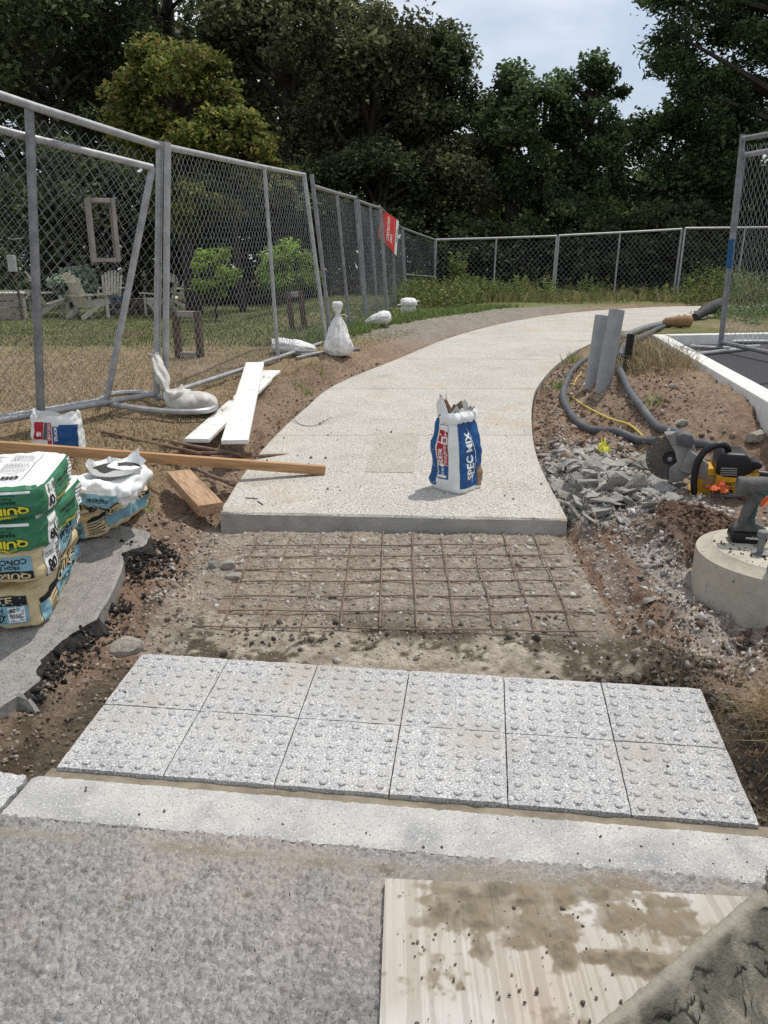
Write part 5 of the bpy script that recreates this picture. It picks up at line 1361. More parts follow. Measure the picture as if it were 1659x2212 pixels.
ring_ = MB(); ring_.tube([pst + Vector((0.034 * math.cos(a), 0.034 * math.sin(a) - 0.004, 0.03 + 0.012 * math.sin(2 * a))) for a in np.linspace(0, 6.283, 16)], 0.010, 7, cap=False); ring_.build('tie', m_sand2, root_s, sm=True)
V = []; F = []; n_ = 30
nk.tube(path_n, list(rad), n_)
for i, v in enumerate(nk.v):
    k = i % n_; row = i // n_; c_ = path_n[row]; d = Vector(v) - c_; nk.v[i] = tuple(c_ + d * (1 + 0.18 * math.sin(k * 5 * 2 * math.pi / n_ + row * 0.22) + 0.10 * math.sin(row * 0.9 + k)))
o = nk.build('twisted_neck', m_sand2, root_s); o.data.polygons.foreach_set('use_smooth', [True] * len(o.data.polygons))
p = on(648, 766); sackblob_s(0.70, 'sandbag', 'white sandbag lying on its side behind the fence', p + Vector((-0.20, 0, 0.09)), (0, R_(97), 0.12), [(0.10, -0.12), (0.13, -0.06), (0.155, 0.05), (0.15, 0.22), (0.12, 0.38), (0.06, 0.50), (0.01, 0.53)], m_sand, 9, 0.12, sq=(0.72, 1), seed=3)
p = on(822, 706); sackblob_s(0.68, 'sandbag', 'white sandbag slumped in the grass at the fence foot further back', p + Vector((-0.10, 0, 0.07)), (0, R_(76), -0.3), [(0.03, -0.16), (0.06, -0.10), (0.11, 0.0), (0.14, 0.12), (0.145, 0.24), (0.10, 0.34), (0.03, 0.37)], m_sand, 9, 0.12, sq=(0.85, 1), seed=4)
p = on(882, 679); sackblob_s(0.72, 'sandbag', 'farthest white sandbag with knotted ears at the weeds', p, (0, 0, 0.5), [(0.08, 0.0), (0.13, 0.01), (0.150, 0.09), (0.152, 0.16), (0.185, 0.20), (0.18, 0.27), (0.13, 0.325), (0.05, 0.345), (0.01, 0.345)], m_sand, 11, 0.10, tie=(0.185, 0.17), seed=5)
ear = MB(); ear.tube([(-0.16, 0, 0.20), (-0.23, 0.0, 0.20), (-0.27, 0, 0.19)], [0.02, 0.012, 0.02], 6); ear.tube([(0.16, 0, 0.24), (0.22, 0.0, 0.26), (0.27, 0, 0.27)], [0.02, 0.012, 0.02], 6)
ear.build('knotted_ears', m_sand, [o for o in C.objects if o.get('label', '').startswith('farthest white')][0], sm=True)

# ------------------------------------------------------------------ wooden frames
m_grey_wood = mat('grey_wood', srgb(160, 150, 140), srgb(132, 122, 114), scale=12, stretch=(4, 4, 1), rough=0.85, bump=0.3, bscale=30)
m_dark_wood = mat('dark_wood', srgb(96, 78, 66), srgb(74, 60, 52), scale=12, stretch=(4, 4, 1), rough=0.85, bump=0.3, bscale=30)
def frame(label, c, w, h, dep, th, rot, mh=m_grey_wood, mv=m_grey_wood):
    root = thing('open_wooden_box', label, 'frame', c, rot, 'empty wooden frames')
    for s_ in (-1, 1):
        MB().box((s_ * (w - th) / 2, 0, h / 2), (th, dep, h)).build('upright', mv, root, bevel=0.003)
        MB().box((0, 0, h / 2 + s_ * (h - th) / 2), (w - 2 * th - 0.002, dep * 0.96, th)).build('crosspiece', mh, root, bevel=0.003)
    return root
fc = aty(229, 566, B1.y - 0.18)
frame('grey wooden box frame hung high on the left fence', fc, 0.165, 0.365, 0.10, 0.024, (0, 0, R_(28)))
fp_ = on(410, 772); hF = (aty(410, 672, fp_.y).z - fp_.z); frame('dark open wooden frame standing on the dry lawn left of the middle post', fp_, hF * 0.64, hF, 0.07, 0.055, (0, 0, R_(-12)), m_grey_wood, m_dark_wood)
fp_ = on(645, 713); hF = (aty(645, 630, fp_.y).z - fp_.z); frame('open wooden frame tilted on the lawn near the upright sandbag', fp_, hF * 0.46, hF, 0.07, 0.06, (0, R_(-5), R_(20)), m_grey_wood, m_dark_wood)

# ------------------------------------------------------------------ garden chairs and fire pit
m_chair = mat('chair_cream', srgb(214, 207, 190), srgb(196, 188, 172), scale=10, rough=0.7, bump=0.2, bscale=30)
def make_chair(label, loc, rz):
    t = thing('garden_chair', label, 'chair', loc, (0, 0, rz), 'slatted garden chairs round the fire pit')
    # faces +y; seat slats slope down to the back, fan back reclined
    sl = MB()
    for s_ in (-1, 1):
        MB().prism([(0, 0), (0.05, 0), (0.50, 0.26), (0.86, 0.36), (0.86, 0.42), (0.80, 0.42), (0.46, 0.34), (0.0, 0.10)], -0.012, 0.012, Euler((0, 0, R_(90))).to_matrix(), (s_ * 0.27, -0.42, 0)).build('side_rail', m_chair, t)
        MB().box((s_ * 0.30, 0.33, 0.28), (0.025, 0.09, 0.56)).build('front_leg', m_chair, t, bevel=0.004)
        MB().prism([(-0.40, 0.0), (0.42, 0.0), (0.42, 0.0225), (-0.40, 0.0225)], -0.07, 0.07, Euler((0, 0, R_(90))).to_matrix(), (s_ * 0.34, 0.0, 0.56)).build('armrest', m_chair, t)
    for k in range(5):
        y = 0.40 - k * 0.11; MB().box((0, y, 0.425 - k * 0.028), (0.54, 0.095, 0.02), Euler((R_(14), 0, 0)).to_matrix()).build('seat_slat', m_chair, t)
    for k in range(7):
        u = (k - 3) / 3.0; hgt = 0.80 - 0.13 * u * u; wid = 0.068
        a = Vector((u * 0.22, -0.12, 0.27)); b = a + Vector((u * 0.06, -0.36 * hgt / 0.8, 0.80 * hgt / 0.8))
        MB().beam(a, b, wid, 0.02, up=(0, 1, 0.4)).build('back_slat', m_chair, t, bevel=0.006)
    MB().beam((-0.34, -0.315, 0.548), (0.34, -0.315, 0.548), 0.05, 0.025).build('back_brace', m_chair, t)
    MB().beam((-0.25, -0.43, 0.86), (0.25, -0.43, 0.86), 0.05, 0.025).build('back_brace', m_chair, t)
    return t
CY = {}
def cpos(px, py): return on(px, py)
ch0 = make_chair('cream slatted garden chair half hidden behind the grey post at the far left', cpos(112, 684), R_(-55))
ch0.scale = (0.86, 0.86, 0.86)
dup(ch0, cpos(192, 690), (0, 0, R_(-30)), 'cream slatted garden chair seen from behind left of the fire pit')
dup(ch0, cpos(243, 664), (0, 0, R_(188)), 'cream slatted garden chair facing the camera behind the blue bucket')
dup(ch0, cpos(352, 684), (0, 0, R_(38)), 'cream slatted garden chair seen from behind right of the fire pit')
dup(ch0, cpos(385, 668), (0, 0, R_(80)), 'cream slatted garden chair in profile, rightmost of the group')
dup(ch0, cpos(345, 655), (0, 0, R_(150)), 'cream slatted garden chair mostly hidden behind the double fence post')
dup(ch0, cpos(35, 672), (0, 0, R_(-80)), 'cream slatted garden chair at the left picture edge')
pit = thing('fire_pit', 'low round fire pit of dark stone blocks between the chairs', 'fire pit', cpos(295, 676))
m_pit = mat('pit_stone', srgb(110, 98, 90), srgb(80, 72, 66), scale=9, rough=0.9, bump=0.6, bscale=30)
for lv in range(2):
    for k in range(13):
        a = 2 * math.pi * (k + 0.5 * lv) / 13
        MB().box((0.62 * math.cos(a), 0.62 * math.sin(a), 0.08 + lv * 0.15), (0.16, 0.275, 0.14), Euler((0, 0, a)).to_matrix()).build('stone', m_pit, pit, bevel=0.015)
bk = thing('bucket', 'blue bucket standing beside the fire pit', 'bucket', cpos(258, 676) + Vector((0, -0.1, 0.0)))
MB().lathe([(0.11, 0.0), (0.14, 0.0), (0.17, 0.34), (0.18, 0.34), (0.18, 0.36), (0.16, 0.36), (0.13, 0.02)], 20).build('pail', mat('bucket_blue', srgb(74, 100, 128), srgb(64, 90, 118), scale=5, rough=0.5), bk, sm=True)
MB().tube([(0.17 * math.cos(a), 0.0, 0.34 + 0.13 * math.sin(a)) for a in np.linspace(0, math.pi, 10)], 0.005, 5).build('handle', m_galv, bk)
cr = thing('wooden_crate', 'grey wooden crate with dark planks at the left picture edge', 'crate', cpos(22, 690), (0, 0, 0.3))
for k in range(4): MB().box((0, -0.22, 0.06 + k * 0.12), (0.6, 0.02, 0.10)).build('plank', m_grey_wood, cr); MB().box((0.29, 0, 0.06 + k * 0.12), (0.02, 0.42, 0.10)).build('plank', m_grey_wood, cr)
MB().box((0, 0, 0.50), (0.66, 0.5, 0.03)).build('top_board', m_chair, cr)
for k in range(3):
    pass
gp = cpos(128, 700); gpo = thing('post', 'thin dark stake with a pale top box at the far left of the lawn', 'post', cpos(48, 692)); MB().tube([(0, 0, 0), (0, 0, 0.95)], 0.02, 6).build('stake', m_dark_wood, gpo); MB().box((-0.04, 0, 1.05), (0.13, 0.12, 0.3)).build('box', mat('box_grey', srgb(176, 178, 178), scale=6), gpo, bevel=0.01)

# ------------------------------------------------------------------ conduits, hoses, cord
m_pvc = mat('conduit_grey', srgb(156, 158, 159), srgb(140, 142, 144), scale=10, rough=0.4, stain=srgb(104, 100, 98), stscale=6, stlo=0.58, sthi=0.75)
m_hose = mat('hose_grey', srgb(96, 98, 100), srgb(78, 80, 84), scale=14, rough=0.6, bump=0.15, bscale=40, stain=srgb(132, 124, 114), stscale=4, stlo=0.60, sthi=0.8)
m_hose2 = mat('hose_light', srgb(136, 138, 138), srgb(112, 112, 112), scale=14, rough=0.6)
m_blk = mat('black_plastic', srgb(30, 30, 31), srgb(24, 24, 25), scale=14, rough=0.5)
def pipe_thing(name, label, cat, px0, px1, rad, m, grp=None, wall=0.008, ty=None):
    b = on(*px0); t = aty(px1[0], px1[1], b.y + (ty or 0)); d = (t - b).normalized(); o = thing(name, label, cat, b, group=grp)
    L = (t - b).length; q = Vector((0, 0, 1)).rotation_difference(d).to_matrix()
    MB().lathe([(rad, -0.15), (rad, L), (rad - wall, L), (rad - wall, L - 0.25), (0.001, L - 0.26)], 24, R=q, cap=False).build('tube', m, o, sm=True); return o
cg = 'grey conduits standing by the path'
pc1 = pipe_thing('conduit', 'left and shorter grey plastic conduit leaning by the path', 'conduit', (1277, 834), (1300, 681), 0.050, m_pvc, cg)
pc2 = pipe_thing('conduit', 'right and taller grey plastic conduit leaning by the path', 'conduit', (1302, 842), (1333, 669), 0.056, m_pvc, cg, ty=-0.02)
pipe_thing('black_pipe', 'short black pipe stub beside the grey conduits', 'pipe', (1352, 798), (1363, 722), 0.032, m_blk, None)
MB().box((0.045, -0.05, 0.50), (0.014, 0.004, 0.05)).build('printed_mark', m_lwhite, pc2)
def hose(name, label, px, rad, m, cat='hose', lift=0.0, n=10):
    pts = []
    for q in px:
        p = on(q[0], q[1]); p.z += rad * 0.85 + (q[2] if len(q) > 2 else 0) + lift; 
        if len(q) > 2 and q[2]: p = at(q[0], q[1], p.z)
        pts.append(p)
    P = spline(pts, 8); c = P[0].copy(); o = MB().tube([p - c for p in P], rad, n).build(name, m, None, sm=True); o.location = c; tag(o, label, cat); return o
hose('hose', 'thick grey hose looping left round the conduits and back to the saw', [(1420, 960), (1380, 954), (1330, 945), (1280, 935), (1245, 915), (1225, 890), (1216, 860), (1225, 825), (1245, 800), (1275, 778), (1310, 760)], 0.026, m_hose)
hose('hose', 'thick grey hose running right of the conduits down past the saw', [(1575, 990), (1530, 975), (1490, 962), (1455, 948), (1420, 925), (1385, 895), (1360, 862), (1342, 825), (1335, 795), (1340, 765, .05), (1352, 742, .06), (1385, 728, .03), (1430, 712), (1470, 700)], 0.027, m_hose)
hose('hose', 'light grey hose lying along the path edge at the car park corner', [(1320, 742), (1350, 730), (1385, 718), (1420, 708), (1450, 700)], 0.04, m_hose2)
hose('yellow_rope', 'thin yellow cord winding between the two grey hoses', [(1430, 950), (1400, 940), (1360, 925), (1320, 910), (1280, 895), (1250, 873), (1238, 850), (1243, 825), (1255, 805), (1262, 775), (1275, 755), (1290, 748)], 0.008, mat('cord_yellow', srgb(208, 184, 92), srgb(190, 166, 78), scale=20, rough=0.5), 'cord')
dp0 = on(1500, 692); dp1 = aty(1556, 660, dp0.y + 0.6)
o = MB().tube([Vector((0, 0, 0.05)), (dp1 - dp0) * 0.5 + Vector((0, 0, 0.06)), dp1 - dp0 + Vector((0, 0, 0.02))], [0.05, 0.085, 0.085], 14).build('drain_pipe', mat('drain_dark', srgb(70, 68, 66), srgb(52, 50, 50), scale=14, rough=0.7, bump=0.6, bscale=60), None, sm=True); o.location = dp0; tag(o, 'dark corrugated pipe end resting beside the right fence post', 'pipe')
bb = on(1462, 708)
root = thing('brown_bundle', 'brown wrapped bundle lying at the corner of the white kerb', 'bundle', bb, (0, 0, -0.1)); root.scale = (0.66, 0.66, 0.66)
q = MB(); q.tube([(-0.26, 0, 0.08), (-0.22, 0, 0.09), (-0.05, 0, 0.105), (0.15, 0.01, 0.11), (0.24, 0.0, 0.105), (0.27, 0, 0.10)], [0.05, 0.085, 0.10, 0.115, 0.11, 0.06], 14); q.build('wrapping', mat('brown_paper', srgb(152, 116, 84), srgb(130, 98, 70), scale=8, rough=0.75, bump=0.5, bscale=22), root, sm=True)

# ------------------------------------------------------------------ round concrete footing with bolts
m_foot = mat('footing_concrete', srgb(186, 178, 162), srgb(168, 160, 144), scale=5, rough=0.85, bump=0.35, bscale=50, stain=srgb(146, 140, 128), stscale=7, stlo=0.55, sthi=0.75, speck=[(srgb(120, 114, 104), 60, 0.66, 0.72)])
FC = Vector((1.53, 2.75, 0.0)); FT = 0.31
ft = thing('concrete_footing', 'round poured concrete footing with chamfered rim at the right edge', 'footing', FC + Vector((0, 0, -0.05)))
MB().lathe([(0.315, -0.15), (0.315, 0.325), (0.312, 0.335), (0.262, 0.352), (0.255, 0.36), (0.0, 0.360)], 96).build('drum', m_foot, ft, sm=True)
m_bolt = mat('bolt_zinc', srgb(142, 144, 146), srgb(120, 122, 124), scale=20, rough=0.5, metal=0.6)
def bolt(px, py, label, h=0.075):
    p = at(px, py, FT); o = thing('anchor_bolt', label, 'bolt', p, group='anchor bolts in the footing')
    MB().lathe([(0.031, 0.0), (0.031, 0.007), (0.014, 0.007)], 24).build('washer', m_bolt, o, sm=True)
    MB().lathe([(0.0115, 0.0), (0.0115, h)], 16).build('shank', m_bolt, o, sm=True)
    hx = MB(); hx.lathe([(0.019, h - 0.006), (0.021, h), (0.021, h + 0.014), (0.017, h + 0.018)], 6); hx.build('hex_head', m_bolt, o); return o
bolt(1641, 1197, 'zinc anchor bolt with washer standing on the footing near the driver')
o = thing('pipe_stub', 'grey tapered pipe stub on the footing at the picture edge', 'pipe', at(1672, 1232, FT)); MB().lathe([(0.024, 0), (0.019, 0.075), (0.014, 0.075), (0.014, 0.03)], 20).build('tube', m_bolt, o, sm=True)
r = np.random.default_rng(77)
n = 420; aa = r.uniform(0, 6.28, n); rr_ = 0.25 * np.sqrt(r.random(n)); xs = FC.x + rr_ * np.cos(aa); ys = FC.y + rr_ * np.sin(aa); k_ = (ys < 2.85)
xs, ys = xs[k_], ys[k_]
scatter('footing_crumbs', xs, ys, np.clip(r.lognormal(math.log(0.006), 0.5, len(xs)), 0.002, 0.018), pick(len(xs), [(96, 82, 72), (120, 104, 92), (80, 70, 62)]), ROUND, 9, 'dark soil crumbs scattered on top of the round footing', 0.2, zs=np.full(len(xs), FT))

# ------------------------------------------------------------------ cut-off saw
m_dy = mat('saw_yellow', srgb(214, 160, 34), srgb(196, 144, 30), scale=8, rough=0.5, stain=srgb(150, 124, 72), stscale=12, stlo=0.60, sthi=0.8)
m_dk = mat('saw_black', srgb(38, 38, 40), srgb(30, 30, 32), scale=8, rough=0.4, stain=srgb(92, 90, 88), stscale=14, stlo=0.64, sthi=0.85)
m_grd = mat('saw_guard', srgb(148, 146, 142), srgb(122, 120, 116), scale=12, rough=0.75, bump=0.2, bscale=40, stain=srgb(96, 94, 92), stscale=8, stlo=0.60, sthi=0.8)
m_disc = mat('saw_disc', srgb(104, 98, 92), srgb(86, 80, 76), scale=20, rough=0.7, metal=0.3)
spos = at(1573, 1064, 0.235)
saw = thing('cut_off_saw', 'yellow and black cut-off saw with grey guard lying on the rubble', 'saw', spos, (0, R_(-2), R_(-16)))
ROTX = Euler((R_(90), 0, 0)).to_matrix()
dc = Vector((-0.295, -0.02, 0.175))
MB().lathe([(0.115, -0.0015), (0.115, 0.0015)], 48, c=dc, R=ROTX).build('blade', m_disc, saw)
MB().lathe([(0.030, -0.012), (0.034, 0.0), (0.030, 0.016)], 24, c=dc, R=ROTX).build('flange', m_dk, saw, sm=True); MB().lathe([(0.013, 0.0), (0.013, 0.026), (0.008, 0.028)], 6, c=dc, R=ROTX).build('arbor_bolt', m_bolt, saw)
rim_ = MB()
for k in range(22):
    a = 2 * math.pi * k / 22; rim_.lathe([(0.003, 0.0), (0.003, 0.0022)], 6, c=dc + Vector((0.106 * math.cos(a), 0, 0.106 * math.sin(a))), R=ROTX)
rim_.build('rim_holes', mat('pale_spot', srgb(190, 186, 178)), saw)
def arcp(c, r0, a0, a1, n): return [(c.x + r0 * math.cos(a0 + (a1 - a0) * k / n), c.z + r0 * math.sin(a0 + (a1 - a0) * k / n)) for k in range(n + 1)]
gpoly = arcp(dc, 0.128, R_(-88), R_(104), 24) + [(dc.x + 0.02, dc.z + 0.04), (dc.x + 0.035, dc.z - 0.015), (dc.x + 0.0, dc.z - 0.05)]
MB().prism(gpoly, -0.042, -0.030).build('guard', m_grd, saw, sm=True, bevel=0.004)
MB().prism(arcp(dc, 0.130, R_(-88), R_(104), 24) + arcp(dc, 0.118, R_(104), R_(-88), 24), -0.031, 0.03).build('guard_rim', m_grd, saw, sm=True)
MB().prism([(-0.245, 0.12), (-0.12, 0.08), (-0.11, 0.16), (-0.21, 0.235)], -0.07, -0.036).build('arm_cover', m_grd, saw, sm=True, bevel=0.008)
MB().prism([(-0.27, 0.255), (-0.20, 0.235), (-0.185, 0.275), (-0.20, 0.305), (-0.24, 0.318), (-0.272, 0.30)], -0.065, 0.01).build('water_fitting', m_hose, saw, sm=True, bevel=0.010)
MB().prism([(-0.305, 0.30), (-0.27, 0.32), (-0.262, 0.255), (-0.30, 0.25)], -0.048, -0.03).build('guard_tab', m_grd, saw, bevel=0.003)
MB().prism([(-0.15, 0.0), (-0.07, 0.0), (-0.07, 0.135), (-0.10, 0.14), (-0.145, 0.125), (-0.16, 0.07)], -0.06, 0.09).build('gear_case', m_dy, saw, sm=True, bevel=0.012)
vent = MB()
for k in range(4): vent.box((-0.105, -0.062, 0.045 + k * 0.018), (0.055, 0.006, 0.008))
vent.build('cooling_slots', m_grd, saw)
MB().prism([(-0.075, 0.0), (0.075, 0.0), (0.085, 0.06), (0.085, 0.125), (-0.075, 0.115)], -0.095, 0.10).build('motor_body', m_dy, saw, sm=True, bevel=0.010)
MB().prism([(-0.079, 0.118), (-0.045, 0.098), (0.030, 0.094), (0.085, 0.122), (0.082, 0.185), (0.055, 0.222), (-0.045, 0.226), (-0.079, 0.185)], -0.098, 0.103).build('battery_cover', m_dk, saw, sm=True, bevel=0.018, seg=3)
sl_ = MB()
for k in range(4): sl_.box((-0.022, -0.099, 0.118 + k * 0.011), (0.075, 0.004, 0.005))
sl_.build('cover_slots', m_grd, saw)
MB().prism([(0.080, 0.13), (0.125, 0.145), (0.135, 0.165), (0.10, 0.185), (0.08, 0.175)], -0.07, 0.03).build('rear_vent', m_dk, saw, sm=True, bevel=0.006)
MB().box((0.105, 0.0, 0.085), (0.06, 0.09, 0.07)).build('handle_joint', m_dy, saw, sm=True, bevel=0.012)
MB().tube(spline([(0.12, -0.02, 0.105), (0.18, -0.02, 0.098), (0.26, -0.02, 0.078), (0.34, -0.02, 0.06)], 5), 0.024, 12).build('rear_handle', m_dk, saw, sm=True)
MB().tube(spline([(-0.172, -0.10, 0.0), (-0.178, -0.10, 0.09), (-0.17, -0.10, 0.17), (-0.145, -0.095, 0.225), (-0.10, -0.085, 0.258), (-0.055, -0.07, 0.262), (-0.03, -0.05, 0.24), (-0.028, -0.04, 0.215)], 6), 0.0165, 12).build('front_handle', m_dk, saw, sm=True)
MB().prism([(-0.20, -0.005), (-0.15, -0.012), (-0.14, 0.02), (-0.19, 0.022)], -0.11, 0.06).build('base_plate', m_dy, saw, bevel=0.005)
def flat_text(root, txt, c, w, h, m, bold=0.03, n=(0, -1, 0), rx=(1, 0, 0), th=0.0):
    V2, F2 = ttris(txt, bold, 4, 1); rx = Vector(rx); uy = Vector(n).cross(rx).normalized() ; c = Vector(c)
    V = [tuple(c + rx * ((x - 0.5) * w) + uy * ((y - 0.5) * h)) for x, y in V2]; me_ = bpy.data.meshes.new('lettering'); me_.from_pydata(V, [], F2); return link_mesh('lettering', me_, m, root)
flat_text(saw, 'DeWALT', (-0.022, -0.0985, 0.072), 0.066, 0.017, m_black)
flat_text(saw, 'BRUSHLESS', (-0.022, -0.0985, 0.052), 0.06, 0.008, m_black, 0.01)
MB().box((-0.012, -0.0975, 0.033), (0.035, 0.003, 0.016)).build('label_plate', m_black, saw)
flat_text(saw, 'BE', (0.20, -0.045, 0.098), 0.02, 0.012, m_yel)

# orange rag, grey pad and yellow ribbon
def cloth(name, label, cat, px, py, z, size, m, seed, thick=0.004):
    n = 14; V = []; F = []; p = at(px, py, z) if z is not None else on(px, py)
    for i in range(n + 1):
        for j in range(n + 1):
            x, y = (i / n - 0.5), (j / n - 0.5); q = Vector((x * 4 + seed, y * 4, 0))
            V.append(((x + 0.25 * mnoise.noise(q)) * size[0], (y + 0.25 * mnoise.noise(q + Vector((9, 3, 1)))) * size[1], size[2] * (0.35 + 0.9 * mnoise.noise(q * 1.3 + Vector((0, 0, 4)))) * (1 - 2.2 * (x * x + y * y)) + 0.008))
    for i in range(n):
        for j in range(n): F.append((i * (n + 1) + j, (i + 1) * (n + 1) + j, (i + 1) * (n + 1) + j + 1, i * (n + 1) + j + 1))
    mb = MB(); mb.v = V; mb.f = F; o = mb.build(name, m, None, sm=False); o.data.polygons.foreach_set('use_smooth', [True] * len(F)); o.location = p; tag(o, label, cat); return o
m_org = mat('orange_cloth', srgb(214, 110, 66), srgb(196, 94, 54), scale=14, rough=0.8)
pg = at(1553, 1062, 0.27)
cloth('orange_rag', 'crumpled orange rag in front of the yellow saw', 'rag', 1550, 1064, 0.27, (0.09, 0.07, 0.08), m_org, 3)
cloth('orange_rag', 'orange cloth edge beside the impact driver at the picture edge', 'rag', 1648, 1092, 0.30, (0.08, 0.06, 0.06), m_org, 8)
o = thing('saw_pad', 'dark rubber strap lying under the orange rag', 'strap', at(1560, 1070, 0.25)); MB().tube(spline([(-0.05, 0.01, 0.02), (-0.03, -0.03, 0.012), (0.05, -0.04, 0.01), (0.12, -0.03, 0.015), (0.17, -0.02, 0.02)], 5), [0.011] * 21, 8).build('strap', m_hose, o, sm=True)
cloth('yellow_ribbon', 'small knotted yellow ribbon on the concrete rubble', 'ribbon', 1302, 996, None, (0.06, 0.10, 0.09), mat('ribbon_yellow', srgb(226, 218, 92), srgb(208, 200, 74), scale=14, rough=0.6), 5)
bpy.data.objects['yellow_ribbon'].location.z += 0.045

# ------------------------------------------------------------------ impact driver
m_teal = mat('driver_teal', srgb(62, 96, 96), srgb(50, 80, 80), scale=12, rough=0.5)
m_drv = mat('driver_grey', srgb(104, 102, 98), srgb(66, 65, 62), scale=16, rough=0.65, stain=srgb(128, 124, 116), stscale=14, stlo=0.58, sthi=0.8)
dpos = at(1612, 1168, FT)
drv = thing('impact_driver', 'dusty dark impact driver standing on its battery on the footing', 'driver', dpos, (0, 0, R_(-12)))
MB().prism([(-0.062, 0.0), (0.062, 0.0), (0.068, 0.02), (0.066, 0.045), (-0.064, 0.045), (-0.068, 0.02)], -0.04, 0.04).build('battery', m_dk, drv, sm=True, bevel=0.008)
MB().prism([(-0.062, 0.046), (0.060, 0.046), (0.056, 0.066), (0.02, 0.078), (-0.02, 0.082), (-0.05, 0.068)], -0.038, 0.038).build('foot', m_drv, drv, sm=True, bevel=0.008)
MB().box((0.035, -0.0365, 0.058), (0.035, 0.005, 0.008), Euler((0, R_(10), 0)).to_matrix()).build('teal_band', m_teal, drv)
hs = MB(); hs.tube(spline([(-0.008, 0, 0.070), (-0.012, 0, 0.10), (-0.004, 0, 0.14), (0.006, 0, 0.175), (0.010, 0, 0.20)], 4), [0.031] * 3 + [0.026] * 9 + [0.029] * 5, 14); hs.build('handle', m_drv, drv, sm=True)
MB().prism([(0.0, 0.085), (0.012, 0.10), (0.016, 0.15), (0.022, 0.165), (0.012, 0.16), (0.006, 0.125), (-0.006, 0.10)], -0.030, -0.026).build('teal_inlay', m_teal, drv)
hd = MB(); hd.tube(spline([(-0.066, 0, 0.222), (-0.060, 0, 0.222), (-0.03, 0, 0.224), (0.03, 0, 0.226), (0.062, 0, 0.224), (0.085, 0, 0.222)], 5), list(np.interp(np.linspace(0, 1, 26), [0, 0.10, 0.25, 0.7, 0.85, 1], [0.016, 0.030, 0.036, 0.036, 0.030, 0.022])), 18); hd.build('motor_housing', m_drv, drv, sm=True)
MB().tube([(0.085, 0, 0.222), (0.12, 0, 0.221), (0.135, 0, 0.221)], [0.020, 0.017, 0.010], 14).build('chuck', m_dk, drv, sm=True)
MB().prism([(0.02, 0.18), (0.040, 0.178), (0.045, 0.195), (0.02, 0.197)], -0.010, 0.010).build('trigger', m_teal, drv, bevel=0.003)
MB().prism([(0.0, 0.205), (0.03, 0.203), (0.05, 0.19), (0.05, 0.205), (0.03, 0.215)], -0.034, -0.024).build('teal_patch', m_teal, drv)
flat_text(drv, 'makita', (0.012, -0.0415, 0.026), 0.05, 0.012, m_lwhite, 0.02)

# ------------------------------------------------------------------ plywood and mortar tub
def plywood_cols(x, y): pass
m_ply = mat('plywood', srgb(214, 200, 180), srgb(196, 182, 162), scale=5, stretch=(14, 1.2, 1), rough=0.8, bump=0.25, bscale=10, stain=srgb(222, 214, 202), stscale=1.2, stlo=0.5, sthi=0.7)
PC = [at(832, 1897, 0.055), at(812, 2420, 0.05), at(2000, 2450, 0.05), at(1760, 1944, 0.055)]
ply = thing('plywood_sheet', 'mortar stained plywood sheet lying on the street at the lower right', 'plywood', PC[0] - Vector((0, 0, 0.018)))
mb = W(); top = [p - Vector((0, 0, 0.0015)) for p in PC]; mb.add(top + [p - Vector((0, 0, 0.018)) for p in top], [(4, 5, 6, 7), (0, 1, 5, 4), (1, 2, 6, 5), (2, 3, 7, 6), (3, 0, 4, 7), (3, 2, 1, 0)]); mb.build('sheet', m_ply, ply)
# smear of fresh mortar on the board: real thin relief
nx_, ny_ = 420, 240; U2, V2 = np.meshgrid(np.linspace(0.0, 1, nx_), np.linspace(0, 1, ny_), indexing='ij')
p0, p1, p2, p3 = [np.array(p) for p in PC]
PP = (p0 * (1 - U2[..., None]) + p3 * U2[..., None]) * (1 - V2[..., None]) + (p1 * (1 - U2[..., None]) + p2 * U2[..., None]) * V2[..., None]
wx, wy = PP[..., 0], PP[..., 1]
nn_ = fbm(wx, wy, 9, 4, 1) + 0.3 * fbm(wx, wy, 40, 3, 3)
def blob(px, py, sx_, sy_, a=1.0):
    c = at(px, py, 0.055); return a * np.exp(-(((wx - c.x) / sx_) ** 2 + ((wy - c.y) / sy_) ** 2))
msk = np.maximum.reduce([blob(1100, 1930, 0.17, 0.05, 1.25), blob(1030, 1975, 0.10, 0.05, 1.1), blob(1160, 1985, 0.08, 0.05, 1.1), blob(1290, 1930, 0.10, 0.025, 0.8), blob(1200, 2000, 0.07, 0.05, 0.9), blob(1220, 2060, 0.03, 0.035, 1.1), blob(1300, 2065, 0.06, 0.02, 1.0), blob(1380, 2080, 0.07, 0.03, 1.1), blob(1480, 2000, 0.10, 0.05, 0.8), blob(1040, 2040, 0.02, 0.05, 0.8), blob(920, 1990, 0.05, 0.02, 0.55), blob(1330, 1985, 0.10, 0.05, 0.62), blob(1120, 2030, 0.06, 0.03, 0.7), blob(1450, 1950, 0.10, 0.02, 0.6)]) + nn_ * 0.75
hgt_ = smooth(0.45, 0.95, msk) * (0.004 + 0.010 * np.clip(fbm(wx, wy, 30, 3, 2) + 0.3, 0, 1)); hgt_ = np.where(msk > 0.45, hgt_ + 0.0012, -0.004)
hgt_ = hgt_ + (msk > 0.45) * 0.006 * np.clip(fbm(wx, wy, 90, 2, 5), 0, 1) * smooth(0.5, 0.9, msk)
PP[..., 2] += np.maximum(hgt_, 0) + 0.0006 * fbm(wx * 9, wy, 20, 2, 4)
q = np.arange(nx_ * ny_).reshape(nx_, ny_); Q = np.stack([q[:-1, :-1], q[1:, :-1], q[1:, 1:], q[:-1, 1:]], -1).reshape(-1, 4)
cA, cB, cC = np.array(srgb(128, 117, 99)), np.array(srgb(92, 86, 74)), np.array(srgb(196, 188, 176))
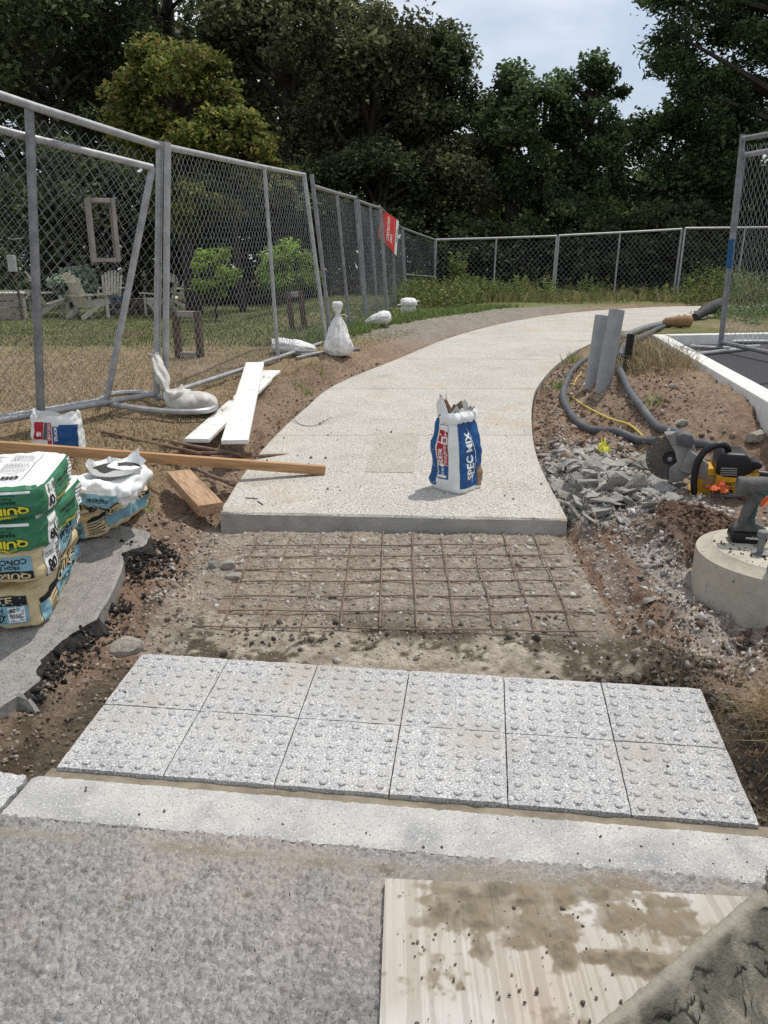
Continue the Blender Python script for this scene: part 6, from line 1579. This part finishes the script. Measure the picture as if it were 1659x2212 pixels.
grain = fbm(wx * 14, wy * 0.9, 6, 4, 2).ravel(); soft = fbm(wx, wy, 5, 4, 0).ravel()
cm = lerp(np.tile(np.array(srgb(182, 177, 168)), (nx_ * ny_, 1)), np.array(srgb(170, 163, 152)), 0.4 + grain * 0.8); cm = lerp(cm, np.array(srgb(186, 183, 177)), smooth(0.0, 0.4, soft))
cm = lerp(cm, np.array(srgb(186, 168, 152)), 0.4 * smooth(0.05, 0.4, fbm(wx, wy, 3, 3, 7)).ravel())
cm = lerp(cm, np.array(srgb(120, 104, 86)), 0.55 * smooth(0.16, 0.19, np.abs(fbm(wx * 22, wy * 0.6, 3, 2, 5))).ravel() * 0.5)
mskc = msk + 0.35 * fbm(wx, wy, 70, 3, 5)
cm = lerp(cm, cA, smooth(0.16, 0.44, mskc).ravel() * (0.95 + 0.6 * fbm(wx, wy, 26, 3, 3).ravel())); cm = lerp(cm, cB, 0.6 * smooth(0.02, 0.35, fbm(wx, wy, 14, 3, 6) + (msk - 0.9) * 0.5).ravel() * smooth(0.5, 0.9, msk).ravel())
m_wet = mat('fresh_mortar', (1, 1, 1), (0.8, 0.8, 0.8), scale=40, attr='Col', rough=0.8, bump=0.6, bscale=120, spec=0.25)
me = np_mesh('stained_face', (PP - np.array(ply.location)).reshape(-1, 3), Q[:, ::-1], cols=np.clip(cm, 0.02, 1)); so_ = link_mesh('stained_face', me, mat('plywood_face', (1.05, 1.04, 1.03), (0.80, 0.78, 0.76), scale=1.0, stretch=(130, 3, 3), attr='Col', rough=0.85, bump=0.3, bscale=1.2, detail=4.0, lo=0.28, hi=0.40), ply, True)
n = 160; uu = r.uniform(0.03, 0.6, n); vv = r.uniform(0.03, 0.75, n); P_ = (p0[None] * (1 - uu[:, None]) + p3[None] * uu[:, None]) * (1 - vv[:, None]) + (p1[None] * (1 - uu[:, None]) + p2[None] * uu[:, None]) * vv[:, None]
scatter('mortar_specks', P_[:, 0], P_[:, 1], np.clip(r.lognormal(math.log(0.0045), 0.5, n), 0.002, 0.014), pick(n, [(96, 90, 80), (120, 110, 96), (140, 130, 116)]), ROUND, 12, 'small mortar specks dotted over the plywood sheet', 0.3, zs=np.full(n, 0.055))
# tub: flared box with mortar crusted wall, rim edge crossing the lower right corner
tz = 0.30
e0, e1 = at(1668, 1925, tz), at(1290, 2250, tz); ed_ = (e1 - e0).normalized(); en = Vector((-ed_.y, ed_.x, 0)); 
if en.x < 0: en = -en
tub = thing('mortar_tub', 'mortar crusted mixing tub cut off by the lower right corner', 'mortar tub', e0 - Vector((0, 0, 0.245)))
e0 = e0 - ed_ * 0.25; e1 = e1 + ed_ * 0.35; nt, ns_ = 240, 130; V = np.zeros((nt, ns_, 3))
prof_t = [(-0.012, 0.004), (-0.012, 0.012), (0.0, 0.016), (0.014, 0.012), (0.02, 0.0), (0.06, -0.05), (0.15, -0.13), (0.20, -0.165), (0.30, -0.18), (0.50, -0.185)]
ps = np.array(prof_t); sl2 = np.concatenate([[0], np.cumsum(np.hypot(np.diff(ps[:, 0]), np.diff(ps[:, 1])))]); tt = np.linspace(0, sl2[-1], ns_)
ox, oz = np.interp(tt, sl2, ps[:, 0]), np.interp(tt, sl2, ps[:, 1])
for i in range(nt):
    p = e0.lerp(e1, i / (nt - 1)); V[i] = np.array(p) + np.outer(ox, np.array(en)) + np.outer(oz, np.array([0, 0, 1.0]))
lump = fbm(V[..., 0], V[..., 1] + V[..., 2], 17, 4, 2) * 0.12 + np.abs(fbm(V[..., 0], V[..., 1] + V[..., 2], 34, 4, 4)) * -0.05
wgt = smooth(0.004, 0.035, ox)[None, :] * np.ones((nt, 1)); V = V + lump[..., None] * wgt[..., None] * (np.array(en) * -0.7 + np.array([0, 0, 0.8]))
V = V + (1 - wgt)[..., None] * fbm(V[..., 0] * 1.0, V[..., 1], 60, 2, 1)[..., None] * 0.004
q = np.arange(nt * ns_).reshape(nt, ns_); Q = np.stack([q[:-1, :-1], q[1:, :-1], q[1:, 1:], q[:-1, 1:]], -1).reshape(-1, 4)
c1_, c2_, c3_ = np.array(srgb(108, 104, 92)), np.array(srgb(66, 64, 56)), np.array(srgb(158, 152, 138))
cc = lerp(np.tile(c1_, (nt * ns_, 1)), c2_, 0.4 + 1.8 * fbm(V[..., 0], V[..., 1], 9, 3, 3).ravel()); cc = lerp(cc, np.array(srgb(152, 146, 130)), smooth(0.05, 0.3, fbm(V[..., 0], V[..., 1], 24, 4, 6).ravel()) * 0.7); rimm = (smooth(0.014, 0.002, ox)[None, :] * np.ones((nt, 1))).ravel(); cc = lerp(cc, c3_, rimm * 0.85)
cc = lerp(cc, np.array(srgb(170, 162, 144)), (smooth(0.19, 0.26, ox)[None, :] * np.ones((nt, 1))).ravel() * (0.8 + fbm(V[..., 0], V[..., 1], 7, 3, 5).ravel()))
me = np_mesh('crusted_wall', (V - np.array(tub.location)).reshape(-1, 3), Q, cols=cc); link_mesh('crusted_wall', me, m_wet, tub, True)
ow = MB(); a0, a1 = e0 - en * 0.012, e1 - en * 0.012; ow.add([a0 + Vector((0, 0, 0.003)), a1 + Vector((0, 0, 0.003)), a1 + en * 0.07 + Vector((0, 0, -0.242)), a0 + en * 0.07 + Vector((0, 0, -0.242))], [(0, 1, 2, 3)])
ow.v = [tuple(Vector(p) - tub.location) for p in ow.v]; ow.build('outer_wall', m_dk, tub)

def sub(root, part, kids):
    pt = [c for c in root.children if c.name.split('.')[0] == part][0]
    for c in list(root.children):
        if c.name.split('.')[0] in kids: c.parent = pt
sub(saw, 'blade', ('flange', 'arbor_bolt', 'rim_holes')); sub(saw, 'motor_body', ('lettering', 'label_plate')); sub(saw, 'battery_cover', ('cover_slots',)); sub(saw, 'gear_case', ('cooling_slots',)); sub(saw, 'guard', ('guard_rim', 'guard_tab'))
sub(drv, 'battery', ('lettering',)); sub(drv, 'handle', ('teal_inlay', 'trigger')); sub(drv, 'motor_housing', ('chuck', 'teal_patch')); sub(drv, 'foot', ('teal_band',))
sub(sign, 'sign_panel', ('white_band', 'lettering', 'small_print', 'emblem')); sub(ply, 'sheet', ('stained_face',)); sub(pc2, 'tube', ('printed_mark',))
# ------------------------------------------------------------------ vegetation
rv = np.random.default_rng(2024)
m_leaf = mat('leaf', (1, 1, 1), (0.7, 0.75, 0.65), scale=2.0, attr='Col', rough=0.6, spec=0.25, trans=0.45)
m_grass = mat('grass_blade', (1, 1, 1), (0.8, 0.8, 0.8), scale=3.0, attr='Col', rough=0.7, spec=0.2, trans=0.15)
m_bark = mat('bark', srgb(70, 62, 54), srgb(48, 42, 38), scale=5, stretch=(3, 3, 0.6), rough=0.95, bump=0.6, bscale=12)
def leaf_mesh(name, P, size, cols, up=0.5, asp=0.55):
    n = len(P); d = rv.normal(size=(n, 3)); d[:, 2] *= 0.6; d /= np.linalg.norm(d, axis=1)[:, None]
    nrm = rv.normal(size=(n, 3)); nrm[:, 2] += up * 2; nrm -= (nrm * d).sum(1)[:, None] * d; nrm /= np.linalg.norm(nrm, axis=1)[:, None]
    s = np.cross(nrm, d); L = (size * rv.uniform(0.6, 1.3, n))[:, None]; w = L * asp
    fold = nrm * L * 0.12
    V = np.stack([P - d * L * 0.5, P + s * w * 0.5 + fold - d * L * 0.05, P + d * L * 0.5 - fold, P - s * w * 0.5 + fold - d * L * 0.05], 1).reshape(-1, 3)
    F = np.arange(n * 4).reshape(n, 4); T = np.concatenate([F[:, [0, 1, 2]], F[:, [0, 2, 3]]])
    return np_mesh(name, V, None, T, cols=np.repeat(cols, 4, 0))
def leaf_cols(n, pal, jit=0.18, gain=1.3):
    pal = np.array([srgb(*p) for p in pal]) * gain; pal = pal * 0.86 + pal.mean(1, keepdims=True) * 0.14; c = pal[rv.integers(len(pal), size=n)]
    return np.clip(c * (1 + rv.normal(0, jit, (n, 1))), 0.003, 1)
def tree(name, label, px, Y, top, bot, wpx, pal, n=11000, size=0.17, nclump=60, group='trees behind the fences', fill=0.45, trunk=0.2, cat='tree', asp=0.55, depth=1.0, clump=0.30, hang=None, flatten=0.62, stems=1):
    Yd = Y / cosP * 1.0
    top -= 0.06 * (bot - top); wpx *= 1.08
    c_top, c_bot = aty(px, top, Y), aty(px, bot, Y); cx = c_top.x; zt, zb = c_top.z, c_bot.z
    gz = g(cx, Y); zb = max(zb, gz + 0.02); R = abs(aty(px + wpx / 2, (top + bot) / 2, Y).x - aty(px, (top + bot) / 2, Y).x); H = (zt - zb) / 2; cz = (zt + zb) / 2
    root = thing(name, label, cat, (cx, Y, gz), group=group)
    # clump centres through the crown, more of them outside
    K = rv.normal(size=(nclump, 3)); K /= np.linalg.norm(K, axis=1)[:, None]; rad = (fill + (1 - fill) * rv.random(nclump)) ** 0.7
    kc = K * rad[:, None]; kc *= (1 - clump * 0.55)
    w_ = 1 - 0.25 * np.clip(kc[:, 2], 0, 1)
    ctr = np.stack([cx + kc[:, 0] * R * w_, Y + kc[:, 1] * R * depth * w_, cz + kc[:, 2] * H], -1)
    if hang is not None: ctr = np.concatenate([ctr, np.array(hang)])
    m = len(ctr); per = rv.integers(0, m, n); cr = clump * (0.65 + 0.7 * rv.random(m)) * min(R, H * 1.2)
    q = rv.normal(size=(n, 3)); q /= np.linalg.norm(q, axis=1)[:, None]; q *= (rv.random(n) ** 0.45)[:, None]
    P = ctr[per] + q * cr[per][:, None] * np.array([1, 1, flatten]); P += rv.normal(0, 0.05, P.shape) * min(R, 1)
    tone = (1 + 0.30 * rv.normal(size=m))[per]
    cols = leaf_cols(n, pal, gain=1.15 if pal is YEL else 1.75) * np.clip(tone, 0.5, 1.6)[:, None]
    P[:, 2] = np.maximum(P[:, 2], gz + 0.03)
    me = leaf_mesh('crown', P - np.array([cx, Y, gz]), size, np.clip(cols, 0.003, 1), asp=asp); link_mesh('crown', me, m_leaf, root)
    # trunk and limbs
    tb = MB(); rt_ = random.Random(int(px * 7 + Y)); tz = zt - gz; fork = max(0.3 * tz, (zb - gz) * 1.05)
    for s_ in range(stems):
        ox = (s_ - (stems - 1) / 2) * trunk * 2.2
        pts = [Vector((ox, 0, -0.2)), Vector((ox * 1.3 + rt_.uniform(-.1, .1), 0, fork * 0.5)), Vector((ox * 1.8 + rt_.uniform(-.2, .2), rt_.uniform(-.2, .2), fork)), Vector((ox * 2.5 + rt_.uniform(-.4, .4), 0, fork + (tz - fork) * 0.6))]
        pts = spline(pts, 5); tb.tube(pts, list(np.linspace(trunk, trunk * 0.30, len(pts))), 9)
    pick_ = rt_.sample(range(m), min(m, 26))
    for k in pick_:
        e = Vector(ctr[k]) - Vector((cx, Y, gz)); a = Vector((rt_.uniform(-.1, .1), 0, min(max(0.2, e.z - R * rt_.uniform(0.25, 0.7)), tz * 0.75)));
        mid = a.lerp(e, 0.5) + Vector((rt_.uniform(-.15, .15) * R, rt_.uniform(-.1, .1) * R, rt_.uniform(-0.05, 0.1) * R))
        pts = spline([a, mid, e], 4); tb.tube(pts, list(np.linspace(trunk * 0.36, trunk * 0.06, len(pts))), 5, cap=False)
    tb.build('trunk', m_bark, root, sm=True)
    return root
OAK = [(62, 72, 44), (74, 82, 52), (54, 62, 40), (86, 92, 60)]
OAKB = [(84, 84, 56), (70, 74, 48), (94, 92, 64), (62, 68, 44)]
MAP = [(68, 88, 50), (58, 78, 46), (84, 100, 60), (52, 68, 42)]
ASH = [(62, 82, 48), (54, 70, 44), (78, 94, 56)]
YEL = [(120, 128, 52), (104, 116, 48), (138, 138, 62), (88, 102, 44), (140, 124, 60)]
LIM = [(110, 134, 46), (96, 122, 42), (128, 148, 56)]
GRY = [(120, 138, 118), (104, 122, 102), (136, 150, 132)]
tree('oak_tree', 'tall dark oak reaching out of the picture at the far left', 20, 24, -300, 330, 520, OAK, 15000, 0.19, 70, trunk=0.32, clump=0.26)
tree('oak_tree', 'tall dark oak directly behind the yellow maple', 330, 28, -260, 380, 560, OAK, 16000, 0.21, 75, trunk=0.34, clump=0.25)
tree('oak_tree', 'tall brownish oak right of the yellow maple', 620, 26, -150, 430, 430, OAKB, 15000, 0.19, 70, trunk=0.32, clump=0.26)
tree('oak_tree', 'tall dark oak whose crown touches the top edge left of the open sky', 800, 25, -60, 440, 320, OAKB, 13000, 0.18, 62, trunk=0.28, clump=0.28)
tree('oak_tree', 'oak with ragged crown bordering the open sky on its left side', 945, 25.5, 48, 380, 210, OAK, 9500, 0.17, 50, trunk=0.24, clump=0.30)
tree('maple_tree', 'round crowned maple left of the pair under the open sky', 1140, 25, 92, 470, 230, MAP, 11000, 0.17, 56, trunk=0.2, clump=0.30, stems=2)
tree('maple_tree', 'pointed maple right of the pair under the open sky', 1290, 25, 86, 480, 185, MAP, 10500, 0.17, 54, trunk=0.2, clump=0.30)
tree('oak_tree', 'slender oak closing the gap between the oaks and the maple pair', 1045, 29, 205, 440, 150, OAK, 7000, 0.18, 40, trunk=0.2, clump=0.32)
tree('ash_tree', 'broad dark tree filling the gap left of the right picture edge', 1465, 26, 215, 510, 300, ASH, 12500, 0.16, 60, trunk=0.22, clump=0.28)
hr = random.Random(5); hg = []
for (x0, x1, y0, y1, k) in ((1420, 1480, 60, 150, 9), (1475, 1565, -20, 190, 16), (1545, 1680, -40, 300, 34), (1385, 1470, -40, 5, 8), (1480, 1560, 180, 260, 5)):
    for _ in range(k): hg.append(tuple(aty(hr.uniform(x0, x1), hr.uniform(y0, y1), 24.5 + hr.uniform(-1, 1))))
tree('ash_tree', 'large overhanging ash cut off by the upper right corner', 1830, 24.5, -420, 220, 420, ASH, 30000, 0.185, 46, trunk=0.4, clump=0.19, hang=hg, asp=0.35)
tree('ash_tree', 'dark ash standing low behind the right fence panel', 1650, 25, 200, 520, 320, ASH, 11000, 0.16, 55, trunk=0.2)
tree('oak_tree', 'dense lower oak in front of the wood, right of the construction sign', 985, 25, 285, 520, 250, OAKB, 11000, 0.15, 55, trunk=0.18)
tree('oak_tree', 'dense low oak above the red construction sign', 810, 23.5, 300, 530, 270, OAK, 11000, 0.15, 55, trunk=0.18)
tree('maple_tree', 'low spreading maple behind the middle of the far fence', 1210, 24.6, 395, 560, 230, MAP, 8000, 0.14, 45, trunk=0.14)
tree('oak_tree', 'low dark oak behind the right part of the far fence', 1440, 24.4, 420, 580, 330, OAK, 9500, 0.14, 50, trunk=0.15)
tree('oak_tree', 'low dark oak behind the fence left of the sign', 660, 22.5, 350, 600, 240, OAK, 9500, 0.15, 50, trunk=0.15)
tree('oak_tree', 'dark low oak behind the chairs at the far left', 120, 22, 280, 620, 380, OAK, 12000, 0.16, 58, trunk=0.2)
tree('oak_tree', 'dark low oak behind the chairs under the yellow maple', 400, 23, 330, 620, 360, OAK, 11000, 0.16, 55, trunk=0.18)
tree('oak_tree', 'low dark oak behind the left end of the far fence', 1010, 23.8, 450, 610, 260, OAK, 8000, 0.14, 45, trunk=0.12)
tree('oak_tree', 'low dark oak behind the far fence below the maples', 1290, 23.7, 470, 610, 260, OAK, 8000, 0.14, 45, trunk=0.12)
tree('maple_tree', 'yellowing maple standing out before the dark wood at the left', 372, 18.6, 84, 400, 300, YEL, 13000, 0.15, 60, trunk=0.17, clump=0.27, group='yellowing maples', flatten=0.5)
tree('maple_tree', 'lower right lobe of yellowing maple foliage beside the main maple', 500, 18.3, 215, 430, 190, YEL, 6500, 0.14, 36, trunk=0.1, group='yellowing maples', flatten=0.5)
tree('maple_tree', 'small yellowing maple peeking over the middle fence panel', 590, 19.5, 320, 470, 120, YEL, 2600, 0.14, 22, trunk=0.08, group='yellowing maples')
tree('maple_tree', 'low yellowing maple branchwork behind the double fence post', 410, 17.6, 380, 500, 200, YEL, 4200, 0.13, 28, trunk=0.08, group='yellowing maples')
tree('shrub', 'bright green young shrub on the lawn left of the middle fence post', 455, 15.4, 515, 655, 105, LIM, 2800, 0.085, 26, trunk=0.03, group='bright shrubs on the lawn', cat='shrub', asp=0.4)
tree('shrub', 'bright green young shrub on the lawn right of the middle fence post', 628, 15.4, 528, 655, 140, LIM, 3400, 0.085, 28, trunk=0.03, group='bright shrubs on the lawn', cat='shrub', asp=0.4)
tree('shrub', 'low grey green shrub behind the garden chairs', 150, 16.5, 575, 640, 115, GRY, 2200, 0.12, 22, trunk=0.03, group='bright shrubs on the lawn', cat='shrub')
tree('shrub', 'thin dark shrub at the left picture edge behind the chairs', 12, 16.5, 520, 660, 70, [(84, 104, 60), (72, 92, 52)], 1200, 0.09, 16, trunk=0.03, group='bright shrubs on the lawn', cat='shrub')
tree('shrub', 'narrow dark green shrub standing behind the fire pit', 352, 16.8, 560, 650, 40, [(84, 104, 60), (72, 92, 52)], 900, 0.09, 14, trunk=0.03, group='bright shrubs on the lawn', cat='shrub')
# the wood behind, which reads as one mass
n = 46000
PX = rv.uniform(-40, 40, n) ; YY = rv.uniform(33, 42, n); topz = np.interp(PX / 36.0, [-1, -0.5, -0.05, 0.1, 0.3, 0.42, 0.7], [13, 13, 10, 5.2, 4.2, 3.8, 7]) + 1.2 * np.sin(PX * 1.7) + 0.8 * np.sin(PX * 4.1)
ZZ = 0.2 + topz * rv.random(n) ** 0.8
bright = (rv.random(n) < 0.5) & (PX > 2) & (PX < 20)  # sunlight on foliage seen through the gaps, put into a lighter leaf colour
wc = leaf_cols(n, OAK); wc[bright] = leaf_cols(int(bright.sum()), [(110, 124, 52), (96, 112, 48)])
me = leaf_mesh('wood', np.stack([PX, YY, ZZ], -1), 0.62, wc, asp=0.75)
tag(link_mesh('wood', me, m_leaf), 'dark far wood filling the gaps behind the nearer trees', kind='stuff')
n = 17000; PX = rv.uniform(-14, 19, n); YY = rv.uniform(21.8, 26, n); ZZ = 0.35 + 2.6 * rv.random(n) ** 1.5 * (0.5 + 0.5 * np.abs(np.sin(PX * 0.9)))
me = leaf_mesh('undergrowth', np.stack([PX, YY, ZZ], -1), 0.16, leaf_cols(n, OAK), asp=0.6)
tag(link_mesh('undergrowth', me, m_leaf), 'dark undergrowth at the foot of the wood', kind='stuff')

def blades(name, x, y, z, h, lean, wd, cols, label, az=None, kind='stuff', parent=None):
    n = len(x); a = rv.uniform(0, 6.283, n) if az is None else az; dx, dy = np.cos(a), np.sin(a); fa = rv.uniform(0, 6.283, n); sx_, sy_ = np.cos(fa), np.sin(fa)
    B = np.stack([x, y, z], -1); S = np.stack([sx_, sy_, np.zeros(n)], -1) * wd[:, None]; D = np.stack([dx, dy, np.zeros(n)], -1)
    M = B + D * (lean * 0.35 * h)[:, None] + np.array([0, 0, 1.0]) * (h * 0.6)[:, None]; T = B + D * (lean * h)[:, None] + np.array([0, 0, 1.0]) * (h * (1 - 0.3 * np.clip(lean, 0, 1.5)))[:, None]
    V = np.stack([B - S, B + S, M + S * 0.7, M - S * 0.7, T], 1).reshape(-1, 3); k = np.arange(n)[:, None] * 5
    F = np.concatenate([k + np.array([0, 1, 2]), k + np.array([0, 2, 3]), k + np.array([3, 2, 4])])
    me = np_mesh(name, V, None, F, cols=np.repeat(cols, 5, 0)); o = link_mesh(name, me, m_grass, parent)
    tag(o, label, kind=kind); return o
DRY = [(150, 132, 98), (134, 117, 86), (166, 148, 114), (114, 101, 73), (124, 118, 80)]
GRN = [(96, 112, 56), (84, 100, 50), (112, 124, 66), (128, 128, 76)]
n = 30000; y = 3.7 + 6.3 * rv.random(n) ** 1.1; x = xL(y) - 0.38 - rv.random(n) * np.interp(y, [3.7, 6, 10], [1.4, 2.6, 4.5]); nz = fbm(x, y, 3, 3, 2); k = nz > -0.30; x, y = x[k], y[k]; n = len(x)
gm = smooth(7.2, 9.6, y + 2 * fbm(x, y, 0.8, 2, 3)) * (rv.random(n) < 0.85); c = leaf_cols(n, DRY); gi = gm > 0.5; c[gi] = leaf_cols(int(gi.sum()), GRN)
blades('dry_grass', x, y, ground(x, y), rv.uniform(0.010, 0.030, n) * (1 + (rv.random(n) < 0.05) * 1.5), rv.uniform(0.4, 1.4, n), rv.uniform(0.002, 0.004, n), c, 'short dry brown grass along the fence')
n = 42000; y = 8.5 + 13 * rv.random(n); x = np.minimum(xL(y), 2.5) - 0.9 - rv.random(n) * np.interp(y, [8, 21], [5, 13]); px_ = fbm(x, y, 0.9, 3, 6)
c = leaf_cols(n, GRN); dr = (px_ > 0.22) & (y < 12) | (rv.random(n) < 0.12); c[dr] = leaf_cols(int(dr.sum()), DRY)
blades('lawn_grass', x, y, ground(x, y), rv.uniform(0.02, 0.05, n), rv.uniform(0.1, 0.9, n), rv.uniform(0.005, 0.010, n), c, 'patchy green lawn behind the fence')
n = 3500; y = rv.uniform(8.6, 15, n); x = xL(y) - 0.9 - np.abs(rv.normal(0.25, 0.35, n)); blades('verge_grass', x, y, ground(x, y), rv.uniform(0.04, 0.13, n), rv.uniform(0.1, 0.8, n), rv.uniform(0.004, 0.008, n), leaf_cols(n, [(104, 128, 60), (90, 112, 52), (120, 138, 70)]), 'green grass at the foot of the fence by the path')
# tall weeds before the far fence
def weeds(name, x, y, h, pal, label, leaves=16, lsize=0.07, spread=0.10):
    n = len(x); z = ground(x, y); B = np.stack([x, y, z], -1); a = rv.uniform(0, 6.28, n); ln = rv.uniform(0.0, 0.25, n); top = B + np.stack([np.cos(a) * ln * h, np.sin(a) * ln * h, h], -1)
    i = np.repeat(np.arange(n), leaves); t = rv.uniform(0.1, 1.0, len(i)) ; P = B[i] * (1 - t[:, None]) + top[i] * t[:, None]; q = rv.normal(size=P.shape); P = P + q * (spread * (1.15 - t))[:, None] * np.array([1, 1, 0.5])
    tone = (1 + 0.22 * rv.normal(size=n))[i]; c = leaf_cols(len(i), pal) * np.clip(tone, 0.5, 1.5)[:, None]
    me = leaf_mesh(name, P, lsize, np.clip(c, 0.003, 1), up=0.2, asp=0.3); o = link_mesh(name, me, m_leaf); tag(o, label, kind='stuff')
    return o
WD = [(112, 124, 66), (98, 112, 58), (128, 136, 80), (86, 100, 52), (140, 138, 88)]
n = 1100; x = np.concatenate([rv.normal(2.3, 0.8, 340), rv.normal(8.3, 1.1, 420), rv.uniform(0.6, 13, 340)]); y = rv.uniform(17.3, 19.4, n); h = rv.uniform(0.12, 0.55, n) * (0.55 + 0.9 * np.abs(np.sin(x * 2.3) * np.sin(x * 0.9 + 1))) +  0.22 * np.exp(-((x - 2.2) / 0.8) ** 2) + 0.28 * np.exp(-((x - 8.2) / 1.1) ** 2)
weeds('tall_weeds', x, y, h, WD, 'tall green weeds growing along the far fence', 20, 0.075, 0.085)
n = 5000; x = rv.uniform(0.3, 14, n); y = rv.uniform(16.6, 19.3, n); kk = (x > xL(y) + 40) | (x < xL(y) - 0.5); x, y = x[kk], y[kk]; n = len(x)
c = leaf_cols(n, [(120, 128, 74), (150, 136, 92), (100, 116, 60), (132, 110, 76)]); blades('weed_fringe', x, y, ground(x, y), rv.uniform(0.08, 0.35, n), rv.uniform(0.1, 0.9, n), rv.uniform(0.006, 0.012, n), c, 'rough grass fringe between the far fence and the path')
n = 350; x = rv.uniform(0.2, 1.9, n); y = rv.uniform(15.0, 17.5, n); weeds('tall_weeds', x, y, rv.uniform(0.2, 0.6, n), WD, 'weeds beside the farthest white sandbag', 18, 0.07, 0.08)
for (px, py, hh, lab) in ((984, 655, 0.95, 'tallest single weed with a bushy head near the far fence corner'),):
    p = aty(px, py, 18.2); xs = np.full(60, p.x) + rv.normal(0, 0.06, 60); ys = np.full(60, 18.2) + rv.normal(0, 0.06, 60); 
    o = weeds('tall_weed', xs, ys, rv.uniform(0.7, 1.0, 60) * hh * 1.25, WD, lab, 16, 0.08, 0.09); del o['kind']; o['category'] = 'weed'
n = 900; x = rv.uniform(4.6, 9.5, n); y = rv.uniform(9.8, 14.5, n); kk = (lot_side(x, y)[1] < -0.1) & (x > xR(y) + 0.15); x, y = x[kk], y[kk]
if len(x): weeds('ground_cover', x, y, rv.uniform(0.06, 0.2, len(x)), [(96, 120, 62), (84, 106, 54), (112, 130, 74)], 'low green ground cover between the path and the car park', 14, 0.06, 0.09)
# dry long grass between conduits and kerb
n = 3400; px_ = rv.normal(0, 1, n); py_ = rv.normal(0, 1, n); x = 2.25 + 0.42 * px_; y = 7.0 + 0.75 * py_; kk = (lot_side(x, y)[0] < -0.05) & (x > xR(y) + 0.45) & (y > 6.2); x, y = x[kk], y[kk]; n = len(x)
blades('long_dry_grass', x, y, ground(x, y), rv.uniform(0.08, 0.26, n), rv.uniform(0.3, 1.3, n), rv.uniform(0.0018, 0.0035, n), leaf_cols(n, [(168, 148, 108), (146, 128, 92), (186, 168, 128), (118, 110, 68)], gain=0.95), 'long dry straw coloured grass between the conduits and the white kerb')
n = 1800; x = 1.15 + rv.normal(0, 0.06, n); y = 1.80 + rv.normal(0, 0.085, n)
blades('straw_tuft', x, y, ground(x, y) - 0.01, rv.uniform(0.05, 0.16, n), rv.uniform(0.5, 1.5, n), rv.uniform(0.0007, 0.0014, n), leaf_cols(n, [(168, 142, 100), (146, 122, 84), (184, 160, 118)], gain=0.9), 'dry straw tuft on the soil hump at the right edge', az=rv.normal(3.6, 0.9, n))
# small green tufts
for (px, py, k, hh, lab) in ((1235, 783, 60, 0.16, 'green grass tuft overhanging the right path edge'), (1205, 835, 90, 0.07, 'low bright green weed beside the right path edge'), (1400, 880, 40, 0.10, 'small green tuft in the hollow between hose and kerb'), (655, 850, 45, 0.11, 'green tuft rooted in the left bank below the fence'), (295, 1098, 90, 0.05, 'small green grass patch beside the cement bags'), (690, 806, 30, 0.08, 'small tuft on the bare strip near the upright sandbag')):
    p = on(px, py); x = p.x + rv.normal(0, 0.05, k); y = p.y + rv.normal(0, 0.05, k)
    o = blades('grass_tuft', x, y, ground(x, y), rv.uniform(0.5, 1.2, k) * hh, rv.uniform(0.2, 1.2, k), rv.uniform(0.002, 0.004, k), leaf_cols(k, [(112, 140, 56), (98, 124, 48), (132, 150, 72)]), lab, kind='stuff')
# roots and straw hanging over the bank
n = 900; y = 3.9 + 4.0 * rv.random(n); x = xL(y) - np.interp(y, [3.9, 5, 8], [0.62, 0.42, 0.36]) + rv.normal(0, 0.03, n)
blades('bank_straw', x, y, ground(x, y), rv.uniform(0.02, 0.07, n), rv.uniform(0.8, 1.8, n), rv.uniform(0.0012, 0.0025, n), leaf_cols(n, DRY), 'dry roots and straw hanging over the bank edge', az=rv.normal(0.0, 0.5, n))
